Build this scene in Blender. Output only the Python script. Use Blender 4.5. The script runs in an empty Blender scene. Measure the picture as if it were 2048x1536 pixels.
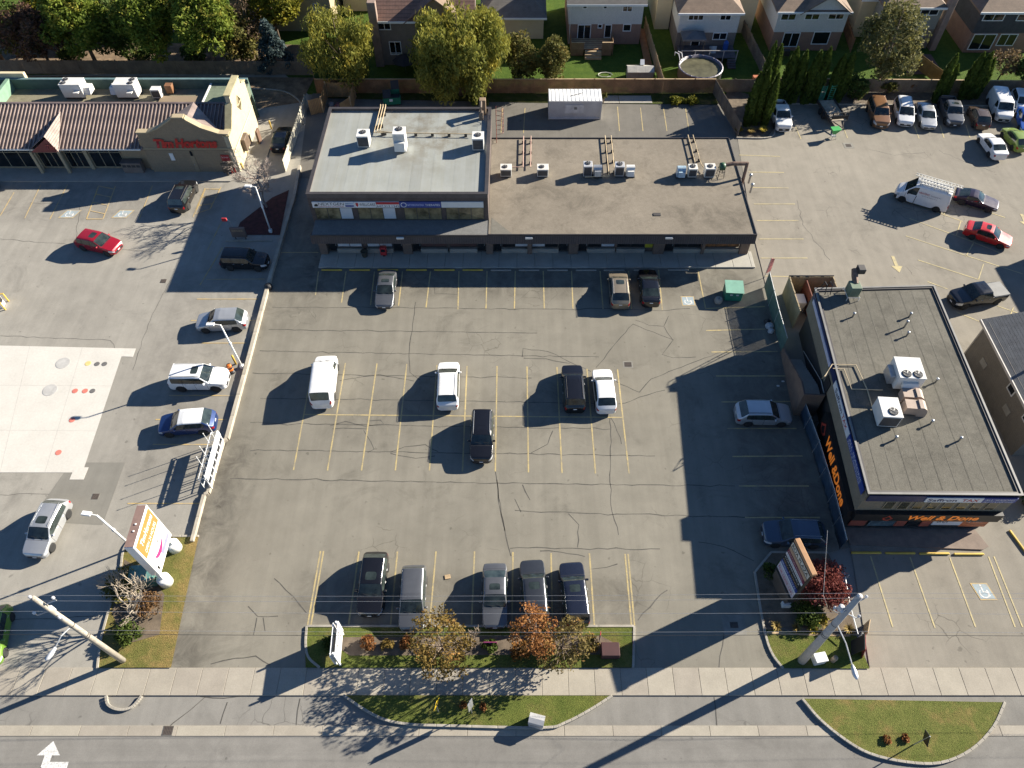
import bpy, bmesh, math, random
import numpy as np
from mathutils import Vector, Matrix
random.seed(7)
R = math.radians
scene = bpy.context.scene
COL = scene.collection

# ---------------------------------------------------------------- camera, sky, sun, exposure
cam_data = bpy.data.cameras.new('camera')
cam_data.sensor_width = 36.0
cam_data.lens = 36.0 * 1470.0 / 2048.0
cam_data.shift_x = -11.0 / 2048.0
cam_data.clip_end = 2000.0
cam = bpy.data.objects.new('camera', cam_data)
COL.objects.link(cam)
cam.location = (0, 0, 50)
cam.rotation_euler = (R(90 - 52.8), 0, 0)
scene.camera = cam

SUN_EL, SUN_AZ = R(23.7), R(24.5)          # azimuth measured from +X towards +Y
world = bpy.data.worlds.new('World')
scene.world = world
world.use_nodes = True
wn = world.node_tree
sky = wn.nodes.new('ShaderNodeTexSky')
sky.sky_type = 'NISHITA'
sky.sun_disc = False
sky.sun_elevation = SUN_EL
sky.sun_rotation = R(90) - SUN_AZ
sky.air_density = 0.85
sky.dust_density = 0.0
sky.ozone_density = 5.0
wn.links.new(sky.outputs[0], wn.nodes['Background'].inputs[0])
wn.nodes['Background'].inputs[1].default_value = 0.05

sun_data = bpy.data.lights.new('sun', 'SUN')
sun_data.energy = 5.0
sun_data.angle = R(0.5)
sun_data.color = (1.0, 0.92, 0.785)
sun = bpy.data.objects.new('sun', sun_data)
COL.objects.link(sun)
sd = Vector((-math.cos(SUN_EL) * math.cos(SUN_AZ), -math.cos(SUN_EL) * math.sin(SUN_AZ), -math.sin(SUN_EL)))
sun.rotation_euler = sd.to_track_quat('-Z', 'Y').to_euler()
sun.location = (60, 30, 60)

vs = scene.view_settings
vs.view_transform = 'Standard'
vs.look = 'None'
vs.exposure = 1.5
vs.gamma = 1.0

# ---------------------------------------------------------------- materials
def new_mat(name):
    m = bpy.data.materials.new(name)
    m.use_nodes = True
    return m, m.node_tree, m.node_tree.nodes['Principled BSDF']

def noise(nt, scale, detail=4.0, rough=0.55, vec=None, dist=0.0):
    n = nt.nodes.new('ShaderNodeTexNoise')
    n.inputs['Scale'].default_value = scale
    n.inputs['Detail'].default_value = detail
    n.inputs['Roughness'].default_value = rough
    n.inputs['Distortion'].default_value = dist
    if vec is not None:
        nt.links.new(vec, n.inputs['Vector'])
    return n.outputs['Fac']

def ramp(nt, fac, stops):
    r = nt.nodes.new('ShaderNodeValToRGB')
    e = r.color_ramp.elements
    while len(e) < len(stops):
        e.new(0.5)
    for i, (p, c) in enumerate(stops):
        e[i].position = p
        e[i].color = (*c, 1.0) if len(c) == 3 else c
    nt.links.new(fac, r.inputs['Fac'])
    return r.outputs['Color']

def grey(a):
    return (a, a, a)

def mix(nt, fac, a, b, mode='MIX'):
    n = nt.nodes.new('ShaderNodeMix')
    n.data_type = 'RGBA'
    n.blend_type = mode
    for sock, v in ((n.inputs[0], fac), (n.inputs[6], a), (n.inputs[7], b)):
        if hasattr(v, 'links'):
            nt.links.new(v, sock)
        elif isinstance(v, (int, float)):
            sock.default_value = v
        else:
            sock.default_value = (*v, 1.0)
    return n.outputs[2]

def coords(nt, kind='Object'):
    return nt.nodes.new('ShaderNodeTexCoord').outputs[kind]

MATS = {}
def M(name, col, rough=0.7, metal=0.0, var=0.18, scale=1.5, bump=0.0, bscale=20.0, coat=0.0, spec=0.5, fine=0.0):
    """Plain procedural material: base colour, mottled by two noises, optional relief."""
    if name in MATS:
        return MATS[name]
    m, nt, b = new_mat(name)
    v = coords(nt)
    lo = tuple(c * (1 - var) for c in col)
    hi = tuple(min(1, c * (1 + var)) for c in col)
    c = ramp(nt, noise(nt, scale, 5, 0.6, v), [(0.3, lo), (0.7, hi)])
    if fine:
        c = mix(nt, 1.0, c, ramp(nt, noise(nt, scale * 14, 3, 0.7, v), [(0.3, grey(1 - fine)), (0.7, grey(1 + fine))]), 'MULTIPLY')
    nt.links.new(c, b.inputs['Base Color'])
    b.inputs['Roughness'].default_value = rough
    b.inputs['Metallic'].default_value = metal
    b.inputs['Specular IOR Level'].default_value = spec
    if coat:
        b.inputs['Coat Weight'].default_value = coat
        b.inputs['Coat Roughness'].default_value = 0.06
    if bump:
        bn = nt.nodes.new('ShaderNodeBump')
        bn.inputs['Strength'].default_value = bump
        bn.inputs['Distance'].default_value = 0.02
        nt.links.new(noise(nt, bscale, 4, 0.6, v), bn.inputs['Height'])
        nt.links.new(bn.outputs[0], b.inputs['Normal'])
    MATS[name] = m
    return m

def asphalt(name, col, stain=0.25, patch=0.12, warm=(1.0, 0.97, 0.9), crack=0.0, stain_scale=0.22, zones=(), streak=(1.3, 0.06, 1)):
    """Weathered asphalt: broad tone drift, oil stains, streaks, aggregate grain, hairline cracks."""
    if name in MATS:
        return MATS[name]
    m, nt, b = new_mat(name)
    v = coords(nt)
    c = ramp(nt, noise(nt, 0.045, 5, 0.55, v), [(0.3, tuple(x * (1 - patch) for x in col)), (0.7, tuple(x * (1 + patch) for x in col))])
    c = mix(nt, 1.0, c, ramp(nt, noise(nt, 0.6, 6, 0.65, v), [(0.3, grey(0.90)), (0.7, grey(1.08))]), 'MULTIPLY')
    st = ramp(nt, noise(nt, stain_scale, 6, 0.7, v, 0.6), [(0.56, grey(1.0)), (0.74, grey(1 - stain))])
    c = mix(nt, 1.0, c, st, 'MULTIPLY')
    mp = nt.nodes.new('ShaderNodeMapping')
    mp.inputs['Scale'].default_value = streak
    nt.links.new(v, mp.inputs['Vector'])
    c = mix(nt, 1.0, c, ramp(nt, noise(nt, 1.0, 4, 0.6, mp.outputs[0]), [(0.35, grey(0.93)), (0.65, grey(1.04))]), 'MULTIPLY')
    if zones:                                      # darkened areas: oil wear in parked rows, dirt along edges, painted-in shade
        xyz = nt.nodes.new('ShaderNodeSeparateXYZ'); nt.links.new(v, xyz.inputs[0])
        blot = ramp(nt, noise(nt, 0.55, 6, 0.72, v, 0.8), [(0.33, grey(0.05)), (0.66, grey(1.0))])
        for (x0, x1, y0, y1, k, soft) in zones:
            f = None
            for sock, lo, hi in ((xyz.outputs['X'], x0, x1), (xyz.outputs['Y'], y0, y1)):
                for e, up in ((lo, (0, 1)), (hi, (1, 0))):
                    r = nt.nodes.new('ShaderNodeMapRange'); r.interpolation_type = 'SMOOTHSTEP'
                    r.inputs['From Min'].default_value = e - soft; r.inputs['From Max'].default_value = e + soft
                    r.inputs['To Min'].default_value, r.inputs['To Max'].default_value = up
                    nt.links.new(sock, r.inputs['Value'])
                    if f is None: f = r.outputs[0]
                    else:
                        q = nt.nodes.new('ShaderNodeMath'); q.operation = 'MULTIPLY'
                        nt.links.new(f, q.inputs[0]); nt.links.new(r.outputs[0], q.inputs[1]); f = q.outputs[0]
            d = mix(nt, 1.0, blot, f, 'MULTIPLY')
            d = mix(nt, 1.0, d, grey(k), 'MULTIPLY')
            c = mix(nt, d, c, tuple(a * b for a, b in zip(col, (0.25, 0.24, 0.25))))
    sp = ramp(nt, noise(nt, 1.7, 2, 0.5, v), [(0.70, grey(1.0)), (0.76, grey(0.7))])
    c = mix(nt, 1.0, c, sp, 'MULTIPLY')
    gr = noise(nt, 22.0, 3, 0.8, v)
    c = mix(nt, 1.0, c, ramp(nt, gr, [(0.25, grey(0.84)), (0.75, grey(1.15))]), 'MULTIPLY')
    if crack:
        vo = nt.nodes.new('ShaderNodeTexVoronoi')
        vo.feature = 'DISTANCE_TO_EDGE'
        vo.inputs['Scale'].default_value = 0.9
        wob = nt.nodes.new('ShaderNodeMix'); wob.data_type = 'VECTOR'
        nz = nt.nodes.new('ShaderNodeTexNoise'); nz.inputs['Scale'].default_value = 1.1
        nt.links.new(v, nz.inputs['Vector'])
        wob.inputs[0].default_value = 0.35
        nt.links.new(v, wob.inputs[4]); nt.links.new(nz.outputs['Color'], wob.inputs[5])
        nt.links.new(wob.outputs[1], vo.inputs['Vector'])
        ln = ramp(nt, vo.outputs['Distance'], [(0.0, grey(1.0)), (0.018, grey(0.0))])
        zone = ramp(nt, noise(nt, 0.16, 3, 0.5, v), [(0.56, grey(0.0)), (0.64, grey(1.0))])
        msk = mix(nt, 1.0, ln, zone, 'MULTIPLY')
        msk = mix(nt, 1.0, msk, grey(crack), 'MULTIPLY')
        c = mix(nt, msk, c, tuple(x * 0.35 for x in col))
    nt.links.new(c, b.inputs['Base Color'])
    b.inputs['Roughness'].default_value = 0.9
    b.inputs['Specular IOR Level'].default_value = 0.25
    bn = nt.nodes.new('ShaderNodeBump')
    bn.inputs['Strength'].default_value = 0.35
    bn.inputs['Distance'].default_value = 0.01
    nt.links.new(noise(nt, 30.0, 3, 0.7, v), bn.inputs['Height'])
    nt.links.new(bn.outputs[0], b.inputs['Normal'])
    MATS[name] = m
    return m

def paint_mark(name, col, under, wear=0.5):
    """Road paint worn through to the asphalt under it."""
    if name in MATS:
        return MATS[name]
    m, nt, b = new_mat(name)
    v = coords(nt)
    w = ramp(nt, noise(nt, 1.1, 6, 0.75, v), [(wear - 0.12, grey(0.15)), (wear + 0.14, grey(1.0))])
    w2 = ramp(nt, noise(nt, 11, 4, 0.7, v), [(0.35, grey(0.45)), (0.6, grey(1.0))])
    f = mix(nt, 1.0, w, w2, 'MULTIPLY')
    c = mix(nt, f, under, col)
    nt.links.new(c, b.inputs['Base Color'])
    b.inputs['Roughness'].default_value = 0.85
    b.inputs['Specular IOR Level'].default_value = 0.2
    MATS[name] = m
    return m

def grass_mat(name, a, b_, dry=(0.16, 0.13, 0.05), dryness=0.5):
    if name in MATS:
        return MATS[name]
    m, nt, b = new_mat(name)
    v = coords(nt)
    c = ramp(nt, noise(nt, 1.2, 6, 0.7, v), [(0.3, a), (0.7, b_)])
    d = ramp(nt, noise(nt, 0.5, 5, 0.7, v, 0.4), [(dryness, grey(0)), (dryness + 0.2, grey(0.85))])
    c = mix(nt, d, c, dry)
    c = mix(nt, 1.0, c, ramp(nt, noise(nt, 16, 4, 0.8, v), [(0.3, grey(0.55)), (0.7, grey(1.4))]), 'MULTIPLY')
    nt.links.new(c, b.inputs['Base Color'])
    b.inputs['Roughness'].default_value = 0.95
    b.inputs['Specular IOR Level'].default_value = 0.1
    bn = nt.nodes.new('ShaderNodeBump')
    bn.inputs['Strength'].default_value = 0.9
    bn.inputs['Distance'].default_value = 0.08
    nt.links.new(noise(nt, 14, 5, 0.8, v), bn.inputs['Height'])
    nt.links.new(bn.outputs[0], b.inputs['Normal'])
    MATS[name] = m
    return m

def leaf_mat(name, dark, light, accent=None, scale=0.55):
    """Foliage: colour drifts between clumps, thin leaves let light through."""
    if name in MATS:
        return MATS[name]
    m, nt, b = new_mat(name)
    v = coords(nt)
    c = ramp(nt, noise(nt, scale, 4, 0.7, v), [(0.32, dark), (0.68, light)])
    if accent:
        f = ramp(nt, noise(nt, scale * 1.7, 3, 0.6, v), [(0.55, grey(0)), (0.68, grey(0.8))])
        c = mix(nt, f, c, accent)
    c = mix(nt, 1.0, c, ramp(nt, noise(nt, 5.0, 2, 0.6, v), [(0.3, grey(0.7)), (0.7, grey(1.25))]), 'MULTIPLY')
    nt.links.new(c, b.inputs['Base Color'])
    b.inputs['Roughness'].default_value = 0.7
    b.inputs['Specular IOR Level'].default_value = 0.15
    tr = nt.nodes.new('ShaderNodeBsdfTranslucent')
    nt.links.new(c, tr.inputs['Color'])
    ms = nt.nodes.new('ShaderNodeMixShader')
    ms.inputs[0].default_value = 0.3
    nt.links.new(b.outputs[0], ms.inputs[1])
    nt.links.new(tr.outputs[0], ms.inputs[2])
    nt.links.new(ms.outputs[0], nt.nodes['Material Output'].inputs['Surface'])
    MATS[name] = m
    return m

def courses(name, col, gap, pitch_z=0.2, pitch_x=0.0, var=0.2, rough=0.85, axis='Z', bump=0.5, gapw=0.12):
    """Fine coursed relief (siding laps, shingle rows, brick courses, ribbed metal) too small to pick apart from the air."""
    if name in MATS:
        return MATS[name]
    m, nt, b = new_mat(name)
    v = coords(nt)
    sx = nt.nodes.new('ShaderNodeSeparateXYZ')
    nt.links.new(v, sx.inputs[0])
    def saw(sock, p):
        d = nt.nodes.new('ShaderNodeMath'); d.operation = 'DIVIDE'
        nt.links.new(sock, d.inputs[0]); d.inputs[1].default_value = p
        f = nt.nodes.new('ShaderNodeMath'); f.operation = 'FRACT'
        nt.links.new(d.outputs[0], f.inputs[0])
        return f.outputs[0]
    s = saw(sx.outputs[axis], pitch_z)
    g = ramp(nt, s, [(0.0, grey(0.0)), (gapw, grey(1.0))])
    c = ramp(nt, noise(nt, 1.3, 6, 0.65, v), [(0.3, tuple(x * (1 - var) for x in col)), (0.7, tuple(min(1, x * (1 + var)) for x in col))])
    c = mix(nt, 1.0, c, ramp(nt, noise(nt, 9.0, 3, 0.7, v), [(0.3, grey(0.86)), (0.7, grey(1.12))]), 'MULTIPLY')
    c = mix(nt, g, gap, c)
    if pitch_x:
        c = mix(nt, ramp(nt, saw(sx.outputs['X'], pitch_x), [(0.0, grey(0.0)), (0.07, grey(1.0))]), gap, c)
    nt.links.new(c, b.inputs['Base Color'])
    b.inputs['Roughness'].default_value = rough
    bn = nt.nodes.new('ShaderNodeBump')
    bn.inputs['Strength'].default_value = bump
    bn.inputs['Distance'].default_value = 0.02
    nt.links.new(g, bn.inputs['Height'])
    nt.links.new(bn.outputs[0], b.inputs['Normal'])
    MATS[name] = m
    return m

def glass(name, col, rough=0.04, var=0.5):
    if name in MATS:
        return MATS[name]
    m, nt, b = new_mat(name)
    v = coords(nt)
    c = ramp(nt, noise(nt, 1.1, 3, 0.6, v), [(0.3, tuple(x * (1 - var) for x in col)), (0.7, tuple(x * (1 + var) for x in col))])
    nt.links.new(c, b.inputs['Base Color'])
    b.inputs['Roughness'].default_value = rough
    b.inputs['Specular IOR Level'].default_value = 0.7
    MATS[name] = m
    return m

def car_paint(name, col, metal=0.0, rough=0.32):
    if name in MATS:
        return MATS[name]
    m, nt, b = new_mat('paint_' + name)
    v = coords(nt)
    c = ramp(nt, noise(nt, 2.2, 5, 0.6, v), [(0.3, tuple(x * 0.93 for x in col)), (0.7, tuple(min(1, x * 1.05) for x in col))])
    nt.links.new(c, b.inputs['Base Color'])
    b.inputs['Metallic'].default_value = metal
    rr = nt.nodes.new('ShaderNodeMapRange')
    rr.inputs['To Min'].default_value = rough - 0.06
    rr.inputs['To Max'].default_value = rough + 0.12
    nt.links.new(noise(nt, 3.0, 4, 0.6, v), rr.inputs['Value'])
    nt.links.new(rr.outputs[0], b.inputs['Roughness'])
    b.inputs['Coat Weight'].default_value = 0.55
    b.inputs['Coat Roughness'].default_value = 0.08
    MATS[name] = m
    return m

WHITE = M('white_paint', (0.74, 0.74, 0.72), 0.5, var=0.05)
OFFWHITE = M('off_white_metal', (0.62, 0.60, 0.55), 0.5, var=0.08)
BLACK = M('black_plastic', (0.02, 0.02, 0.022), 0.55)
DARK = M('dark_metal', (0.05, 0.045, 0.042), 0.6)
STEEL = M('galvanised_steel', (0.42, 0.43, 0.44), 0.4, 0.6, var=0.15, scale=4)
CONCRETE = M('concrete', (0.31, 0.29, 0.25), 0.9, var=0.12, scale=0.8, bump=0.3, bscale=18, fine=0.1)
CONCRETE_PALE = M('pale_concrete', (0.53, 0.505, 0.455), 0.9, var=0.07, scale=0.4, bump=0.2, bscale=16, fine=0.06)
KERB = M('kerb_concrete', (0.31, 0.285, 0.24), 0.9, var=0.2, scale=1.2, bump=0.3, fine=0.12)
WOOD = M('fence_wood', (0.24, 0.125, 0.06), 0.85, var=0.35, scale=1.1, bump=0.4, fine=0.2)
WOOD_PALE = M('pale_wood', (0.40, 0.29, 0.17), 0.85, var=0.25, scale=1.4, bump=0.3, fine=0.15)
WOOD_GREY = M('grey_wood', (0.20, 0.165, 0.13), 0.9, var=0.25, scale=1.2, bump=0.4, fine=0.15)
YELLOW = M('yellow_paint', (0.55, 0.37, 0.06), 0.7, var=0.2, scale=2)
RED = M('red_plastic', (0.42, 0.02, 0.02), 0.5, var=0.1)
ORANGE = M('orange_plastic', (0.65, 0.16, 0.02), 0.5, var=0.1)
GREEN_BIN = M('green_bin_paint', (0.025, 0.19, 0.12), 0.5, var=0.25, scale=1.3)
BARK = M('bark', (0.11, 0.08, 0.055), 0.95, var=0.3, scale=5, bump=0.6)
BARK_GREY = M('grey_bark', (0.22, 0.17, 0.13), 0.95, var=0.3, scale=5, bump=0.6)
POLE_WOOD = M('weathered_pole_wood', (0.36, 0.32, 0.26), 0.9, var=0.2, scale=3, bump=0.4, fine=0.15)
POLE_CONC = M('pole_concrete', (0.40, 0.38, 0.36), 0.85, var=0.12, scale=3, fine=0.1)
GLASS_DARK = glass('dark_window_glass', (0.012, 0.014, 0.016))
GLASS_CAR = glass('car_glass', (0.028, 0.038, 0.036), 0.05, 0.7)
GLASS_SHOP = glass('shop_window_glass', (0.19, 0.155, 0.085), 0.05, 0.6)  # warm base colour paints in the sunlit asphalt these panes reflect

# ---------------------------------------------------------------- mesh building
class MB:
    """Collects vertices and faces, then links them as one mesh object."""
    def __init__(s):
        s.v = []; s.f = []
    def add(s, verts, faces):
        o = len(s.v)
        s.v += [tuple(p) for p in verts]
        s.f += [tuple(i + o for i in f) for f in faces]
        return s
    def box(s, x0, x1, y0, y1, z0, z1):
        return s.add([(x0, y0, z0), (x1, y0, z0), (x1, y1, z0), (x0, y1, z0), (x0, y0, z1), (x1, y0, z1), (x1, y1, z1), (x0, y1, z1)],
                     [(3, 2, 1, 0), (4, 5, 6, 7), (0, 1, 5, 4), (1, 2, 6, 5), (2, 3, 7, 6), (3, 0, 4, 7)])
    def cbox(s, x0, x1, y0, y1, z0, z1, b=0.03):
        """Box with chamfered edges."""
        c = ((x0 + x1) / 2, (y0 + y1) / 2, (z0 + z1) / 2)
        h = ((x1 - x0) / 2, (y1 - y0) / 2, (z1 - z0) / 2)
        b = min(b, *(q * 0.9 for q in h))
        idx = {}; vs_ = []
        for sx in (-1, 1):
            for sy in (-1, 1):
                for sz in (-1, 1):
                    for ax in range(3):
                        p = [sx * h[0], sy * h[1], sz * h[2]]
                        for k in range(3):
                            if k != ax:
                                p[k] -= (sx, sy, sz)[k] * b
                        idx[(sx, sy, sz, ax)] = len(vs_)
                        vs_.append(tuple(c[k] + p[k] for k in range(3)))
        fs = []
        for ax in range(3):
            for sg in (-1, 1):
                o1, o2 = [k for k in range(3) if k != ax]
                loop = []
                for a, b2 in ((-1, -1), (1, -1), (1, 1), (-1, 1)):
                    sgn = [0, 0, 0]; sgn[ax] = sg; sgn[o1] = a; sgn[o2] = b2
                    loop.append(idx[(*sgn, ax)])
                fs.append(tuple(loop))
        for ax in range(3):
            o1, o2 = [k for k in range(3) if k != ax]
            for a in (-1, 1):
                for b2 in (-1, 1):
                    q = []
                    for e, fax in ((-1, o1), (-1, o2), (1, o2), (1, o1)):
                        sgn = [0, 0, 0]; sgn[ax] = e; sgn[o1] = a; sgn[o2] = b2
                        q.append(idx[(*sgn, fax)])
                    fs.append(tuple(q))
        for sx in (-1, 1):
            for sy in (-1, 1):
                for sz in (-1, 1):
                    fs.append(tuple(idx[(sx, sy, sz, k)] for k in range(3)))
        return s.add(vs_, fs)
    def tube(s, pts, r, n=6, cap=True):
        """Round bar through points; r a number or one per point."""
        pts = [Vector(p) for p in pts]
        rs = r if isinstance(r, (list, tuple)) else [r] * len(pts)
        rings = []
        for i, p in enumerate(pts):
            d = (pts[min(i + 1, len(pts) - 1)] - pts[max(i - 1, 0)])
            d = d.normalized() if d.length > 1e-9 else Vector((0, 0, 1))
            a = d.cross(Vector((0, 0, 1)) if abs(d.z) < 0.95 else Vector((1, 0, 0))).normalized()
            b = d.cross(a)
            rings.append([p + (a * math.cos(2 * math.pi * k / n) + b * math.sin(2 * math.pi * k / n)) * rs[i] for k in range(n)])
        vs_ = [q for ring in rings for q in ring]
        fs = []
        for i in range(len(pts) - 1):
            for k in range(n):
                k2 = (k + 1) % n
                fs.append((i * n + k, i * n + k2, (i + 1) * n + k2, (i + 1) * n + k))
        if cap:
            fs.append(tuple(range(n))[::-1])
            fs.append(tuple((len(pts) - 1) * n + k for k in range(n)))
        return s.add(vs_, fs)
    def prism(s, poly, z0, z1):
        n = len(poly)
        zz = z1 if callable(z1) else (lambda x, y: z1)
        vs_ = [(p[0], p[1], z0) for p in poly] + [(p[0], p[1], zz(p[0], p[1])) for p in poly]
        fs = [tuple(range(n))[::-1], tuple(range(n, 2 * n))] + [(i, (i + 1) % n, n + (i + 1) % n, n + i) for i in range(n)]
        return s.add(vs_, fs)
    def wall_prism(s, poly, y0, y1):
        """Outline in x,z pushed from y0 to y1."""
        n = len(poly)
        vs_ = [(p[0], y0, p[1]) for p in poly] + [(p[0], y1, p[1]) for p in poly]
        fs = [tuple(range(n)), tuple(range(n, 2 * n))[::-1]] + [((i + 1) % n, i, n + i, n + (i + 1) % n) for i in range(n)]
        return s.add(vs_, fs)
    def side_prism(s, poly, x0, x1):
        """Outline in y,z pushed from x0 to x1."""
        n = len(poly)
        vs_ = [(x0, p[0], p[1]) for p in poly] + [(x1, p[0], p[1]) for p in poly]
        fs = [tuple(range(n))[::-1], tuple(range(n, 2 * n))] + [(i, (i + 1) % n, n + (i + 1) % n, n + i) for i in range(n)]
        return s.add(vs_, fs)
    def lathe(s, prof, c=(0, 0, 0), n=16, axis='Z'):
        vs_ = []
        for r, h in prof:
            for k in range(n):
                a = 2 * math.pi * k / n
                p = (r * math.cos(a), r * math.sin(a), h)
                if axis == 'Y': p = (p[0], p[2], p[1])
                if axis == 'X': p = (p[2], p[0], p[1])
                vs_.append((p[0] + c[0], p[1] + c[1], p[2] + c[2]))
        fs = [(i * n + k, i * n + (k + 1) % n, (i + 1) * n + (k + 1) % n, (i + 1) * n + k) for i in range(len(prof) - 1) for k in range(n)]
        fs += [tuple(range(n))[::-1], tuple((len(prof) - 1) * n + k for k in range(n))]
        return s.add(vs_, fs)
    def strip(s, pts, w, z=None):
        """Flat ribbon along ground points; w a number or one per point."""
        P = [Vector((p[0], p[1], 0)) for p in pts]
        zs = [p[2] if z is None else z for p in pts]
        vs_ = []
        for i, p in enumerate(P):
            d = (P[min(i + 1, len(P) - 1)] - P[max(i - 1, 0)]).normalized()
            n = Vector((-d.y, d.x, 0))
            ww = w[i] if isinstance(w, (list, tuple)) else w
            a, b = p + n * ww / 2, p - n * ww / 2
            vs_ += [(a.x, a.y, zs[i]), (b.x, b.y, zs[i])]
        return s.add(vs_, [(2 * i, 2 * i + 1, 2 * i + 3, 2 * i + 2) for i in range(len(P) - 1)])
    def poly(s, pts, z=None):
        return s.add([(p[0], p[1], p[2] if z is None else z) for p in pts], [tuple(range(len(pts)))])
    def xf(s, mat):
        s.v = [tuple(mat @ Vector(p)) for p in s.v]
        return s
    def mesh(s, name, smooth=False):
        me = bpy.data.meshes.new(name)
        me.from_pydata(s.v, [], s.f)
        bm = bmesh.new(); bm.from_mesh(me)
        bmesh.ops.recalc_face_normals(bm, faces=bm.faces)
        bm.to_mesh(me); bm.free()
        if smooth:
            me.polygons.foreach_set('use_smooth', [True] * len(me.polygons))
        return me
    def build(s, name, mat, parent=None, smooth=False, up=False):
        me = s.mesh(name, smooth)
        if up:
            flip_up(me)
        return link(name, me, mat, parent)

def flip_up(me):
    bm = bmesh.new(); bm.from_mesh(me)
    bad = [f for f in bm.faces if f.normal.z < 0]
    bmesh.ops.reverse_faces(bm, faces=bad)
    bm.to_mesh(me); bm.free()

def link(name, me, mat, parent=None):
    o = bpy.data.objects.new(name, me)
    COL.objects.link(o)
    if mat is not None and len(me.materials) == 0:
        me.materials.append(mat)
    if parent is not None:
        o.parent = parent
    return o

def tag(o, label=None, cat=None, group=None, kind=None):
    if label: o['label'] = label
    if cat: o['category'] = cat
    if group: o['group'] = group
    if kind: o['kind'] = kind
    return o

def empty(name, loc=(0, 0, 0), rz=0.0, label=None, cat=None, group=None):
    o = bpy.data.objects.new(name, None)
    o.empty_display_size = 0.3
    COL.objects.link(o)
    o.location = loc
    o.rotation_euler = (0, 0, rz)
    return tag(o, label, cat, group)

def struct(o):
    o['kind'] = 'structure'
    return o

def copy_tree(o, parent=None):
    c = o.copy()
    COL.objects.link(c)
    c.parent = parent
    for ch in list(o.children):
        copy_tree(ch, c)
    return c

def share(name, me, parent, loc=(0, 0, 0), rot=(0, 0, 0), scl=(1, 1, 1)):
    o = bpy.data.objects.new(name, me)
    COL.objects.link(o)
    o.parent = parent
    o.location = loc; o.rotation_euler = rot; o.scale = scl
    return o

_font_cache = {}
def text(name, body, origin, u, v, width, height, mat, parent=None, depth=0.02, shear=0.0, off=0.0, spacing=1.0):
    """Lettering laid on a surface: origin is its lower left corner, u runs along the line, v up the letters."""
    cu = bpy.data.curves.new(name, 'FONT')
    cu.body = body; cu.size = 1.0; cu.shear = shear; cu.space_character = spacing
    cu.offset = off; cu.resolution_u = 3
    tmp = bpy.data.objects.new(name, cu)
    COL.objects.link(tmp)
    bpy.context.view_layer.update()
    me = bpy.data.meshes.new_from_object(tmp.evaluated_get(bpy.context.evaluated_depsgraph_get()))
    bpy.data.objects.remove(tmp)
    n = len(me.vertices)
    co = np.empty(n * 3); me.vertices.foreach_get('co', co); co = co.reshape(-1, 3)
    x0, x1 = co[:, 0].min(), co[:, 0].max(); y0, y1 = co[:, 1].min(), co[:, 1].max()
    u = Vector(u).normalized(); v = Vector(v).normalized(); nrm = u.cross(v)
    o = Vector(origin)
    X = (co[:, 0] - x0) / (x1 - x0) * width; Y = (co[:, 1] - y0) / (y1 - y0) * height
    P = np.outer(X, np.array(u)) + np.outer(Y, np.array(v)) + np.array(o + nrm * depth)
    me.vertices.foreach_set('co', P.reshape(-1)); me.update()
    me.materials.clear()
    return link(name, me, mat, parent)

def plate(name, origin, u, v, w, h, t, mat, parent):
    """Thin board on a surface: lower left corner, along, up, size, thickness outwards."""
    u = Vector(u).normalized(); v = Vector(v).normalized(); n = u.cross(v)
    o = Vector(origin)
    vs_ = [o + u * a + v * b + n * c for c in (0, t) for a, b in ((0, 0), (w, 0), (w, h), (0, h))]
    m = MB().add(vs_, [(3, 2, 1, 0), (4, 5, 6, 7), (0, 1, 5, 4), (1, 2, 6, 5), (2, 3, 7, 6), (3, 0, 4, 7)])
    return m.build(name, mat, parent)

# ---------------------------------------------------------------- the setting: ground, lots, kerbs, pavement, road
A_MAIN = (0.207, 0.192, 0.157)
A_LEFT = (0.285, 0.268, 0.233)
A_RIGHT = (0.238, 0.217, 0.18)
MAT_MAIN = asphalt('asphalt_main_lot', A_MAIN, 0.34, 0.12, crack=0.6, zones=((-21, 23, 48.2, 53, 0.55, 1.2), (-16, 9, 32.0, 37.6, 0.30, 1.5), (-16, 9, 17, 20.8, 0.5, 1.0), (-28, -20.8, 13, 33, 0.72, 1.8), (17.5, 25, 20, 48, 0.55, 1.5), (-26, -18, 44, 60, 0.4, 1.5)))  # right stall zone paints the building's shade in with the oil wear
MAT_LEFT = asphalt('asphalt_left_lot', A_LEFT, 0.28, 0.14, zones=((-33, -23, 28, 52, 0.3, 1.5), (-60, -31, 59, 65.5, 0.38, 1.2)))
MAT_RIGHT = asphalt('asphalt_right_lot', A_RIGHT, 0.28, 0.14, crack=0.9)
MAT_REAR = asphalt('asphalt_rear_lot', (0.15, 0.14, 0.122), 0.35, 0.16, crack=0.8)
MAT_DRIVE = asphalt('asphalt_driveways', (0.21, 0.2, 0.18), 0.25, 0.12, crack=0.7)
MAT_ROAD = asphalt('asphalt_road', (0.215, 0.205, 0.186), 0.24, 0.12, streak=(0.035, 1.5, 1), zones=((-90, 90, 8.2, 10.2, 0.22, 0.4), (-90, 90, 3, 5, 0.22, 0.5)))
MAT_PATCH = asphalt('asphalt_patch', (0.20, 0.19, 0.165), 0.2, 0.08)
LAWN = grass_mat('back_lawn', (0.045, 0.085, 0.014), (0.085, 0.13, 0.022), dryness=0.62)
VERGE = grass_mat('verge_grass', (0.075, 0.10, 0.022), (0.13, 0.145, 0.035), dryness=0.5)
SOIL = M('garden_soil', (0.13, 0.10, 0.07), 0.95, var=0.35, scale=1.5, bump=0.6, fine=0.25)
DIRT = M('leaf_littered_soil', (0.17, 0.12, 0.075), 0.95, var=0.5, scale=0.9, bump=0.5, fine=0.3)
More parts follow.
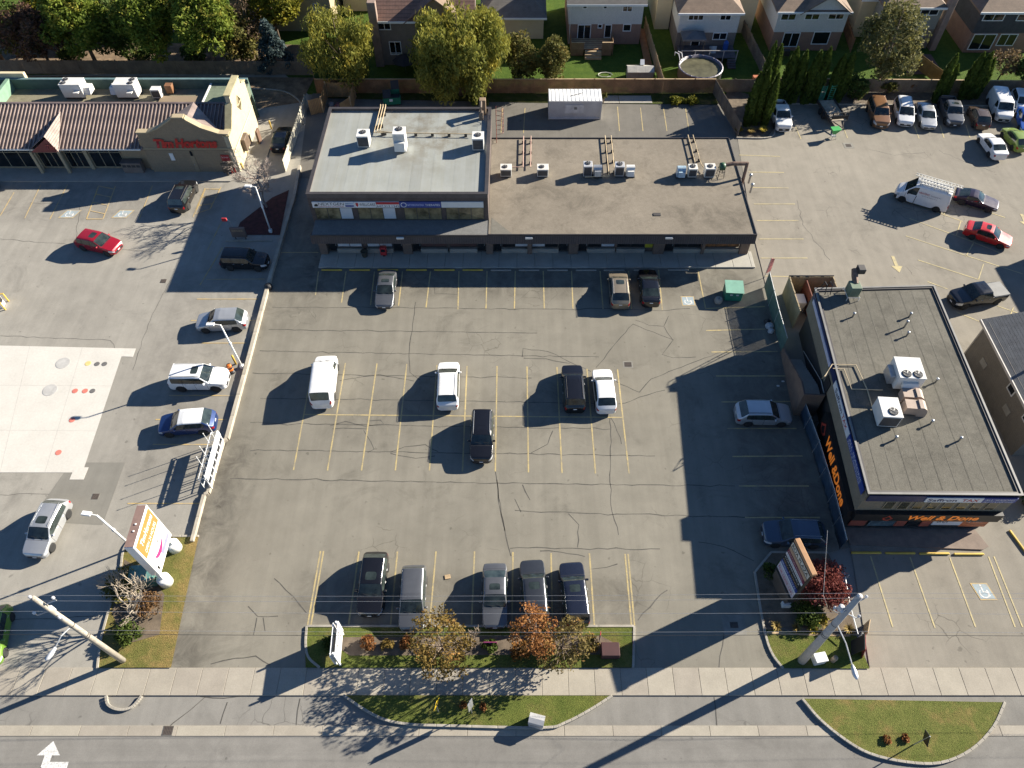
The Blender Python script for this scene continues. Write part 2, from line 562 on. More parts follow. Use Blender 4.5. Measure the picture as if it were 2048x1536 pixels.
Y_LINE = paint_mark('yellow_line_paint', (0.50, 0.39, 0.17), A_MAIN, 0.44)
Y_LINE_L = paint_mark('yellow_line_paint_left', (0.54, 0.37, 0.12), A_LEFT, 0.46)
Y_LINE_R = paint_mark('yellow_line_paint_right', (0.56, 0.47, 0.24), A_RIGHT, 0.42)
BLUE_MARK = paint_mark('blue_symbol_paint', (0.30, 0.40, 0.46), A_LEFT, 0.45)
W_MARK = paint_mark('white_road_paint', (0.7, 0.69, 0.66), (0.2, 0.19, 0.18), 0.3)
TAR = M('crack_sealant', (0.07, 0.065, 0.056), 0.8, var=0.3, scale=3)

struct(MB().poly([(-400, -300), (400, -300), (400, 600), (-400, 600)], -0.06).build('ground', MAT_DRIVE, up=True))
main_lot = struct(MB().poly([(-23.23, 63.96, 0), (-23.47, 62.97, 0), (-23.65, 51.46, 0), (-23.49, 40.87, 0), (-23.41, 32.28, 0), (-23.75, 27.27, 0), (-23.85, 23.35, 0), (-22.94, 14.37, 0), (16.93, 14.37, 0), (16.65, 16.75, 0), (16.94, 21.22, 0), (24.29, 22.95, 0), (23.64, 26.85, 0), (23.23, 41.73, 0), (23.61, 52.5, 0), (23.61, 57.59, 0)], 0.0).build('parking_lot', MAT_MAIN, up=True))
left_lot = struct(MB().poly([(-75, 14.45, 0)] + [(-27.72, 14.37, 0), (-28.6, 21.6, 0), (-28.81, 23.35, 0), (-23.47, 23.71, 0), (-23.87, 27.27, 0), (-23.53, 32.28, 0), (-23.62, 40.87, 0), (-23.79, 51.46, 0), (-23.58, 62.97, 0), (-24, 68.3, 0), (-25.38, 82.12, 0), (-30.02, 87.78, 0)] + [(-75, 86, 0)], -0.012).build('coffee_shop_lot', MAT_LEFT, up=True))
right_lot = struct(MB().poly([(23.84, 57.44, 0), (23.71, 52.5, 0), (23.32, 41.73, 0), (23.72, 26.85, 0), (24.35, 22.88, 0), (23.26, 14.34, 0)] + [(75, 14.4, 0), (80, 86, 0), (25.2, 82.0, 0), (25.2, 73.5, 0)], -0.008).build('restaurant_lot', MAT_RIGHT, up=True))
rear_lot = struct(MB().poly([(-25, 66, 0), (25.1, 66, 0), (25.1, 82.5, 0), (-25, 82.5, 0)], -0.02).build('rear_lot', MAT_REAR, up=True))
road = struct(MB().poly([(-90, -40, 0), (90, -40, 0), (90, 10.25, 0), (-90, 10.25, 0)], -0.03).build('road', MAT_ROAD, up=True))
struct(MB().poly([(-75, 82.3, 0), (80, 82.3, 0), (80, 150, 0), (-75, 150, 0)], -0.035).build('back_gardens_lawn', LAWN, up=True))
struct(MB().poly([(-75, 79.2, 0), (-31, 79.2, 0), (-26, 80.5, 0), (-25.4, 86, 0), (-75, 86.6, 0)], 0.012).build('leaf_strewn_bed', DIRT, up=True))

struct(MB().poly([(-75, 86.9, 0), (-26, 86.6, 0), (-28, 94, 0), (-75, 95, 0)], -0.02).build('shady_garden_soil', DIRT, up=True))
# pale concrete over the fuel tanks
pad = struct(MB().poly([(-52.34, 42.43, 0), (-33.82, 41.9, 0), (-33.78, 40.93, 0), (-34.81, 40.99, 0), (-34.04, 29.26, 0), (-45.97, 29.26, 0)], 0.004).build('fuel_tank_slab', CONCRETE_PALE, left_lot, up=True))
for n_, (pt, rad, col) in enumerate([((-39.68, 40.25, 0), 0.62, 'grey'), ((-39.68, 37.31, 0), 0.62, 'grey'), ((-37.47, 40.2, 0), 0.27, 'yellow'), ((-36.67, 40.14, 0), 0.24, 'dark'), ((-36.02, 40.14, 0), 0.24, 'dark'),
                              ((-37.52, 37.21, 0), 0.25, 'red'), ((-36.67, 37.21, 0), 0.25, 'red'), ((-36.04, 37.21, 0), 0.24, 'dark'), ((-36.68, 34.23, 0), 0.25, 'red'), ((-36.61, 31.09, 0), 0.25, 'red')]):
    mt = {'grey': M('manhole_grey', (0.40, 0.39, 0.37), 0.8), 'yellow': M('lid_yellow', (0.62, 0.5, 0.2), 0.7), 'dark': M('lid_dark', (0.13, 0.125, 0.12), 0.7), 'red': M('lid_red', (0.55, 0.17, 0.13), 0.7)}[col]
    MB().lathe([(rad, 0.006), (rad, 0.014), (rad - 0.05, 0.022)], (pt[0], pt[1], 0), 20).build('tank_lid', mt, left_lot)
for a_, b_ in (((-45.86, 37.84, 0), (-34.65, 37.74, 0)), ((-43.82, 33.24, 0), (-34.25, 33.15, 0)), ((-43.38, 42.31, 0), (-40.51, 29.3, 0)), ((-38.63, 42.08, 0), (-36.99, 29.3, 0))):
    MB().strip([a_, b_], 0.03, 0.0055).build('slab_joint', M('slab_joint_grey', (0.40, 0.38, 0.345), 0.9), left_lot, up=True)
for p, s in (((-34.28, 29.17, 0), 0.55), ((-34.23, 41.39, 0), 0.4)):
    MB().box(p[0] - s, p[0] + s, p[1] - s, p[1] + s, 0.0, 0.012).build('concrete_pad', CONCRETE_PALE, left_lot)
MB().poly([(-35.27, 30.17, 0), (-31.01, 30.17, 0), (-30.94, 24.76, 0), (-36.47, 25.08, 0)], -0.004).build('asphalt_patch', asphalt('asphalt_patch_left', (0.2, 0.19, 0.165)), left_lot, up=True)

# storm drains
def drain(pt, parent, w=0.62, d=0.5, rim=0.12):
    MB().box(pt[0] - w / 2 - rim, pt[0] + w / 2 + rim, pt[1] - d / 2 - rim, pt[1] + d / 2 + rim, -0.02, 0.006).build('drain_apron', M('drain_apron_concrete', (0.2, 0.19, 0.165), 0.9), parent)
    m = MB()
    for k in range(6):
        x = pt[0] - w / 2 + (k + 0.5) * w / 6
        m.box(x - 0.03, x + 0.03, pt[1] - d / 2, pt[1] + d / 2, 0.006, 0.02)
    for k in (-1, 0, 1):
        m.box(pt[0] - w / 2, pt[0] + w / 2, pt[1] + k * d / 2 * 0.93 - 0.02, pt[1] + k * d / 2 * 0.93 + 0.02, 0.006, 0.0215)
    g = m.build('drain_grate', M('rusty_grate', (0.075, 0.06, 0.05), 0.8), parent)
    MB().box(pt[0] - w / 2, pt[0] + w / 2, pt[1] - d / 2, pt[1] + d / 2, -0.02, 0.009).build('drain_pit', BLACK, parent)
drain((9.63, 40.09, 0), main_lot)
drain((-33.83, 50.31, 0), left_lot, 0.5, 0.45, 0.02)
drain((-32.29, 27.15, 0), left_lot, 0.5, 0.45, 0.02)
drain((14.81, 17.26, 0), main_lot, 0.55, 0.4, 0.5)
drain((37.51, 71.88, 0), right_lot, 0.6, 0.5, 0.25)
drain((-21.98, 10.59, 0), road, 0.6, 0.5, 0.03)

# painted stall lines, each its own strip
def lines(pairs, parent, mat, w=0.115, z=0.006):
    for a, b in pairs:
        MB().strip([a, b], w, z).build('stall_line', mat, parent, up=True)
lines([((-19.23, 51.6, 0), (-19, 48.46, 0)), ((-16.57, 51.6, 0), (-16.41, 47.49, 0)), ((-13.82, 51.6, 0), (-13.67, 47.17, 0)), ((-11.11, 51.6, 0), (-11.05, 47.05, 0)), ((-8.41, 51.6, 0), (-8.48, 46.86, 0)), ((-5.66, 51.67, 0), (-5.51, 46.61, 0)),
       ((-2.95, 51.67, 0), (-2.92, 46.73, 0)), ((-0.21, 51.67, 0), (-0.29, 46.73, 0)), ((2.49, 51.67, 0), (2.48, 46.73, 0)), ((5.22, 51.67, 0), (5.14, 46.67, 0)), ((7.98, 51.67, 0), (7.92, 46.67, 0)), ((10.73, 51.67, 0), (10.55, 46.67, 0)),
       ((13.65, 51.81, 0), (13.39, 46.54, 0)), ((17.46, 51.81, 0), (17.42, 46.79, 0)), ((17.37, 46.73, 0), (22.98, 46.98, 0)),
       ((17.04, 44.02, 0), (22.41, 44.2, 0)), ((17.13, 41.5, 0), (22.98, 41.56, 0)), ((17.09, 38.82, 0), (23.25, 38.82, 0)), ((17.1, 36.06, 0), (23.2, 36.11, 0)), ((17.15, 33.39, 0), (22.78, 33.39, 0)), ((17.08, 30.72, 0), (22.66, 30.77, 0)), ((17.11, 28.06, 0), (22.52, 28.06, 0)), ((17.08, 25.37, 0), (22.7, 25.37, 0)),
       ((-17.81, 40.03, 0), (-17.57, 29.48, 0)), ((-15.02, 40.25, 0), (-14.9, 29.44, 0)), ((-12.26, 40.2, 0), (-12.23, 29.44, 0)), ((-9.65, 40.14, 0), (-9.58, 29.44, 0)), ((-7.02, 40.03, 0), (-6.9, 29.44, 0)), ((-4.39, 39.92, 0), (-4.31, 29.35, 0)), ((-1.78, 39.92, 0), (-1.74, 29.35, 0)),
       ((0.83, 39.86, 0), (0.86, 29.26, 0)), ((3.43, 39.81, 0), (3.48, 29.21, 0)), ((6.03, 39.59, 0), (6.1, 29.17, 0)), ((8.67, 39.53, 0), (8.72, 29.17, 0)),
       ((-11.54, 22.64, 0), (-11.55, 17.23, 0)), ((-8.74, 22.64, 0), (-8.68, 17.23, 0)), ((-5.93, 22.64, 0), (-6.02, 17.23, 0)), ((-3.13, 22.64, 0), (-3.14, 17.23, 0)), ((-0.33, 22.6, 0), (-0.38, 17.23, 0)), ((2.44, 22.52, 0), (2.39, 17.23, 0)), ((5.23, 22.49, 0), (5.26, 17.23, 0)),
       ((-14.35, 22.68, 0), (-14.35, 17.23, 0)), ((-14.13, 22.68, 0), (-14.12, 17.23, 0)), ((7.81, 22.45, 0), (7.79, 17.23, 0)), ((8.03, 22.45, 0), (8, 17.23, 0)), ((-23.37, 54.27, 0), (-19.67, 54.27, 0))], main_lot, Y_LINE)
lines([((-17.68, 34.78, 0), (-4.34, 34.63, 0)), ((-4.34, 34.63, 0), (8.75, 34.48, 0))], main_lot, Y_LINE, 0.11, 0.010)
lines([((-30.01, 47.94, 0), (-24.2, 47.94, 0)), ((-29.84, 45.24, 0), (-23.81, 45.24, 0)), ((-28.18, 42.54, 0), (-24.12, 42.54, 0)), ((-29.41, 36.73, 0), (-23.97, 36.73, 0)), ((-29.82, 34.28, 0), (-23.89, 34.28, 0)), ((-29.3, 31.85, 0), (-24.11, 31.85, 0)), ((-29.77, 50.51, 0), (-24.19, 50.58, 0)), ((-29.65, 26.55, 0), (-23.95, 26.55, 0)),
       ((-53.6, 63.55, 0), (-53.47, 59.75, 0)), ((-51.24, 64.72, 0), (-50.78, 59.36, 0)), ((-48.4, 64.89, 0), (-48.13, 59.28, 0)), ((-39.21, 64.72, 0), (-38.94, 59.2, 0)), ((-33.46, 64.3, 0), (-33.49, 59.59, 0)), ((-29.33, 54.99, 0), (-30.2, 49.78, 0)), ((-30.33, 59.12, 0), (-30.73, 54.63, 0))], left_lot, Y_LINE_L, 0.10)
# hatched access aisles beside the accessible stalls
def aisle(a0, a1, b0, b1, n):
    lines([(a0, a1), (b0, b1)], left_lot, Y_LINE_L, 0.12)
    for k in range(n):
        t = k / (n - 1)
        p = tuple(a0[i] + (a1[i] - a0[i]) * t for i in range(3)); t2 = min(1, t + 0.10)
        q = tuple(b0[i] + (b1[i] - b0[i]) * t2 for i in range(3))
        lines([(p, q)], left_lot, Y_LINE_L, 0.12, 0.011)
aisle((-44.98, 64.64, 0), (-44.37, 59.28, 0), (-43.16, 64.64, 0), (-42.67, 59.28, 0), 5)
aisle((-33.37, 64.13, 0), (-33.41, 60.06, 0), (-31.79, 64.47, 0), (-32.05, 60.85, 0), 4)
def symbol(c, w, d, parent, skew=0.0, mat=None):
    f = [(c[0] - w / 2 - skew, c[1] - d / 2, 0), (c[0] + w / 2 - skew, c[1] - d / 2, 0), (c[0] + w / 2 + skew, c[1] + d / 2, 0), (c[0] - w / 2 + skew, c[1] + d / 2, 0)]
    MB().poly(f, 0.006).build('accessible_panel', Y_LINE_L, parent, up=True)
    g = [(p[0] * 0.86 + c[0] * 0.14, p[1] * 0.86 + c[1] * 0.14, 0) for p in f]
    MB().poly(g, 0.010).build('accessible_field', mat or BLUE_MARK, parent, up=True)
    m = MB()                                       # seated figure over a wheel
    ring = [(c[0] + 0.26 * w * math.cos(a), c[1] - 0.10 * d + 0.26 * d * math.sin(a), 0) for a in [math.pi * (0.75 + 1.5 * k / 12) for k in range(13)]]
    m.strip(ring, 0.09, 0.014)
    m.strip([(c[0] - 0.06 * w, c[1] + 0.28 * d, 0), (c[0] - 0.04 * w, c[1] - 0.02 * d, 0), (c[0] + 0.18 * w, c[1] - 0.04 * d, 0), (c[0] + 0.28 * w, c[1] - 0.28 * d, 0)], 0.10, 0.016)
    m.lathe([(0.07, 0.014), (0.07, 0.017)], (c[0] - 0.07 * w, c[1] + 0.36 * d, 0), 10)
    m.build('accessible_symbol', W_MARK, parent)
symbol((-46.36, 60.06, 0), 1.55, 1.25, left_lot, 0.25)
symbol((-40.87, 60.06, 0), 1.55, 1.25, left_lot, 0.25)
symbol((15.93, 47.69, 0), 1.25, 1.2, main_lot)
symbol((32.78, 19.63, 0), 1.2, 1.25, right_lot, -0.15)
lines([((24.78, 70.11, 0), (29.3, 69.84, 0)), ((25.26, 67.05, 0), (29.12, 66.97, 0)), ((25.18, 64.38, 0), (29.02, 64.3, 0)), ((24.81, 61.66, 0), (29.11, 61.66, 0)), ((24.56, 59.04, 0), (28.87, 59.04, 0)), ((24.21, 56.24, 0), (28.73, 56.24, 0)), ((23.91, 53.48, 0), (28.47, 53.48, 0)), ((23.79, 50.99, 0), (27.12, 50.85, 0)),
       ((39.9, 62.8, 0), (45.72, 58.89, 0)), ((45.63, 62.39, 0), (44.21, 60.06, 0)), ((45.54, 58.97, 0), (44.21, 56.68, 0)), ((40.38, 59.36, 0), (45.27, 56.02, 0)), ((45.27, 56.02, 0), (47.65, 54.2, 0)), ((46.04, 62.06, 0), (50.28, 59.51, 0)),
       ((39.17, 56.68, 0), (48.7, 51.26, 0)), ((39.23, 53.2, 0), (44.13, 50.51, 0)), ((39.16, 50.24, 0), (40.72, 49.25, 0)), ((45.58, 55.65, 0), (44.11, 53.7, 0)), ((45.43, 52.64, 0), (44.13, 50.51, 0)), ((40.5, 46.29, 0), (42.72, 44.75, 0)), ((44.59, 47.05, 0), (46.53, 45.92, 0)), ((45.99, 46.86, 0), (45.24, 45.79, 0)),
       ((32.31, 75.66, 0), (32.41, 73.12, 0)), ((37.89, 75.86, 0), (37.78, 73.31, 0)), ((46.23, 75.86, 0), (45.94, 73.21, 0)), ((49.26, 75.86, 0), (48.83, 73.31, 0)), ((52.29, 75.86, 0), (51.81, 73.31, 0)),
       ((25.6, 22.29, 0), (25.62, 17.12, 0)), ((28.44, 22.21, 0), (28.48, 17.06, 0)), ((31.31, 22.18, 0), (31.27, 17.12, 0)), ((34.14, 22.25, 0), (33.97, 17.12, 0)), ((34.54, 22.25, 0), (34.48, 17.12, 0))], right_lot, Y_LINE_R, 0.10)
lines([((-1.79, 79.34, 0), (-1.9, 74.28, 0)), ((0.9, 79.34, 0), (0.69, 74.28, 0)), ((11.97, 79.66, 0), (11.79, 74.67, 0)), ((14.7, 79.45, 0), (14.51, 74.67, 0)), ((17.45, 79.45, 0), (17.28, 74.67, 0)), ((20.08, 79.45, 0), (19.83, 74.67, 0))], rear_lot, Y_LINE, 0.10, -0.012)
def arrow(tail, tip, parent, mat, w=0.16, hw=0.55, hl=0.9, z=0.006):
    a, b = Vector(tail[:2]), Vector(tip[:2]); d = (b - a).normalized(); n = Vector((-d.y, d.x)); k = b - d * hl
    pts = [a + n * w, k + n * w, k + n * hw, b, k - n * hw, k - n * w, a - n * w]
    MB().poly([(p.x, p.y, z) for p in pts]).build('painted_arrow', mat, parent, up=True)
arrow((36.91, 53.77, 0), (36.87, 51.46, 0), right_lot, Y_LINE_R)
arrow((52.21, 60.06, 0), (52, 57.97, 0), right_lot, Y_LINE_R)
turn = [(-0.2, 0), (-0.2, 0.75), (-0.75, 0.75), (0.05, 1.7), (0.85, 0.75), (0.3, 0.75), (0.3, 0.32), (1.6, 0.32), (1.6, -0.25), (0.15, -0.25)]
p0 = (-29.02, 8.64, 0)
MB().poly([(p0[0] + x * 0.9, p0[1] + y * 0.85 - 0.1, 0) for x, y in turn], -0.022).build('painted_arrow', W_MARK, road, up=True)

# tar-sealed cracks
def wobble(pts, amp=0.05, step=0.6):
    out = []
    for a, b in zip(pts[:-1], pts[1:]):
        n = max(1, int(math.hypot(b[0] - a[0], b[1] - a[1]) / step))
        for k in range(n):
            t = k / n
            out.append((a[0] + (b[0] - a[0]) * t + random.gauss(0, amp), a[1] + (b[1] - a[1]) * t + random.gauss(0, amp), 0))
    out.append(pts[-1])
    return out
def seam(pts, parent=None, w=0.066, amp=0.04, z=0.003):
    q = wobble(pts, amp)
    MB().strip(q, [w * random.uniform(0.6, 1.35) for _ in q], z).build('sealed_crack', TAR, parent or main_lot, up=True)
for s_ in ([(-22.72, 46.86, 0), (-11.59, 46.86, 0), (4.86, 46.61, 0), (7.64, 46.73, 0), (13.17, 46.48, 0), (15.98, 46.73, 0)], [(-22.62, 44.14, 0), (-10.62, 43.96, 0), (1.76, 43.72, 0)], [(-22.77, 41.62, 0), (-8.15, 41.27, 0), (7.16, 40.93, 0)], [(-22.81, 39.15, 0), (-8.91, 38.82, 0), (1.2, 38.6, 0)], [(-21.68, 36.47, 0), (-7.77, 36.21, 0), (8.16, 35.9, 0)],
           [(-21.96, 33.93, 0), (-7.57, 33.64, 0), (7.55, 33.34, 0)], [(-21.39, 31.33, 0), (-7.38, 31.09, 0), (10.93, 30.77, 0)], [(-22.37, 28.72, 0), (-5.23, 28.37, 0), (16.81, 28.06, 0)], [(-0.19, 25.91, 0), (9.97, 25.58, 0), (20.07, 25.33, 0)], [(-0.55, 22.95, 0), (5.29, 22.88, 0), (10.4, 22.84, 0)],
           [(-9.52, 47.56, 0), (-9.5, 44.08, 0), (-9.6, 41.73, 0), (-9.33, 39.2, 0), (-8.36, 38.38, 0)], [(7.65, 34.73, 0), (7.59, 32.76, 0), (7.22, 29.03, 0), (7.1, 26.42, 0), (7.46, 23.95, 0)], [(-1.87, 30.63, 0), (-1.55, 28.59, 0), (-1.49, 26.85, 0), (-1.01, 25.17, 0), (-0.85, 23.75, 0), (-0.47, 22.29, 0)],
           [(-1.59, 28.59, 0), (-1.33, 26.42, 0), (-0.93, 24.27, 0)], [(10.47, 44.81, 0), (6.82, 39.75, 0)], [(10.47, 44.81, 0), (13.96, 42.95, 0), (12.73, 41.21, 0), (13.62, 40.93, 0), (15.68, 40.93, 0)], [(10.75, 45.3, 0), (12.05, 44.69, 0), (13.3, 44.51, 0), (13.87, 45.79, 0)], [(13.3, 44.51, 0), (13.44, 43.78, 0), (13.91, 42.89, 0)],
           [(8.27, 38.33, 0), (10.41, 37.05, 0), (11.46, 38.49, 0), (19.8, 42.31, 0)], [(8.37, 35.85, 0), (9.53, 36.16, 0), (10.24, 36.63, 0), (12.52, 37.31, 0)], [(0.44, 40.99, 0), (0.49, 41.9, 0), (2.65, 41.62, 0), (4.59, 40.37, 0), (6.36, 39.31, 0)], [(0.53, 40.82, 0), (2.41, 40.7, 0), (4.58, 40.2, 0)],
           [(-15.35, 33.64, 0), (-14.18, 34.08, 0), (-12.48, 33.64, 0), (-10.95, 33.83, 0), (-11.32, 34.23, 0), (-12.34, 34.13, 0)], [(-15.1, 33.34, 0), (-13.48, 33.44, 0), (-12.24, 33.34, 0)], [(-12.58, 33.15, 0), (-11.8, 32.04, 0), (-11.48, 31.42, 0), (-11.96, 31.09, 0)], [(-10.17, 31.09, 0), (-9.03, 31.66, 0), (-7.43, 31.75, 0), (-6.35, 31.19, 0)], [(-10.08, 30.95, 0), (-8.13, 30.53, 0), (-6.56, 30.77, 0)],
           [(2.89, 33.15, 0), (2.41, 31.89, 0), (1.08, 31.05, 0)], [(0.39, 28.15, 0), (0.95, 26.85, 0)], [(-0.19, 26.85, 0), (0.26, 25.83, 0)], [(3.87, 25.58, 0), (4.51, 24.76, 0), (4.38, 22.95, 0)], [(7.72, 34.48, 0), (8.3, 32.52, 0), (8.36, 31.89, 0)], [(-15.22, 38.38, 0), (-11.85, 38.93, 0), (-8.87, 38.27, 0)],
           [(-17.33, 20.66, 0), (-15.74, 19.2, 0), (-14.57, 18.09, 0)], [(-18.72, 18.55, 0), (-17.89, 17.78, 0), (-16.5, 17.88, 0)], [(-17.89, 17.78, 0), (-17.91, 16.58, 0)], [(-17.54, 17.75, 0), (-17.18, 16.85, 0)], [(-20.36, 14.63, 0), (-18.81, 15.05, 0), (-17.49, 15.12, 0), (-16.38, 14.6, 0)],
           [(1.64, 22.64, 0), (3.1, 22.68, 0), (4.89, 22.25, 0)], [(5.38, 21.3, 0), (6.46, 21.41, 0), (7.2, 21.68, 0)], [(8.25, 17.68, 0), (9.6, 19.02, 0), (10.56, 19.74, 0)], [(13.39, 23.35, 0), (15.18, 23.07, 0), (17.08, 21.91, 0)], [(13.98, 16.65, 0), (13.31, 14.44, 0)], [(-7.83, 49.51, 0), (-7.77, 48.59, 0), (-5.65, 48.53, 0), (-5.7, 49.58, 0)]):
    seam(s_)
for s_ in ([(-20.16, 12.56, 0), (-20.93, 11.8, 0), (-21.83, 11.06, 0), (-23.09, 9.47, 0)], [(-18.64, 12.25, 0), (-18.81, 11, 0)], [(-14.03, 12.56, 0), (-13.99, 10.91, 0)], [(-20.51, 12.65, 0), (-18.86, 12.53, 0), (-17.62, 12.71, 0)], [(12.75, 12.59, 0), (12.63, 10.91, 0), (12.5, 9.76, 0)]):
    seam(s_, road, 0.05, 0.03, -0.02 if s_[0][1] < 10 else -0.05)
for s_ in ([(29.52, 62.31, 0), (29.12, 58.35, 0), (29.85, 56.09, 0), (30.61, 53.2, 0)], [(47.58, 71.04, 0), (49.16, 69.2, 0), (52.18, 66.97, 0)], [(39.7, 71.04, 0), (42.23, 70.11, 0), (45.74, 70.57, 0)]):
    seam(s_, right_lot, 0.04, 0.08, -0.004)
for s_ in ([(-51.24, 61.9, 0), (-45.78, 61.34, 0), (-43.86, 54.63, 0)], [(-51.98, 56.24, 0), (-44.13, 55.35, 0), (-35.33, 54.27, 0)], [(-46.5, 43.37, 0), (-36.46, 42.89, 0), (-35.63, 41.73, 0)], [(-33.25, 50.44, 0), (-33.61, 45.3, 0), (-33.36, 39.48, 0)], [(-34.85, 17.61, 0), (-29.11, 17.88, 0)], [(-39.65, 27.27, 0), (-33.98, 27.49, 0)]):
    seam(s_, left_lot, 0.035, 0.05, -0.006)

# pavement of single concrete slabs
sidewalk = struct(empty('sidewalk'))
slab_mats = [M('slab_%d' % k, c, 0.9, var=0.09, scale=0.9, bump=0.25, fine=0.09) for k, c in enumerate([(0.315, 0.283, 0.23), (0.335, 0.303, 0.245), (0.30, 0.268, 0.22), (0.325, 0.293, 0.24)])]
x = -50.0
k = 0
while x < 52:
    w = 1.72
    m = MB().cbox(x + 0.012, x + w - 0.012, 12.68, 14.42, -0.08, 0.02 + random.uniform(-0.006, 0.006), 0.012)
    m.build('paving_slab', slab_mats[random.randrange(4)], sidewalk)
    x += w
MB().box(-50, 52, 12.69, 14.41, -0.09, 0.0).build('slab_bed', M('joint_sand', (0.17, 0.145, 0.115), 0.95), sidewalk)
# gutter strip in long pours along the road
gutter = struct(empty('gutter'))
x = -55.0
while x < 55:
    w = 3.05
    MB().cbox(x + 0.012, x + w - 0.012, 10.27, 10.88, -0.1, -0.012, 0.01).build('gutter_slab', slab_mats[random.randrange(4)], gutter)
    x += w

# kerbs
def kerb(pts, name='kerb', w=0.16, h=0.13, parent=None, mat=None):
    """Kerb run of stones laid end to end."""
    root = parent or struct(empty(name))
    for a, b in zip(pts[:-1], pts[1:]):
        a, b = Vector(a[:2]), Vector(b[:2]); L = (b - a).length
        n = max(1, round(L / 2.4)); d = (b - a) / L; t = Vector((-d.y, d.x))
        for i in range(n):
            p, q = a + d * (L * i / n + 0.004), a + d * (L * (i + 1) / n - 0.004)
            MB().cbox(-0.5, 0.5, -0.5, 0.5, -0.5, 0.5, 0.06).xf(Matrix.Translation(((p + q) / 2).to_3d() + Vector((0, 0, h / 2 - 0.04))) @ Matrix.Rotation(math.atan2(d.y, d.x), 4, 'Z') @ Matrix.Diagonal(((q - p).length, w, h + 0.08, 1))).build('kerb_stone', mat or KERB, root)
    return root
def curve_pts(ctrl, n=10):
    """Smooth run through ground points."""
    P = [Vector(p) for p in ctrl]; P = [P[0] * 2 - P[1]] + P + [P[-1] * 2 - P[-2]]
    out = []
    for i in range(1, len(P) - 2):
        for k in range(n):
            t = k / n
            out.append(0.5 * ((2 * P[i]) + (P[i + 1] - P[i - 1]) * t + (2 * P[i - 1] - 5 * P[i] + 4 * P[i + 1] - P[i + 2]) * t * t + (3 * P[i] - P[i - 1] - 3 * P[i + 1] + P[i + 2]) * t ** 3))
    out.append(P[-2])
    return [tuple(p) for p in out]
def verge(name, pts, mat, z=0.09):
    m = MB().poly(pts, z)
    return struct(m.build(name, mat, up=True))

isl = [(-13.97, 14.41, 0), (-14.2, 15.58, 0), (-14.41, 17.16, 0), (7.96, 17.16, 0), (7.81, 15.58, 0), (7.5, 14.41, 0)]
verge('planting_island', isl, VERGE)
kerb(curve_pts([(-13.04, 14.41, 0), (-13.88, 15.05, 0), (-14.23, 15.91, 0), (-14.38, 17.16, 0)], 4) , 'island_kerb')
kerb([(-14.38, 17.16, 0), (7.96, 17.16, 0), (7.63, 14.41, 0)], 'island_kerb')
verge('planting_bed', [(-11.68, 16.41, 0), (5.59, 16.51, 0), (6.4, 16.08, 0), (5.51, 15.25, 0), (-11.17, 15.18, 0), (-12.34, 15.91, 0)], SOIL, 0.098)
b1 = curve_pts([(-11.24, 12.68, 0), (-9.74, 11.8, 0), (-8.4, 11.21, 0), (-6.79, 10.94, 0), (-4.26, 10.85, 0), (1.58, 10.74, 0), (3, 11.03, 0), (4.63, 11.8, 0), (6.1, 12.65, 0)], 4)
verge('verge_grass', b1, VERGE)
kerb(b1, 'verge_kerb')
b2 = curve_pts([(18.33, 12.47, 0), (19.18, 11.21, 0), (20.45, 10.04, 0), (21.78, 9.25, 0), (23.8, 8.8, 0), (25.93, 8.75, 0), (28.05, 9.47, 0), (29.94, 10.77, 0), (31.27, 12.25, 0)], 4)
VERGE_DRY = grass_mat('verge_grass_dry', (0.095, 0.115, 0.028), (0.15, 0.155, 0.045), (0.23, 0.165, 0.065), 0.50)
verge('verge_grass', b2, VERGE_DRY)
kerb(b2, 'verge_kerb')
verge('sign_island', [(-27.7, 14.41, 0), (-28.27, 17.95, 0), (-28.62, 21.98, 0), (-28.45, 23.63, 0), (-23.49, 23.79, 0), (-22.85, 14.41, 0)], grass_mat('island_grass', (0.11, 0.115, 0.03), (0.17, 0.155, 0.05), (0.26, 0.18, 0.07), 0.42))
kerb(curve_pts([(-27.68, 14.34, 0), (-28.15, 16.58, 0), (-28.36, 20.85, 0), (-28.69, 22.76, 0), (-28.26, 23.71, 0), (-27.1, 23.79, 0), (-23.5, 23.83, 0)], 3), 'sign_island_kerb')
verge('sign_island_bed', [(-27.99, 18.13, 0), (-28.37, 21.98, 0), (-26.22, 20.85, 0), (-24.72, 19.38, 0), (-24.25, 16.58, 0), (-26.4, 15.91, 0)], SOIL, 0.096)
verge('plaza_sign_bed', [(16.75, 17.26, 0), (16.91, 21.03, 0), (18.4, 22.52, 0), (22.54, 22.52, 0), (23.06, 19.74, 0), (22.98, 16.65, 0)], SOIL, 0.09)
verge('corner_grass', [(16.86, 16.92, 0), (22.94, 16.51, 0), (23.19, 14.34, 0), (17.53, 14.37, 0), (17.02, 15.25, 0)], VERGE, 0.094)
kerb(curve_pts([(17.52, 14.34, 0), (16.95, 15.41, 0), (16.79, 17.09, 0), (16.94, 21.03, 0)], 4), 'plaza_bed_kerb')
kerb([(16.94, 21.03, 0), (18.44, 22.56, 0), (22.54, 22.52, 0)], 'plaza_bed_kerb')
kerb([(16.81, 16.72, 0), (19.84, 16.58, 0), (22.53, 16.51, 0)], 'timber_edging', 0.14, 0.12, None, WOOD_PALE)
loop_ = curve_pts([(-26.55, 12.65, 0), (-26.29, 12.16, 0), (-25.81, 11.89, 0), (-25.24, 11.8, 0), (-24.73, 11.92, 0), (-24.43, 12.28, 0), (-24.25, 12.65, 0)], 3)
kerb(loop_, 'kerb_loop')
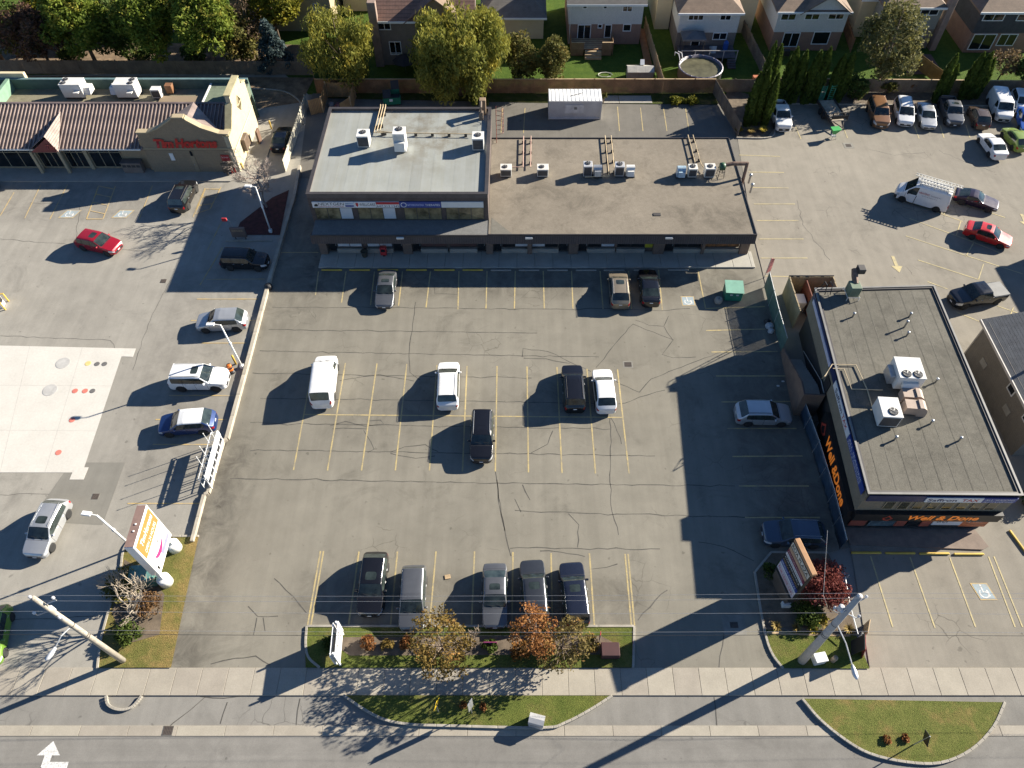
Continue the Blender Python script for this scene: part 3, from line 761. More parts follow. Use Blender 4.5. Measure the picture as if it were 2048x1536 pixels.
verge('drive_through_bed', [(-28.44, 58.73, 0), (-25.92, 62.72, 0), (-24.4, 63.96, 0), (-23.97, 56.83, 0), (-28.51, 56.83, 0)], M('red_mulch', (0.07, 0.022, 0.02), 0.95, var=0.4, scale=2, fine=0.3), 0.02)
# raised strip of wall between the two lots
lot_wall = tag(empty('retaining_wall'), 'long pale concrete retaining wall between the two parking lots', 'wall')
wl = [(-23.92, 67.85, 0), (-23.54, 62.72, 0), (-23.65, 51.46, 0), (-23.49, 40.87, 0), (-23.41, 32.28, 0)]
for a, b in zip(wl[:-1], wl[1:]):
    kerb([a, b], None, 0.34, 0.34, lot_wall, M('wall_cap_concrete', (0.36, 0.32, 0.255), 0.9, var=0.18, scale=1.2, bump=0.3, fine=0.1))
kerb([(-23.41, 32.28, 0), (-23.68, 32.04, 0), (-23.66, 27.36, 0), (-23.92, 27.19, 0), (-23.82, 23.35, 0)], None, 0.26, 0.32, lot_wall, MATS['wall_cap_concrete'])
# drive-through kerb behind the coffee shop and garden kerb at the upper right
kerb(curve_pts([(-32.85, 83.44, 0), (-29.08, 83, 0), (-26.99, 81.58, 0), (-25.7, 79.45, 0), (-24.95, 75.86, 0)], 4), 'drive_through_kerb')
verge('cedar_bed', [(25.54, 83.77, 0), (30.7, 80.51, 0), (29.48, 74.67, 0), (28.64, 73.41, 0), (25.05, 73.5, 0)], SOIL, 0.06)
kerb(curve_pts([(25.02, 73.31, 0), (28.03, 73.21, 0), (29.33, 73.7, 0), (29.86, 75.36, 0), (30.48, 79.45, 0)], 4), 'cedar_bed_kerb')
verge('fence_side_bed', [(31, 80.2, 0), (78, 79.2, 0), (78, 82.6, 0), (31, 82.6, 0)], SOIL, 0.06)
kerb([(31, 80.2, 0), (78, 79.2, 0)], 'fence_bed_kerb')
# rear strip of weeds and slabs behind the plaza
verge('rear_weeds', [(-3, 80.6, 0), (24, 80.0, 0), (24.6, 82.5, 0), (-24, 82.5, 0), (-24, 81.4, 0)], grass_mat('weedy_grass', (0.035, 0.05, 0.012), (0.07, 0.085, 0.02), (0.12, 0.09, 0.05), 0.5), 0.03)
for a, b in ((10.0, 12.2), (12.26, 16.2)):
    MB().cbox(a, b, 80.3, 81.9, 0.0, 0.07, 0.02).build('concrete_slab', CONCRETE, rear_lot)
# shop-front walk
walk = struct(empty('plaza_walk'))
x = -19.3
while x < 23.0:
    w = min(1.75, 23.05 - x)
    MB().cbox(x + 0.01, x + w - 0.01, 52.05, 54.3, -0.05, 0.14, 0.02).build('walk_slab', M('walk_concrete_%d' % random.randrange(3), (0.36, 0.345, 0.30), 0.9, var=0.1, scale=0.8, bump=0.2, fine=0.08), walk)
    x += w
# wheel stops in front of the walk
ws = MB().cbox(-1.0, 1.0, -0.09, 0.09, 0, 0.13, 0.045).mesh('wheel_stop')
stops = [(-17.95, 51.74, 0), (-15.24, 51.74, 0), (-12.53, 51.74, 0), (-9.77, 51.74, 0), (-7.06, 51.74, 0), (-4.31, 51.74, 0), (-1.6, 51.7, 0), (1.11, 51.7, 0), (3.87, 51.7, 0), (6.63, 51.7, 0), (9.33, 51.7, 0), (12.23, 51.7, 0), (15.53, 51.74, 0)]
for i, p in enumerate(stops):
    o = link('wheel_stop', ws, None)
    if not ws.materials: ws.materials.append(None)
    o.material_slots[0].link = 'OBJECT'
    o.material_slots[0].material = YELLOW if i < 6 else CONCRETE
    o.location = (p[0], p[1], 0)
    tag(o, '%s parking block in front of the plaza walk, %s from the left' % ('yellow' if i < 6 else 'bare concrete', ['first', 'second', 'third', 'fourth', 'fifth', 'sixth', 'seventh', 'eighth', 'ninth', 'tenth', 'eleventh', 'twelfth', 'thirteenth'][i]), 'parking block', 'parking blocks along the plaza walk')
for i, p in enumerate([(25.34, 22.52, 0), (27.8, 22.49, 0), (30.26, 22.45, 0), (32.75, 22.41, 0)]):
    o = link('wheel_stop', ws, None)
    o.material_slots[0].link = 'OBJECT'; o.material_slots[0].material = YELLOW
    o.location = (p[0], p[1], 0); o.scale = (1.1, 1.0, 1.0)
    tag(o, 'yellow parking block in front of the restaurant, %s from the left' % ['first', 'second', 'third', 'fourth'][i], 'parking block', 'parking blocks before the restaurant')
o = link('wheel_stop', ws, None); o.material_slots[0].link = 'OBJECT'; o.material_slots[0].material = YELLOW
o.location = (36.73, 23.35, 0); o.rotation_euler = (0, 0, R(105))
tag(o, 'yellow parking block standing crosswise right of the restaurant', 'parking block', 'parking blocks before the restaurant')
# coffee shop apron
struct(MB().prism([(-62, 65.35, 0), (-31.0, 65.35, 0), (-29.6, 66.3, 0), (-27.9, 68.4, 0), (-27.9, 72.5, 0), (-31, 72.5, 0), (-31, 67.6, 0), (-62, 67.6, 0)], -0.05, 0.1).build('coffee_shop_walk', CONCRETE))

# ---------------------------------------------------------------- buildings
BRICK_DARK = courses('dark_brown_brick', (0.095, 0.072, 0.063), (0.055, 0.045, 0.04), 0.075, 0.0, 0.25)
BRICK_TAN = courses('tan_brick', (0.30, 0.23, 0.145), (0.23, 0.175, 0.115), 0.2, 0.0, 0.1)
BRICK_ROSE = courses('rose_brick', (0.27, 0.16, 0.115), (0.22, 0.15, 0.12), 0.12, 0.0, 0.15)
BRICK_GREY = courses('grey_brown_brick', (0.20, 0.165, 0.14), (0.15, 0.125, 0.11), 0.12, 0.0, 0.15)
STUCCO_TAN = M('tan_stucco', (0.36, 0.295, 0.19), 0.9, var=0.1, scale=0.7, fine=0.07)
STUCCO_PALE = M('cream_stucco', (0.56, 0.47, 0.31), 0.9, var=0.08, scale=0.7, fine=0.06)
SIDING_WHITE = courses('white_siding', (0.58, 0.57, 0.53), (0.44, 0.43, 0.40), 0.13, 0.0, 0.04, bump=0.3)
SIDING_CREAM = courses('cream_siding', (0.52, 0.46, 0.33), (0.42, 0.37, 0.27), 0.13, 0.0, 0.05, bump=0.3)
SIDING_GREY = courses('grey_siding', (0.26, 0.265, 0.235), (0.2, 0.2, 0.18), 0.13, 0.0, 0.05, bump=0.3)
CLAP = courses('grey_clapboard', (0.20, 0.185, 0.16), (0.10, 0.095, 0.085), 0.2, 0.0, 0.1, bump=0.7)
SHINGLE_BROWN = courses('brown_shingles', (0.19, 0.135, 0.095), (0.12, 0.09, 0.065), 0.22, 0.0, 0.2, axis='Y')
SHINGLE_GREY = courses('grey_shingles', (0.145, 0.135, 0.12), (0.09, 0.085, 0.075), 0.22, 0.0, 0.2, axis='Y')
SHINGLE_DARK = courses('dark_shingles', (0.055, 0.055, 0.06), (0.035, 0.035, 0.04), 0.22, 0.0, 0.25, axis='Y')
SHINGLE_SLATE = courses('slate_shingles', (0.125, 0.13, 0.135), (0.06, 0.06, 0.065), 0.24, 0.5, 0.22, axis='X')
TILE_RED = courses('red_roof_tiles', (0.21, 0.12, 0.09), (0.07, 0.045, 0.04), 0.42, 0.36, 0.2, axis='Y', gapw=0.25)
FASCIA = courses('ribbed_brown_fascia', (0.075, 0.062, 0.06), (0.035, 0.03, 0.03), 0.22, 0.0, 0.15, axis='X', gapw=0.3, bump=0.9)
RIB_ROOF = M('ribbed_roof_metal', (0.155, 0.118, 0.108), 0.5, 0.1, var=0.25, scale=0.9, fine=0.12)
RIB_EDGE = M('roof_batten_metal', (0.30, 0.235, 0.205), 0.5, 0.1, var=0.3, scale=0.9)
COPING_DARK = M('dark_coping', (0.045, 0.04, 0.04), 0.5)
COPING_PALE = M('pale_coping', (0.50, 0.47, 0.42), 0.6, var=0.12)

def gravel_roof(name, col, stain=0.35, sc=0.35):
    if name in MATS: return MATS[name]
    m, nt, b = new_mat(name); v = coords(nt)
    c = ramp(nt, noise(nt, 0.16, 6, 0.6, v), [(0.3, tuple(x * 0.86 for x in col)), (0.7, tuple(x * 1.12 for x in col))])
    c = mix(nt, 1.0, c, ramp(nt, noise(nt, sc, 7, 0.75, v, 0.5), [(0.5, grey(1.0)), (0.72, grey(1 - stain))]), 'MULTIPLY')
    c = mix(nt, 1.0, c, ramp(nt, noise(nt, 2.2, 6, 0.7, v), [(0.3, grey(0.88)), (0.7, grey(1.1))]), 'MULTIPLY')
    c = mix(nt, 1.0, c, ramp(nt, noise(nt, 12, 3, 0.8, v), [(0.3, grey(0.82)), (0.7, grey(1.16))]), 'MULTIPLY')
    nt.links.new(c, b.inputs['Base Color'])
    b.inputs['Roughness'].default_value = 0.95; b.inputs['Specular IOR Level'].default_value = 0.2
    bn = nt.nodes.new('ShaderNodeBump'); bn.inputs['Strength'].default_value = 0.5; bn.inputs['Distance'].default_value = 0.03
    nt.links.new(noise(nt, 14, 4, 0.8, v), bn.inputs['Height']); nt.links.new(bn.outputs[0], b.inputs['Normal'])
    MATS[name] = m
    return m
ROOF_TAR = gravel_roof('tar_and_gravel_roof', (0.215, 0.187, 0.148), 0.42, 0.28)
ROOF_GREY = gravel_roof('grey_cap_sheet_roof', (0.145, 0.136, 0.113), 0.42, 0.24)
ROOF_GREEN = gravel_roof('mossy_green_roof', (0.15, 0.18, 0.13), 0.4, 0.5)

def ring_walls(quad, z0, z1, t=0.22):
    """Upright wall band round a quad, leaning outwards by nothing; returns MB with inner and outer faces."""
    c = Vector((sum(p[0] for p in quad) / 4, sum(p[1] for p in quad) / 4))
    inn = []
    for p in quad:
        d = Vector((p[0], p[1])) - c
        inn.append((p[0] - math.copysign(t, d.x), p[1] - math.copysign(t, d.y)))
    m = MB(); n = len(quad)
    vs_ = [(p[0], p[1], z) for z in (z0, z1) for p in quad] + [(p[0], p[1], z) for z in (z0, z1) for p in inn]
    fs = []
    for i in range(n):
        j = (i + 1) % n
        fs += [(i, j, n + j, n + i), (2 * n + j, 2 * n + i, 3 * n + i, 3 * n + j), (n + i, n + j, 3 * n + j, 3 * n + i), (j, i, 2 * n + i, 2 * n + j)]
    return m.add(vs_, fs)

def window(parent, r, y, panes=2, frame=None, gl=None, ft=0.07, depth=0.06, mull=0.05, blind=None, trans=None, name='window'):
    """Framed window on a wall that faces the street (towards -y). r = x0, x1, z0, z1."""
    x0, x1, z0, z1 = r
    fr = MB()
    fr.box(x0 - ft, x1 + ft, y - depth, y + 0.01, z0 - ft, z0).box(x0 - ft, x1 + ft, y - depth, y + 0.01, z1, z1 + ft)
    fr.box(x0 - ft, x0, y - depth, y + 0.01, z0, z1).box(x1, x1 + ft, y - depth, y + 0.01, z0, z1)
    for k in range(1, panes):
        xx = x0 + (x1 - x0) * k / panes
        fr.box(xx - mull / 2, xx + mull / 2, y - depth + 0.012, y + 0.01, z0, z1)
    if trans:
        fr.box(x0, x1, y - depth + 0.010, y + 0.01, trans - mull / 2, trans + mull / 2)
    w = fr.build(name, frame or WHITE, parent)
    for k in range(panes):
        a = x0 + (x1 - x0) * k / panes + (mull / 2 if k else 0); b = x0 + (x1 - x0) * (k + 1) / panes - (mull / 2 if k < panes - 1 else 0)
        mt = gl or GLASS_DARK
        if blind and k in blind: mt = M('white_blind', (0.50, 0.53, 0.56), 0.5, var=0.05)
        MB().add([(a, y - 0.02, z0), (b, y - 0.02, z0), (b, y - 0.02, z1), (a, y - 0.02, z1)], [(0, 1, 2, 3)]).build('pane', mt, w)
    return w

def side_window(parent, x, y0, y1, z0, z1, sgn=-1, frame=None, panes=1):
    """Framed window on a wall that faces along x."""
    t = 0.08; d = 0.06 * sgn
    xa, xb = sorted((x - 0.01 * sgn, x + d))
    fr = MB().box(xa, xb, y0 - t, y1 + t, z0 - t, z0).box(xa, xb, y0 - t, y1 + t, z1, z1 + t).box(xa, xb, y0 - t, y0, z0, z1).box(xa, xb, y1, y1 + t, z0, z1)
    w = fr.build('window', frame or WHITE, parent)
    xx = x + 0.02 * sgn
    MB().add([(xx, y0, z0), (xx, y1, z0), (xx, y1, z1), (xx, y0, z1)], [(0, 1, 2, 3)]).build('pane', GLASS_DARK, w)

# ---- the plaza: two-storey block and long one-storey wing
plaza = empty('plaza_building', (0, 0, 0), 0, 'two-storey brown brick plaza with a long one-storey shop wing', 'building')
TX0, TX1, TY0, TY1, TZ = -19.55, -2.76, 55.05, 69.1, 6.5
MB().box(TX0, TX1, TY0, TY1, 3.35, TZ - 0.42).build('upper_wall', BRICK_DARK, plaza)
MB().box(TX0 + 0.3, TX1 + 0.0, 54.35, TY1 - 0.02, 0.0, 3.36).build('lower_wall', BRICK_DARK, plaza)
ring_walls([(TX0, TY0), (TX1, TY0), (TX1, TY1), (TX0, TY1)], TZ - 0.43, TZ, 0.22).build('parapet', courses('soldier_brick', (0.115, 0.095, 0.088), (0.06, 0.05, 0.05), 0.12, 0, 0.2, axis='X'), plaza)
cp = ring_walls([(TX0 - 0.05, TY0 - 0.05), (TX1 + 0.05, TY0 - 0.05), (TX1 + 0.05, TY1 + 0.05), (TX0 - 0.05, TY1 + 0.05)], TZ + 0.002, TZ + 0.05, 0.34)
cp.build('coping', COPING_DARK, plaza)
# membrane sheets of the upper roof
mem = []
for k in range(4):
    g_ = 0.28 + 0.016 * k
    mm, nt, b = new_mat('roof_membrane_%d' % k); v = coords(nt)
    c = ramp(nt, noise(nt, 0.3, 6, 0.65, v), [(0.3, (g_ * 0.80, g_ * 0.84, g_ * 0.78)), (0.7, (g_ * 0.98, g_ * 1.02, g_ * 0.97))])
    mp = nt.nodes.new('ShaderNodeMapping'); mp.inputs['Scale'].default_value = (1.6, 0.12, 1); nt.links.new(v, mp.inputs['Vector'])
    c = mix(nt, 1.0, c, ramp(nt, noise(nt, 1.0, 5, 0.7, mp.outputs[0]), [(0.35, (0.93, 0.91, 0.86)), (0.6, (1.0, 1.0, 1.0))]), 'MULTIPLY')
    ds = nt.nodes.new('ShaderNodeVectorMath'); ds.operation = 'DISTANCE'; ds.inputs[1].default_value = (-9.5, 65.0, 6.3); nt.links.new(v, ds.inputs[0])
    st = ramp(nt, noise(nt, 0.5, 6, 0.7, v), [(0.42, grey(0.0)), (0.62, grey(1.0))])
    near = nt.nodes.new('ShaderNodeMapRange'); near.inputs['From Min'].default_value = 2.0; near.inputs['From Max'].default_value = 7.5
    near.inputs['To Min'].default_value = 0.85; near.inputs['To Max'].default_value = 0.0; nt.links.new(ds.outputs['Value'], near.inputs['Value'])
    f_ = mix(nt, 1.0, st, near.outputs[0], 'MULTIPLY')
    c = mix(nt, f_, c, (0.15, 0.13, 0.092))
    nt.links.new(c, b.inputs['Base Color']); b.inputs['Roughness'].default_value = 0.7
    mem.append(mm)
x = TX0 + 0.22; k = 0
while x < TX1 - 0.24:
    w = min(1.02, TX1 - 0.22 - x)
    MB().box(x, x + w + 0.03, TY0 + 0.22, TY1 - 0.22, TZ - 0.42, TZ - 0.26 + (0.006 if k % 2 else 0)).build('roof_sheet', mem[random.randrange(4)], plaza)
    x += w; k += 1
# upper windows, in four bays
for r_, bl in (((-19.11, -15.62, 3.63, 4.92), (2,)), ((-15.06, -11.56, 3.63, 4.92), (2,)), ((-10.68, -7.22, 3.57, 4.92), ()), ((-6.73, -3.2, 3.57, 4.92), ())):
    window(plaza, r_, 55.05, 3, DARK, GLASS_SHOP, 0.05, 0.05, 0.06, bl)
sb = (-19.21, -3.19, 5.03, 5.67)
def band(x0, x1, mt, nm='sign_panel'):
    return plate(nm, (x0, 55.05, sb[2]), (1, 0, 0), (0, 0, 1), x1 - x0, sb[3] - sb[2], 0.12, mt, plaza)
SIGN_W = M('sign_white', (0.66, 0.67, 0.68), 0.4, var=0.03); SIGN_B = M('sign_blue', (0.03, 0.06, 0.25), 0.4, var=0.08); SIGN_R = M('sign_red', (0.42, 0.03, 0.035), 0.4, var=0.08); SIGN_K = M('sign_black', (0.012, 0.012, 0.013), 0.45); SIGN_N = M('sign_navy', (0.015, 0.025, 0.09), 0.4)
Wd = sb[1] - sb[0]; hb = sb[3] - sb[2]
def at(t): return sb[0] + Wd * t
band(at(0), at(0.245), SIGN_W); band(at(0.247), at(0.372), SIGN_W); band(at(0.374), at(0.508), SIGN_W); band(at(0.51), at(0.752), SIGN_B); band(at(0.754), at(1.0), M('blank_sign', (0.58, 0.6, 0.6), 0.4, var=0.05))
fy = 54.93
def st_(body, a, b, z0, z1, mt, **k):
    text('sign_letters', body, (at(a), fy, sb[2] + hb * z0), (1, 0, 0), (0, 0, 1), (b - a) * Wd, hb * (z1 - z0), mt, plaza, 0.004, **k)
def sp_(a, b, z0, z1, mt):
    plate('sign_stripe', (at(a), fy, sb[2] + hb * z0), (1, 0, 0), (0, 0, 1), (b - a) * Wd, hb * (z1 - z0), 0.003, mt, plaza)
MB().wall_prism([(at(0.010), sb[2] + hb * .22), (at(0.030), sb[2] + hb * .22), (at(0.034), sb[2] + hb * .5), (at(0.024), sb[2] + hb * .72), (at(0.012), sb[2] + hb * .5)], fy - 0.008, fy).build('sign_emblem', SIGN_K, plaza)
st_('NEXTGEN', 0.036, 0.185, 0.42, 0.92, SIGN_K); st_('DRIVING', 0.036, 0.108, 0.10, 0.34, SIGN_R); st_('SCHOOL', 0.115, 0.185, 0.10, 0.34, SIGN_R); sp_(0.192, 0.242, 0.14, 0.46, SIGN_B); sp_(0.192, 0.242, 0.58, 0.86, M('sign_pale_blue', (0.3, 0.4, 0.55), 0.4))
MB().wall_prism([(at(0.262), sb[2] + hb * .12), (at(0.269), sb[2] + hb * .4), (at(0.270), sb[2] + hb * .85), (at(0.254), sb[2] + hb * .85), (at(0.255), sb[2] + hb * .4)], fy - 0.008, fy).build('sign_emblem', SIGN_R, plaza)
st_('WELLCARE', 0.275, 0.368, 0.30, 0.82, SIGN_K); sp_(0.374, 0.508, 0.58, 1.0, SIGN_R); st_('647.313.1345', 0.377, 0.506, 0.08, 0.46, SIGN_K)
MB().lathe([(hb * 0.44, 0), (hb * 0.44, 0.008)], (at(0.534), fy - 0.004, sb[2] + hb * 0.5), 18, 'Y').build('sign_emblem', SIGN_W, plaza)
MB().lathe([(hb * 0.34, 0), (hb * 0.34, 0.012)], (at(0.534), fy - 0.008, sb[2] + hb * 0.5), 18, 'Y').build('sign_emblem', SIGN_B, plaza)
st_('ARTHROMATRIX', 0.555, 0.652, 0.30, 0.66, M('sign_lilac', (0.45, 0.5, 0.75), 0.4)); st_('THERAPIES', 0.66, 0.745, 0.30, 0.66, SIGN_W)
# canopy roof in front of the two-storey block, shop wing roof and fascia
LX0, LX1, LY0, LY1, LZ = -2.75, 22.5, 52.8, 68.1, 3.55
MB().box(-19.35, -2.2, LY0 + 0.1, TY0, 3.18, 3.44).build('canopy_roof', gravel_roof('canopy_membrane', (0.17, 0.17, 0.165), 0.15), plaza)
MB().box(LX0 + 0.01, LX1 - 0.10, LY0 + 0.10, LY1 - 0.05, 2.95, LZ - 0.06).build('wing_roof', ROOF_TAR, plaza)
MB().prism([(-2.5, LY0 + 0.12), (-0.4, LY0 + 0.12), (-2.5, TY0 + 0.3)], LZ - 0.06, LZ - 0.05).build('roof_patch', gravel_roof('smooth_roof_patch', (0.17, 0.16, 0.135), 0.1), plaza)
for (a, b, c_, d) in ((LX0, LX1, LY0 + 0.0, LY0 + 0.11), (LX1 - 0.11, LX1, LY0 + 0.11, LY1), (LX0, LX1 - 0.11, LY1 - 0.06, LY1 + 0.06)):
    MB().cbox(a, b, c_, d, LZ - 0.2, LZ + 0.05, 0.02).build('roof_edge', COPING_DARK, plaza)
MB().cbox(-19.5, LX0, LY0, LY0 + 0.11, 3.25, 3.50, 0.02).build('roof_edge', COPING_DARK, plaza)
MB().side_prism([(LY0 + 0.03, 3.45), (LY0 - 0.10, 2.55), (LY0 + 0.9, 2.5), (LY0 + 0.9, 3.2)], -19.5, LX0).build('fascia', FASCIA, plaza)
MB().side_prism([(LY0 + 0.03, 3.40), (LY0 - 0.10, 2.52), (LY0 + 0.9, 2.47), (LY0 + 0.9, 3.2)], LX0, LX1).build('fascia', FASCIA, plaza)
MB().box(LX0, 21.5, 54.35, LY1 - 0.1, 0.0, 3.0).build('wing_wall', courses('brown_brick', (0.16, 0.115, 0.09), (0.10, 0.075, 0.06), 0.1, 0, 0.2), plaza)
PX = lambda p: (p - 1035) * 0.04857
for a, b in ((637, 653), (805, 823), (972, 986), (1055, 1064), (1138, 1157), (1308, 1330), (1405, 1411), (1482, 1500)):
    MB().cbox(PX(a), PX(b), 53.85, 54.36, 0.14, 2.6, 0.02).build('pillar', MATS['brown_brick'], plaza)
for a, b, panes, mt, bl in ((673, 721, 2, GLASS_DARK, (0, 1)), (733, 782, 2, GLASS_DARK, (0, 1)), (842, 892, 2, None, ()), (900, 952, 2, None, ()), (1005, 1055, 2, GLASS_DARK, (1,)), (1065, 1116, 2, GLASS_DARK, (0,)),
                            (1177, 1230, 2, GLASS_DARK, (1,)), (1237, 1290, 2, GLASS_DARK, ()), (1352, 1404, 2, GLASS_DARK, ()), (1412, 1480, 3, M('warm_lit_display', (0.20, 0.09, 0.035), 0.6, var=0.6, scale=3), ())):
    window(plaza, (PX(a), PX(b), 0.75, 2.35), 54.35, panes, DARK, mt or M('maroon_panel', (0.09, 0.045, 0.04), 0.6), 0.06, 0.06, 0.06, bl, name='shop_window')
    MB().cbox(PX(a) - 0.1, PX(b) + 0.1, 54.05, 54.33, 0.14, 0.62, 0.02).build('stall_riser', CONCRETE, plaza)
for a, b in ((654, 672), (784, 804), (824, 841), (954, 971), (987, 1004), (1117, 1137), (1158, 1176), (1331, 1350)):
    d = MB().box(PX(a), PX(b), 54.30, 54.345, 0.14, 2.35).build('shop_door', DARK, plaza)
    MB().box(PX(a) + 0.08, PX(b) - 0.08, 54.28, 54.30, 0.3, 2.25).build('pane', GLASS_DARK, d)
    MB().box(PX(b) - 0.14, PX(b) - 0.10, 54.22, 54.28, 0.9, 1.3).build('handle', STEEL, d)
MB().box(PX(1292), PX(1307), 54.22, 54.30, 0.7, 2.3).build('yellow_poster', M('yellow_green_poster', (0.42, 0.38, 0.03), 0.5), plaza)
for p in (808, 1057, 1328):
    MB().cbox(PX(p) - 0.35, PX(p) + 0.35, 52.55, 52.76, 3.2, 3.38, 0.03).build('wall_light', OFFWHITE, plaza)
for a in (675, 701):
    text('poster_letters', 'OPEN' if a == 675 else 'SALE', (PX(a) + 0.15, 54.32, 1.4), (1, 0, 0), (0, 0, 1), 0.75, 0.4, SIGN_R if a == 675 else SIGN_K, plaza, 0.004)
# caged roof ladder on the east side of the two-storey block
lad = MB()
lx, ly = TX1 + 0.55, 67.6
for dy in (-0.3, 0.3):
    lad.tube([(lx, ly + dy, 2.2), (lx, ly + dy, 7.4)], 0.03, 5)
for k in range(15):
    lad.tube([(lx, ly - 0.3, 2.4 + k * 0.32), (lx, ly + 0.3, 2.4 + k * 0.32)], 0.02, 4)
hoop = lambda z: [(lx + 0.75 * math.sin(t), ly - 0.42 * math.cos(t), z) for t in [math.pi * k / 8 for k in range(9)]]
for k in range(6):
    lad.tube(hoop(4.6 + k * 0.55), 0.022, 4)
for t in (0.3, 0.5, 0.7):
    a = math.pi * t
    lad.tube([(lx + 0.75 * math.sin(a), ly - 0.42 * math.cos(a), 4.6), (lx + 0.75 * math.sin(a), ly - 0.42 * math.cos(a), 7.35)], 0.02, 4)
lad.build('ladder', M('rusty_red_steel', (0.20, 0.07, 0.05), 0.7), plaza)
MB().cbox(-3.9, -3.25, 68.1, 68.75, 6.2, 7.9, 0.03).build('chimney', M('chimney_brick', (0.24, 0.17, 0.11), 0.9), plaza)
ct = MB().cbox(-3.95, -3.5, 67.2, 67.65, 6.25, 7.1, 0.04).tube([(-3.72, 67.4, 7.0), (-3.72, 67.4, 7.6), (-3.72, 68.1, 7.8)], 0.12, 8)
ct.build('exhaust_flue', M('rusty_flue', (0.16, 0.12, 0.09), 0.7), plaza)

# ---- rooftop plant
FAN_K = M('fan_guard_black', (0.025, 0.025, 0.028), 0.5)
def fan_on(parent, x, y, z, r):
    MB().lathe([(r, 0), (r, 0.05), (r - 0.03, 0.07), (r * 0.92, 0.05)], (x, y, z), 20).build('fan_ring', FAN_K, parent)
    m = MB()
    for k in range(5):
        a = 2 * math.pi * k / 5; c_, s_ = math.cos(a), math.sin(a)
        f = lambda p, q, h: (x + p * c_ - q * s_, y + p * s_ + q * c_, z + h)
        m.add([f(0.08 * r, -0.06 * r, 0.055), f(0.85 * r, -0.3 * r, 0.055), f(0.9 * r, 0.05 * r, 0.075), f(0.1 * r, 0.06 * r, 0.075)], [(0, 1, 2, 3)])
    m.lathe([(0.16 * r, 0.04), (0.16 * r, 0.09)], (x, y, z), 8)
    m.build('fan_blades', M('fan_blade_grey', (0.16, 0.16, 0.16), 0.5), parent)
def rtu(p, w, d, h, label, rz=0.0, fans=((0, 0),), fr=0.3, mat=None, hood=None, grille=True, legs=0.15, louvre=True):
    """Rooftop unit standing on rails: cabinet, lid, fans, grille, access panel, optional intake hood."""
    t = empty('rooftop_unit', p, rz, label, 'air conditioner', 'rooftop air conditioning units')
    mt = mat or OFFWHITE
    MB().cbox(-w / 2, w / 2, -d / 2, d / 2, legs, h, 0.025).build('cabinet', mt, t)
    MB().cbox(-w / 2 - 0.03, w / 2 + 0.03, -d / 2 - 0.03, d / 2 + 0.03, h, h + 0.05, 0.02).build('lid', mt, t)
    for s in (-1, 1):
        MB().box(-w / 2 + 0.05, w / 2 - 0.05, s * d * 0.36 - 0.05, s * d * 0.36 + 0.05, 0.0, legs).build('rail', DARK, t)
    for fx, fy_ in fans:
        fan_on(t, fx, fy_, h + 0.05, fr)
    if grille:
        g = MB()
        for k in range(7):
            z = legs + 0.15 + (h - legs - 0.3) * k / 6
            g.box(-w / 2 + 0.08, w / 2 - 0.08, -d / 2 - 0.012, -d / 2 + 0.005, z - 0.025, z + 0.025)
        g.build('grille', M('coil_grille', (0.10, 0.10, 0.105), 0.5, 0.3), t)
        MB().box(-w / 2 + 0.06, w / 2 - 0.06, -d / 2 - 0.006, -d / 2 + 0.004, legs + 0.1, h - 0.1).build('coil', M('coil_dark', (0.045, 0.045, 0.05), 0.5), t)
    MB().box(w / 2 - 0.002, w / 2 + 0.012, -d * 0.36, d * 0.36, legs + 0.12, h - 0.12).build('access_panel', mt, t)
    if hood:
        hx0, hx1, hy0, hy1, z0, z1 = hood
        MB().side_prism([(hy0, z0), (hy1, z0), (hy1, z1), (hy0 + (hy1 - hy0) * 0.25, z1)], hx0, hx1).build('intake_hood', mt, t)
    return t
WU = M('white_unit_metal', (0.62, 0.61, 0.58), 0.45, var=0.07)
rtu((-15.15, 63.05, 6.2), 1.15, 1.25, 1.35, 'white air conditioner on the pale upper roof, left of the tall unit', fans=((0, 0.1),), fr=0.32, mat=WU)
u_ = rtu((-11.45, 62.31, 6.2), 1.15, 1.25, 2.1, 'tall white air handler in the middle of the pale upper roof', fans=((0, 0.22),), fr=0.34, mat=WU, grille=False, hood=(-0.5, 0.5, -1.05, -0.62, 0.45, 1.35))
MB().box(-0.5, 0.5, -0.64, -0.62, 1.4, 1.95).build('front_panel', M('panel_grey', (0.5, 0.5, 0.48), 0.5), u_)
rtu((-3.86, 62.56, 6.2), 1.1, 1.25, 1.4, 'white air conditioner at the right edge of the pale upper roof', fans=((0, 0.05),), fr=0.33, mat=WU)
rtu((-1.16, 61.87, 3.5), 1.1, 0.95, 0.95, 'small cream condenser at the left end of the shop wing roof', fans=((-0.1, 0),), fr=0.27, mat=OFFWHITE)
rtu((2.53, 61.87, 3.5), 1.1, 0.95, 0.95, 'small cream condenser, second from the left on the shop wing roof', fans=((-0.1, 0),), fr=0.27, mat=OFFWHITE)
def blower(p, label, flip=1, mt=None, rz=0):
    t = empty('exhaust_blower', p, rz, label, 'roof blower', 'roof blowers on the shop wing')
    m = mt or STEEL
    MB().side_prism([(-0.35, 0.1), (0.35, 0.1), (0.35, 0.9), (0.22, 1.08), (0.0, 1.14), (-0.22, 1.08), (-0.35, 0.9)], -0.42, 0.42).build('housing', m, t)
    MB().cbox(-0.5, 0.5, -0.45, 0.45, 0, 0.12, 0.02).build('base_curb', DARK, t)
    MB().side_prism([(-0.75, 0.35), (-0.36, 0.35), (-0.36, 0.85), (-0.62, 0.85)], -0.32, 0.32).build('outlet', m, t)
    return t
GU = M('silver_unit_metal', (0.5, 0.5, 0.5), 0.4, 0.3)
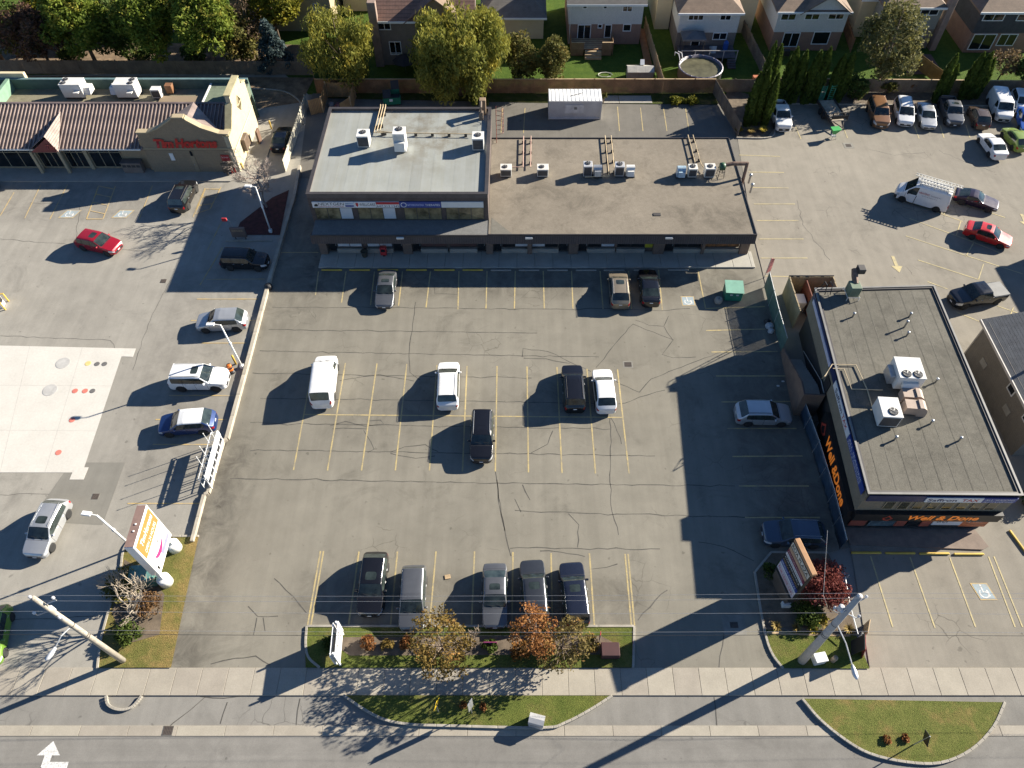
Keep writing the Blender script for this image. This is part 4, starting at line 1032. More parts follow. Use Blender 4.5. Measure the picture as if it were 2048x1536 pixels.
rtu((7.04, 61.87, 3.5), 0.85, 0.9, 1.3, 'silver condenser beside the double blower, middle of the shop wing roof', fans=((0, 0.1),), fr=0.28, mat=GU)
blower((8.05, 61.87, 3.5), 'curved metal blower between the two silver condensers on the shop wing roof')
rtu((10.23, 61.87, 3.5), 0.9, 0.85, 1.25, 'silver condenser with a white curved duct on the shop wing roof', fans=((0, 0.05),), fr=0.3, mat=GU)
blower((11.34, 61.87, 3.5), 'white curved duct hood right of the middle condenser on the shop wing roof', mt=WU)
blower((16.44, 61.71, 3.5), 'pale blue blower wrapped in plastic sheeting near the roof right end', mt=M('blue_wrap', (0.33, 0.43, 0.5), 0.35, var=0.25, scale=4))
rtu((17.55, 61.71, 3.5), 0.85, 0.85, 1.1, 'beige condenser beside the blue wrapped blower on the shop wing roof', fans=((0, 0.05),), fr=0.29, mat=OFFWHITE)
rtu((19.27, 61.71, 3.5), 1.0, 0.9, 1.15, 'cream condenser next to the rusty exhaust duct on the shop wing roof', fans=((0, 0.0),), fr=0.29, mat=OFFWHITE)
# kitchen exhaust: green fan and rusty duct running over the roof edge
ex = empty('kitchen_exhaust', (20.48, 61.71, 3.5), 0, 'rusty exhaust duct and green fan running over the roof right edge', 'exhaust duct')
MB().lathe([(0.16, -0.3), (0.36, -0.25), (0.4, 0.0), (0.36, 0.25), (0.16, 0.3)], (0.0, 0.0, 1.15), 14, 'X').build('fan_housing', M('green_fan_paint', (0.03, 0.09, 0.04), 0.5), ex, True)
MB().tube([(0.1, 0, 1.3), (1.0, 0.05, 1.45), (2.45, 0.05, 1.45)], 0.2, 8).tube([(2.4, 0.05, 1.6), (2.3, -0.45, -0.8)], 0.17, 8).build('duct', M('rusty_duct', (0.17, 0.105, 0.075), 0.75, var=0.4, scale=4), ex)
fs_ = MB()
for a, b in ((-0.3, -0.4), (0.3, -0.4), (-0.3, 0.4), (0.3, 0.4)):
    fs_.tube([(a, b, 0), (a * 0.8, b * 0.8, 0.95)], 0.03, 4)
for z in (0.3, 0.75):
    fs_.tube([(-0.3, -0.4, z), (0.3, -0.4, z), (0.3, 0.4, z), (-0.3, 0.4, z), (-0.3, -0.4, z)], 0.025, 4)
fs_.build('stand', BLACK, ex)
for k, p in enumerate(((23.3, 60.98, 3.2), (23.17, 59.48, 3.2))):
    o = MB().lathe([(0.1, 0), (0.1, 0.9), (0.17, 0.92), (0.13, 1.1), (0.0, 1.12)], p, 12).build('vent_pipe', STEEL, None, True)
    tag(o, ['taller', 'shorter'][k] + ' metal vent pipe at the right edge of the shop wing roof', 'vent pipe', 'vent pipes at the wing edge')
PIPE = M('gas_pipe_yellowed', (0.46, 0.36, 0.22), 0.6, var=0.25, scale=2)
def pipes(label, runs, r=0.045, mat=None, base=None, blocks=True):
    t = empty('gas_pipes', (0, 0, 0), 0, label, 'pipes', 'gas pipe runs on the plaza roof')
    for run in runs:
        MB().tube(run, r, 6).build('pipe', mat or PIPE, t)
        if blocks:
            for a, b in zip(run[:-1], run[1:]):
                L = math.dist(a, b); n = int(L / 1.6)
                for k in range(n):
                    q = [a[i] + (b[i] - a[i]) * (k + 0.5) / n for i in range(3)]
                    MB().box(q[0] - 0.14, q[0] + 0.14, q[1] - 0.09, q[1] + 0.09, base, q[2] - r * 0.7).build('support_block', DARK, t)
    return t
pipes('three gas pipes from the rear edge across the pale upper roof', [[(-14.29, 69.59, 6.55), (-14.25, 69.22, 6.55), (-14.39, 64.64, 6.55), (-4.35, 64.38, 6.55)], [(-14.02, 69.51, 6.6), (-13.98, 69.14, 6.6), (-14.1, 64.82, 6.6), (-12.52, 64.56, 6.6)], [(-13.74, 69.43, 6.65), (-13.7, 69.06, 6.65), (-13.8, 64.91, 6.65)]], 0.05, base=6.24)
pipes('pink and cream pair of pipes at the left end of the wing roof', [[(0.64, 68.13, 3.78), (0.56, 62.8, 3.78), (-0.56, 62.8, 3.78)], [(1.43, 68.13, 3.78), (1.32, 62.8, 3.78)]], 0.05, M('pink_pipe', (0.45, 0.30, 0.24), 0.6), 3.5)
pipes('cream pipe pair running to the middle condensers on the wing roof', [[(9.29, 68.22, 3.78), (9.2, 61.34, 3.78), (6.78, 61.18, 3.78)], [(9.93, 68.22, 3.78), (9.8, 61.34, 3.78)]], 0.05, PIPE, 3.5)
pipes('cream pipe pair running to the right end condensers on the wing roof', [[(18.12, 68.31, 3.78), (18.17, 63.55, 3.78)], [(18.65, 68.31, 3.78), (18.75, 63.3, 3.78), (19.1, 62.31, 3.78)]], 0.05, PIPE, 3.5)
o = MB().box(-0.35, 0.35, -0.2, 0.2, 0, 0.05).build('roof_hatch_debris', DARK); o.location = (13.43, 55.78, 3.5); tag(o, 'small dark scrap of matting lying on the wing roof', 'debris')

# ---- coffee shop with ribbed roof
shop = empty('coffee_shop', (0, 0, 0), 0, 'tan brick coffee shop with ribbed brown roof and red script lettering', 'shop')
SX0, SX1 = -62.0, -30.2
MB().box(SX0, -40.0, 67.6, 77.4, 0, 3.0).build('wall', BRICK_TAN, shop)
MB().box(-40.0, SX1 - 0.2, 67.25, 75.7, 0, 3.8).build('wall', BRICK_TAN, shop)
# sloping ribbed roof with its standing battens
RZ0, RZ1, RY0, RY1 = 2.98, 4.95, 66.95, 72.2
MB().side_prism([(RY0, RZ0 - 0.12), (RY0, RZ0), (RY1, RZ1), (RY1 + 0.25, RZ1), (RY1 + 0.25, RZ0)], SX0, -31.0).build('roof', RIB_ROOF, shop)
bat = MB().side_prism([(RY0 - 0.02, RZ0), (RY0 - 0.02, RZ0 + 0.11), (RY1 + 0.02, RZ1 + 0.11), (RY1 + 0.02, RZ1)], -0.045, 0.045).mesh('roof_batten')
bat.materials.append(RIB_EDGE)
x = SX0 + 0.2
while x < -31.2:
    if not (-40.3 < x < -31.0 and False):
        share('roof_batten', bat, shop, (x, 0, 0))
    x += 0.4
MB().cbox(SX0, -31.0, RY1 - 0.05, RY1 + 0.3, RZ1, RZ1 + 0.12, 0.03).build('ridge_cap', RIB_ROOF, shop)
MB().cbox(SX0, -40.0, RY0 - 0.10, RY0 + 0.05, RZ0 - 0.16, RZ0 + 0.02, 0.03).build('gutter', OFFWHITE, shop)
# sunk plant well behind the ridge
MB().box(SX0, -34.6, RY1 + 0.3, 77.4, 3.0, 3.6).build('well_floor', gravel_roof('well_roof', (0.22, 0.20, 0.14), 0.4, 0.6), shop)
MB().box(-34.55, SX1 - 0.25, RY1 + 0.3, 77.4, 3.0, 4.3).build('green_roof', ROOF_GREEN, shop)
GREEN_PAR = M('green_parapet', (0.16, 0.27, 0.19), 0.7, var=0.15)
MB().box(SX0, SX1 - 0.25, 77.4, 77.65, 0, 4.75).build('parapet', M('dark_green_parapet', (0.07, 0.12, 0.10), 0.7), shop)
MB().box(SX0, SX1 - 0.25, 77.36, 77.70, 4.752, 4.82).build('parapet_cap', M('teal_cap', (0.12, 0.19, 0.20), 0.5), shop)
MB().box(-57.6, -57.2, RY1 + 0.3, 77.4, 3.6, 4.9).build('parapet', GREEN_PAR, shop)
MB().cbox(-64, -55.6, 77.72, 78.2, 0, 5.3, 0.03).build('rear_block', STUCCO_PALE, shop)
MB().box(-34.75, -34.55, RY1 + 0.3, 77.4, 3.6, 4.36).build('well_curb', WHITE, shop)
# curved front gable with lettering
gl_ = [(-39.64, 66.95, 4.93), (-38.5, 66.95, 4.93), (-37.22, 66.95, 5.41), (-35.49, 66.95, 6.45), (-35.25, 66.95, 6.68), (-34.12, 66.95, 6.68), (-34.05, 66.95, 6.45), (-32.79, 66.95, 5.52), (-31.11, 66.95, 4.82), (-30.1, 66.95, 4.73)]
prof = [(gl_[0][0], 0), ] + [(p[0], p[2]) for p in gl_[:-1]] + [(SX1 - 0.5, gl_[-1][2]), (SX1 - 0.5, 0)]
MB().wall_prism(prof, 66.95, 67.4).build('gable_wall', courses('tan_block', (0.265, 0.205, 0.135), (0.21, 0.165, 0.11), 0.2, 0, 0.1), shop)
for a, b in zip(gl_[:-1], gl_[1:]):
    d = Vector((b[0] - a[0], 0, b[2] - a[2])); n = Vector((-d.z, 0, d.x)).normalized() * 0.14
    q = [(a[0], a[2]), (b[0], b[2]), (b[0] + n.x, b[2] + n.z), (a[0] + n.x, a[2] + n.z)]
    MB().wall_prism(q, 66.82, 67.5).build('gable_coping', STUCCO_TAN, shop)
MB().box(gl_[0][0], SX1, 66.88, 66.96, 2.95, 3.12).build('brick_band', STUCCO_TAN, shop)
# lean-to roof behind the gable
apx = (gl_[4][0] + gl_[5][0]) / 2
MB().add([(gl_[0][0] + 0.3, 67.45, 4.2), (apx, 67.45, 5.6), (SX1 - 0.6, 67.45, 4.2), (apx, 71.6, 5.6)], [(0, 1, 3), (1, 2, 3), (0, 1, 2)]).build('gable_roof', RIB_EDGE, shop)
REDSIGN = M('red_script_letters', (0.50, 0.025, 0.02), 0.45, var=0.06)
t0, t1 = (-38.17, 66.9, 3.34), (-31.84, 66.9, 3.34)
text('script_letters', 'Tim', (t0[0], 66.86, 3.2), (1, 0, 0), (0, 0, 1), 2.0, 1.1, REDSIGN, shop, 0.05, 0.25, 0.055)
text('script_letters', 'Hortons', (t0[0] + 2.1, 66.86, 3.2), (1, 0, 0), (0, 0, 1), 4.5, 1.15, REDSIGN, shop, 0.05, 0.25, 0.055)
dr = MB().box(*(-34.99, -34.56, 0.35, 2.95)[:2], 66.9, 66.96, 0.1, 2.15).build('door', M('tan_door', (0.30, 0.235, 0.15), 0.6), shop)
dx = (-34.99, -34.56, 0.35, 2.95)
MB().box(dx[0] + 0.1, dx[1] - 0.1, 66.88, 66.90, 2.2, 2.75).build('transom_window', GLASS_DARK, shop)
MB().box(dx[0] + 0.1, dx[0] + 0.16, 66.85, 66.9, 1.0, 1.2).build('handle', STEEL, dr)
for r_ in ((-37.18, -36.76, 1.6, 2.48),):
    MB().box(r_[0], r_[1], 66.9, 66.945, r_[2], r_[3]).build('white_notice', WHITE, shop)
r_ = (-31.75, -30.87, 1.53, 2.29)
MB().box(r_[0], r_[1], 66.88, 66.945, r_[2], r_[3]).build('red_wall_sign', SIGN_R, shop)
text('wall_sign_letters', 'Tim Hortons', (r_[0] + 0.08, 66.88, (r_[2] + r_[3]) / 2), (1, 0, 0), (0, 0, 1), (r_[1] - r_[0]) - 0.16, 0.2, SIGN_W, shop, 0.004)
# side gable, tall and stepped, with diamond window and drive-through hatch
sg = [(66.95, 0.0), (66.95, 4.45), (68.2, 4.5), (70.4, 6.1), (70.5, 6.9), (74.4, 6.9), (74.5, 6.1), (75.8, 5.6), (75.8, 0.0)]
MB().side_prism(sg, SX1, SX1 - 0.5).build('side_gable', courses('cream_block', (0.46, 0.40, 0.275), (0.38, 0.33, 0.235), 0.2, 0, 0.07), shop)
for a, b in zip(sg[1:-1][:-1], sg[1:-1][1:]):
    d = Vector((b[0] - a[0], b[1] - a[1])); n = Vector((-d.y, d.x)).normalized() * 0.13
    if abs(d.x) < 0.2: continue
    MB().side_prism([a, b, (b[0] + n.x, b[1] + n.y), (a[0] + n.x, a[1] + n.y)], SX1 + 0.1, SX1 - 0.62).build('gable_coping', M('mossy_coping', (0.40, 0.35, 0.20), 0.85, var=0.2), shop)
dm = MB().side_prism([(71.7, 5.0), (72.4, 4.2), (73.1, 5.0), (72.4, 5.9)], SX1 - 0.02, SX1 + 0.03).build('diamond_window', M('olive_glass', (0.08, 0.07, 0.03), 0.2), shop)
fr = MB().tube([(SX1 + 0.04, 71.7, 5.0), (SX1 + 0.04, 72.4, 4.2), (SX1 + 0.04, 73.1, 5.0), (SX1 + 0.04, 72.4, 5.9), (SX1 + 0.04, 71.7, 5.0)], 0.05, 4).tube([(SX1 + 0.04, 72.4, 4.2), (SX1 + 0.04, 72.4, 5.9)], 0.035, 4).tube([(SX1 + 0.04, 71.7, 5.0), (SX1 + 0.04, 73.1, 5.0)], 0.035, 4)
fr.build('window_frame', STUCCO_PALE, dm)
MB().cbox(SX1 + 0.0, SX1 + 0.45, 69.5, 71.0, 0.9, 2.3, 0.04).build('drive_through_hatch', M('hatch_brown', (0.14, 0.10, 0.07), 0.5), shop)
MB().tube([(SX1 + 0.1, 67.0, 2.6), (SX1 + 0.06, 75.7, 2.6)], 0.035, 5).build('conduit', COPING_PALE, shop)
# glazed shop front under the eave
for a, b, n in ((-8, 78, 3), (88, 128, 3), (141, 178, 3), (190, 250, 3)):
    ra = (-55.64, -56.35, -0.14, 2.11)
    xa, xb = (a - 1035) * 0.0545, (b - 1035) * 0.0545
    window(shop, (xa, xb, 0.35, 2.75), 67.6, n, STUCCO_TAN, GLASS_DARK, 0.06, 0.08, 0.05, (), 2.15, 'shop_window')
for a in (82, 134, 184):
    MB().cbox((a - 1035) * 0.0545 - 0.2, (a - 1035) * 0.0545 + 0.2, 67.35, 67.62, 0.1, 2.9, 0.02).build('pier', STUCCO_TAN, shop)
# little entrance gable
ex0, ex1 = (-51.84, 66.6, 3.43)[0], (-48.57, 66.6, 3.43)[0]; em = (-49.18, 66.6, 5.52)
MB().add([(ex0, 66.6, 2.9), (ex1, 66.6, 2.9), (em[0], 66.6, 4.75), (em[0], 71.2, 4.75), (ex0, 66.6, 2.75), (ex1, 66.6, 2.75)], [(0, 2, 3), (1, 3, 2)]).build('entrance_roof', RIB_EDGE, shop)
rr_ = MB()
for k in range(1, 8):
    t = k / 8
    for e in (ex0, ex1):
        a = Vector((e + (em[0] - e) * t, 66.6, 2.9 + 1.85 * t)); b = Vector((e + (em[0] - e) * t, 66.6 + 4.6 * t, 2.9 + 1.85 * t))
        rr_.tube([a + Vector((0, 0, .02)), b + Vector((0, 0, .02))], 0.03, 4)
rr_.build('entrance_roof_ribs', RIB_ROOF, shop)
MB().wall_prism([(ex0 + 0.25, 2.75), (ex1 - 0.25, 2.75), (em[0], 4.45)], 66.7, 66.78).build('entrance_gable', M('maroon_gable', (0.16, 0.03, 0.03), 0.6), shop)
text('entrance_letters', 'Tim', (em[0] - 0.5, 66.66, 3.1), (1, 0, 0), (0, 0, 1), 1.0, 0.6, M('dull_red_letters', (0.35, 0.06, 0.05), 0.5), shop, 0.02, 0.2, 0.02)
for e in (ex0 + 0.15, ex1 - 0.15):
    MB().cbox(e - 0.15, e + 0.15, 66.65, 66.95, 0.1, 2.8, 0.02).build('post', STUCCO_TAN, shop)
# plant in the well
def big_rtu(p, label, flip=1):
    t = rtu(p, 2.3, 1.5, 1.75, label, fans=((-0.75 * flip, 0.36), (-0.75 * flip, -0.36)), fr=0.3, mat=WU, grille=False, legs=0.25)
    MB().side_prism([(-0.6, 0.5), (0.6, 0.5), (0.6, 1.2), (-0.3, 1.2)], 1.15 * flip, 1.85 * flip).build('intake_hood', WU, t)
    MB().cbox(0.3, 0.9, -1.25, -0.76, 1.0, 1.1, 0.02).build('rain_hood', WU, t)
    return t
big_rtu((-49.52, 76.01, 3.6), 'big white twin-fan unit on the coffee shop roof, the left one')
big_rtu((-43.6, 76.01, 3.6), 'big white twin-fan unit on the coffee shop roof, the right one', -1)
rtu((-40.35, 75.7, 3.6), 1.0, 0.8, 1.1, 'small white unit right of the big ones on the coffee shop roof', fans=(), mat=WU)
rtu((-39.2, 76.61, 3.6), 0.75, 0.7, 1.0, 'small brown box unit on the coffee shop roof', fans=(), mat=M('brown_unit', (0.22, 0.11, 0.055), 0.5), grille=False)

# ---- restaurant block on the right
rest = empty('restaurant_building', (0, 0, 0), 0, 'flat-roofed two-storey building with orange restaurant lettering on black boards', 'building')
FL, FR_, BR, BL = (23.97, 24.39, 5.5), (34.47, 24.27, 5.5), (35.24, 44.24, 5.5), (25.09, 43.89, 5.5)
RQ = [FL[:2], FR_[:2], BR[:2], BL[:2]]
RZ = 5.5
TAN_WALL = courses('dun_brick', (0.22, 0.185, 0.13), (0.16, 0.135, 0.1), 0.1, 0, 0.12)
cq = Vector((sum(p[0] for p in RQ) / 4, sum(p[1] for p in RQ) / 4))
inset = lambda d: [tuple(Vector(p) - Vector((math.copysign(d, p[0] - cq.x), math.copysign(d, p[1] - cq.y)))) for p in RQ]
MB().prism(inset(0.04), 2.9, RZ - 0.25).build('upper_wall', TAN_WALL, rest)
MB().prism(inset(0.25), 0, 2.9).build('lower_wall', M('charcoal_wall', (0.035, 0.032, 0.03), 0.7), rest)
MB().prism(inset(0.26), RZ - 0.24, RZ - 0.12).build('roof', ROOF_GREY, rest)
ring_walls(RQ, RZ - 0.25, RZ - 0.02, 0.26).build('parapet', COPING_DARK, rest)
ring_walls([tuple(Vector(p) + Vector((math.copysign(0.05, p[0] - cq.x), math.copysign(0.05, p[1] - cq.y)))) for p in RQ], RZ - 0.018, RZ + 0.04, 0.15).build('coping', M('dull_grey_coping', (0.17, 0.165, 0.155), 0.55), rest)
uF = (Vector(FR_) - Vector(FL)).normalized(); uL = (Vector(FL) - Vector(BL)).normalized(); nL = Vector((uL.y, -uL.x, 0)) * 1.0; nL = -nL if nL.x > 0 else nL
LF = (Vector(FR_) - Vector(FL)).length; LL = (Vector(FL) - Vector(BL)).length
Z3 = (0, 0, 1)
def fpt(t, z, o=0.0): p = Vector(FL) + uF * t; return (p.x, p.y - o, z)
def lpt(t, z, o=0.0): p = Vector(BL) + uL * t; return (p.x + nL.x * o, p.y + nL.y * o, z)
# roof cap sheets: laps running front to back
for k in range(1, 10):
    t = k / 10
    a = Vector(FL).lerp(Vector(FR_), t) + Vector((0, 0.4, 0)); b = Vector(BL).lerp(Vector(BR), t) - Vector((0, 0.4, 0))
    MB().strip([(a.x, a.y, 0), (b.x, b.y, 0)], 0.07, RZ - 0.112).build('roof_lap', gravel_roof('lap_%d' % (k % 2), (0.125, 0.118, 0.098) if k % 2 else (0.16, 0.151, 0.126), 0.2), rest, up=True)
# front: upper sign band, windows, black board, shop front
plate('sign_backing', fpt(0.15, 4.55, 0.03), uF, Z3, LF - 0.3, 0.75, 0.05, SIGN_N, rest)
plate('tax_sign', fpt(4.1, 4.62, 0.10), uF, Z3, 3.9, 0.6, 0.05, SIGN_W, rest)
text('sign_letters', 'Saffron', fpt(4.25, 4.74, 0.16), uF, Z3, 2.0, 0.36, SIGN_N, rest, 0.003, 0, 0.015)
text('sign_letters', 'TAX', fpt(6.6, 4.74, 0.16), uF, Z3, 1.15, 0.36, SIGN_R, rest, 0.003, 0, 0.015)
plate('blue_sign', fpt(8.02, 4.62, 0.10), uF, Z3, 2.3, 0.6, 0.05, SIGN_B, rest)
text('sign_letters', 'ALL SEASONS', fpt(8.15, 4.92, 0.16), uF, Z3, 2.0, 0.2, SIGN_W, rest, 0.003)
text('sign_letters', 'REALTY & MORTGAGE', fpt(8.15, 4.68, 0.16), uF, Z3, 2.0, 0.15, SIGN_W, rest, 0.003)
for k in range(8):
    a = 1.7 + k * 1.02
    w_ = plate('window', fpt(a, 3.35, 0.0), uF, Z3, 0.72, 1.05, 0.03, STUCCO_TAN, rest)
    plate('pane', fpt(a + 0.05, 3.4, 0.031), uF, Z3, 0.62, 0.95, 0.005, glass('olive_pane', (0.07, 0.06, 0.035), 0.08), w_)
plate('black_signboard', fpt(0.0, 2.1, -0.02), uF, Z3, LF - 0.1, 0.95, 0.35, SIGN_K, rest)
OR = M('orange_letters', (0.80, 0.22, 0.03), 0.45, var=0.06)
ORB = OR.node_tree.nodes['Principled BSDF']            # lit channel letters
ORB.inputs['Emission Color'].default_value = (1.0, 0.27, 0.03, 1); ORB.inputs['Emission Strength'].default_value = 0.09
text('sign_letters', 'Well & Done', fpt(3.8, 2.34, 0.34), uF, Z3, 5.0, 0.62, OR, rest, 0.006, 0.2, 0.03)
text('sign_letters', 'Shawarma | Turkish Cuisine', fpt(4.9, 2.18, 0.34), uF, Z3, 3.2, 0.13, OR, rest, 0.006)
def flame(origin, u, s):
    u = Vector(u); o = Vector(origin); v = Vector((0, 0, 1)); n = u.cross(v) * 0.012
    out = [(0, 0.5), (0.15, 0.15), (0.5, 0.0), (0.85, 0.15), (1.0, 0.5), (0.8, 0.62), (0.5, 1.0), (0.2, 0.62)]
    inn = [(0.5 + (a - 0.5) * 0.6, 0.45 + (b - 0.45) * 0.6) for a, b in out]
    for pts, mt, k in ((out, M('emblem_red', (0.4, 0.05, 0.03), 0.5), 1), (inn, SIGN_K, 2)):
        MB().add([o + u * (a * s) + v * (b * s) + n * k for a, b in pts], [tuple(range(8))]).build('emblem', mt, rest)
flame(fpt(2.0, 2.2, 0.34), uF, 0.75)
for a, b, mt in ((0.4, 1.6, M('terracotta_panel', (0.30, 0.075, 0.05), 0.6)), (1.8, 3.7, glass('blue_grey_pane', (0.09, 0.13, 0.15))), (3.75, 4.5, MATS['terracotta_panel']), (4.6, 5.5, GLASS_DARK), (5.6, 6.3, MATS['terracotta_panel'])):
    plate('shop_window', fpt(a, 0.45, -0.16), uF, Z3, b - a, 1.55, 0.05, mt, rest)
plate('menu_banner', fpt(6.4, 0.7, -0.16), uF, Z3, 2.1, 1.25, 0.06, SIGN_W, rest)
plate('food_banner', fpt(8.5, 0.5, -0.16), uF, Z3, 1.9, 1.5, 0.06, M('food_print', (0.45, 0.13, 0.05), 0.5, var=0.5, scale=3), rest)
text('banner_letters', 'OPEN', fpt(6.6, 1.1, -0.09), uF, Z3, 0.8, 0.4, SIGN_K, rest, 0.004)
text('banner_letters', 'Lunch Special', fpt(7.5, 1.2, -0.09), uF, Z3, 2.4, 0.35, SIGN_W, rest, 0.02)
struct(MB().prism([fpt(0.2, 0, -0.1), fpt(9.9, 0, -0.1), (34.4, 23.0), (33.9, 22.75), fpt(0.4, 0, 1.25)], -0.02, 0.10).build('restaurant_walk', M('brown_paving', (0.20, 0.155, 0.125), 0.9, var=0.2, fine=0.15)))
# west side
plate('sign_backing', lpt(0.3, 4.6, 0.0), uL, Z3, LL - 1.0, 0.72, 0.06, SIGN_N, rest)
plate('white_sign', lpt(0.8, 4.64, 0.06), uL, Z3, 7.0, 0.4, 0.05, M('sign_lilac_white', (0.5, 0.5, 0.6), 0.5), rest)
plate('tax_sign', lpt(9.6, 4.62, 0.08), uL, Z3, 4.9, 0.65, 0.05, SIGN_W, rest)
text('sign_letters', 'Saffron', lpt(10.2, 4.74, 0.135), uL, Z3, 2.2, 0.42, SIGN_N, rest, 0.003, 0, 0.015)
text('sign_letters', 'TAX', lpt(12.6, 4.74, 0.135), uL, Z3, 1.3, 0.42, SIGN_R, rest, 0.003, 0, 0.015)
plate('blue_sign', lpt(14.55, 4.62, 0.08), uL, Z3, 4.6, 0.65, 0.05, SIGN_B, rest)
text('sign_letters', 'ALL SEASONS', lpt(14.8, 4.95, 0.135), uL, Z3, 3.6, 0.25, SIGN_W, rest, 0.003)
text('sign_letters', 'REALTY & MORTGAGE', lpt(14.8, 4.69, 0.135), uL, Z3, 3.6, 0.18, SIGN_W, rest, 0.003)
plate('black_signboard', lpt(10.9, 0.75, -0.05), uL, Z3, 8.6, 2.12, 0.42, SIGN_K, rest)
text('sign_letters', 'Well &Done', lpt(12.9, 1.62, 0.38), uL, Z3, 5.7, 1.0, OR, rest, 0.006, 0, 0.03)
text('sign_letters', 'Shawarma | Turkish Cuisine', lpt(13.3, 1.1, 0.38), uL, Z3, 4.6, 0.28, M('orange_red_letters', (0.55, 0.09, 0.02), 0.5), rest, 0.006)
flame(lpt(11.2, 1.3, 0.38), uL, 1.25)
plate('door', lpt(8.1, 2.0, 0.0), uL, Z3, 1.0, 2.1, 0.04, BLACK, rest)
# outside stair with brick flank walls climbing to the upper door
st = empty('outside_stair', (0, 0, 0), 0, 'brown brick outside stair against the west wall of the restaurant building', 'stair')
def stair_wall(o0, o1, nm, mt):
    pr = [(2.6, 0), (9.3, 0), (9.3, 2.9), (8.0, 2.9), (2.6, 0.7)]
    vs_ = [lpt(a, z, o0) for a, z in pr] + [lpt(a, z, o1) for a, z in pr]; n = 5
    MB().add(vs_, [tuple(range(n)), tuple(range(n, 2 * n))[::-1]] + [(i, (i + 1) % n, n + (i + 1) % n, n + i) for i in range(n)]).build(nm, mt, st)
STAIR_BR = courses('stair_brick', (0.19, 0.125, 0.09), (0.13, 0.09, 0.07), 0.1, 0, 0.2)
stair_wall(1.62, 1.75, 'flank_wall', STAIR_BR)
vs_ = [lpt(9.18, 0, 0.08), lpt(9.3, 0, 0.08), lpt(9.3, 0, 1.62), lpt(9.18, 0, 1.62)]
MB().prism(vs_, 0, 2.9).build('end_wall', STAIR_BR, st)
for k in range(12):
    a0 = 3.4 + k * 0.37
    q = [lpt(a0, 0, 0.1), lpt(a0 + 0.37, 0, 0.1), lpt(a0 + 0.37, 0, 1.6), lpt(a0, 0, 1.6)]
    MB().prism(q, 0, 0.17 * (k + 1)).build('step', CONCRETE, st)
q = [lpt(7.85, 0, 0.1), lpt(9.15, 0, 0.1), lpt(9.15, 0, 1.6), lpt(7.85, 0, 1.6)]
MB().prism(q, 0, 2.1).build('landing', CONCRETE, st)
MB().tube([lpt(3.2, 1.1, 0.18), lpt(7.9, 3.0, 0.18), lpt(9.1, 3.0, 0.18)], 0.03, 5).build('handrail', STEEL, st)
# plant on its roof
u_ = rtu((29.31, 34.14, 5.4), 1.9, 2.0, 1.6, 'large white twin-fan unit in the middle of the restaurant roof', R(-4), fans=((-0.4, -0.62), (0.42, -0.62)), fr=0.34, mat=WU, grille=False, legs=0.25)
MB().side_prism([(-1.5, 0.75), (-1.01, 0.75), (-1.01, 1.2), (-1.2, 1.2)], -0.6, 0.55).build('intake_hood', WU, u_)
MB().cbox(-1.35, -0.96, -0.6, 0.6, 0.3, 1.2, 0.03).build('side_duct', STEEL, u_)
u_ = rtu((26.9, 30.71, 5.4), 1.4, 1.75, 1.35, 'white single-fan unit on the restaurant roof beside brown curved ducts', R(-4), fans=((0.1, -0.4),), fr=0.34, mat=WU)
PINKD = M('pinkish_brown_duct', (0.33, 0.25, 0.20), 0.6, var=0.15)
hp = empty('curved_duct', (29.31, 31.8, 5.4), R(-6), 'pair of brown curved duct elbows on the restaurant roof', 'duct')
for y0 in (0.08, -0.95):
    MB().side_prism([(y0, 0.2), (y0 + 0.82, 0.2), (y0 + 0.82, 0.95), (y0, 0.95)], -0.85, 0.1).build('duct_run', PINKD, hp)
    MB().wall_prism([(0.08, 0.0), (0.75, 0.0), (0.75, 0.45), (0.62, 0.85), (0.35, 1.05), (0.08, 1.05)], y0, y0 + 0.82).build('elbow', PINKD, hp)
t = empty('gas_pipes', (0, 0, 0), 0, 'yellowish gas pipes stepping across the restaurant roof from the west edge', 'pipes')
MB().tube([(24.4, 35.68, 5.5), (26.24, 35.63, 5.5), (26.44, 33.21, 5.5), (26.34, 31.59, 5.5), (26.48, 30.55, 5.5)], 0.045, 6).build('pipe', PIPE, t)
MB().tube([(24.37, 35.28, 5.5), (25.21, 35.23, 5.5), (25.26, 33.3, 5.5), (27.57, 33.21, 5.5)], 0.045, 6).build('pipe', PIPE, t)
MB().tube([(24.4, 35.68, 5.5), (23.57, 34.55, 5.5)] + [tuple((24.48, 36.08, 3.2))], 0.045, 6).build('riser', PIPE, t)
for k, p in enumerate(((27.43, 40.76, 5.38), (32.06, 40.76, 5.38), (31.28, 39.61, 5.38), (31.19, 38.7, 5.38), (31.87, 34.01, 5.38), (30.19, 30.19, 5.38), (27.13, 28.8, 5.38), (31.74, 28.72, 5.38), (30.93, 34.64, 5.38))):
    h = 0.75 if k == 2 else 0.45
    o = MB().lathe([(0.07, 0), (0.07, h), (0.12, h), (0.12, h + 0.05), (0.05, h + 0.1)], p, 10).build('vent_pipe', STEEL, None, True)
    tag(o, 'small metal vent pipe on the restaurant roof, ' + ['nearest the north-west corner', 'north of the goose-neck vent', 'tallest of the cluster', 'with a hooked cap', 'right of the big twin-fan unit', 'below the curved ducts', 'left of the two near the front', 'right of the two near the front', 'hard by the big twin-fan unit'][k], 'vent pipe', 'vent pipes on the restaurant roof')
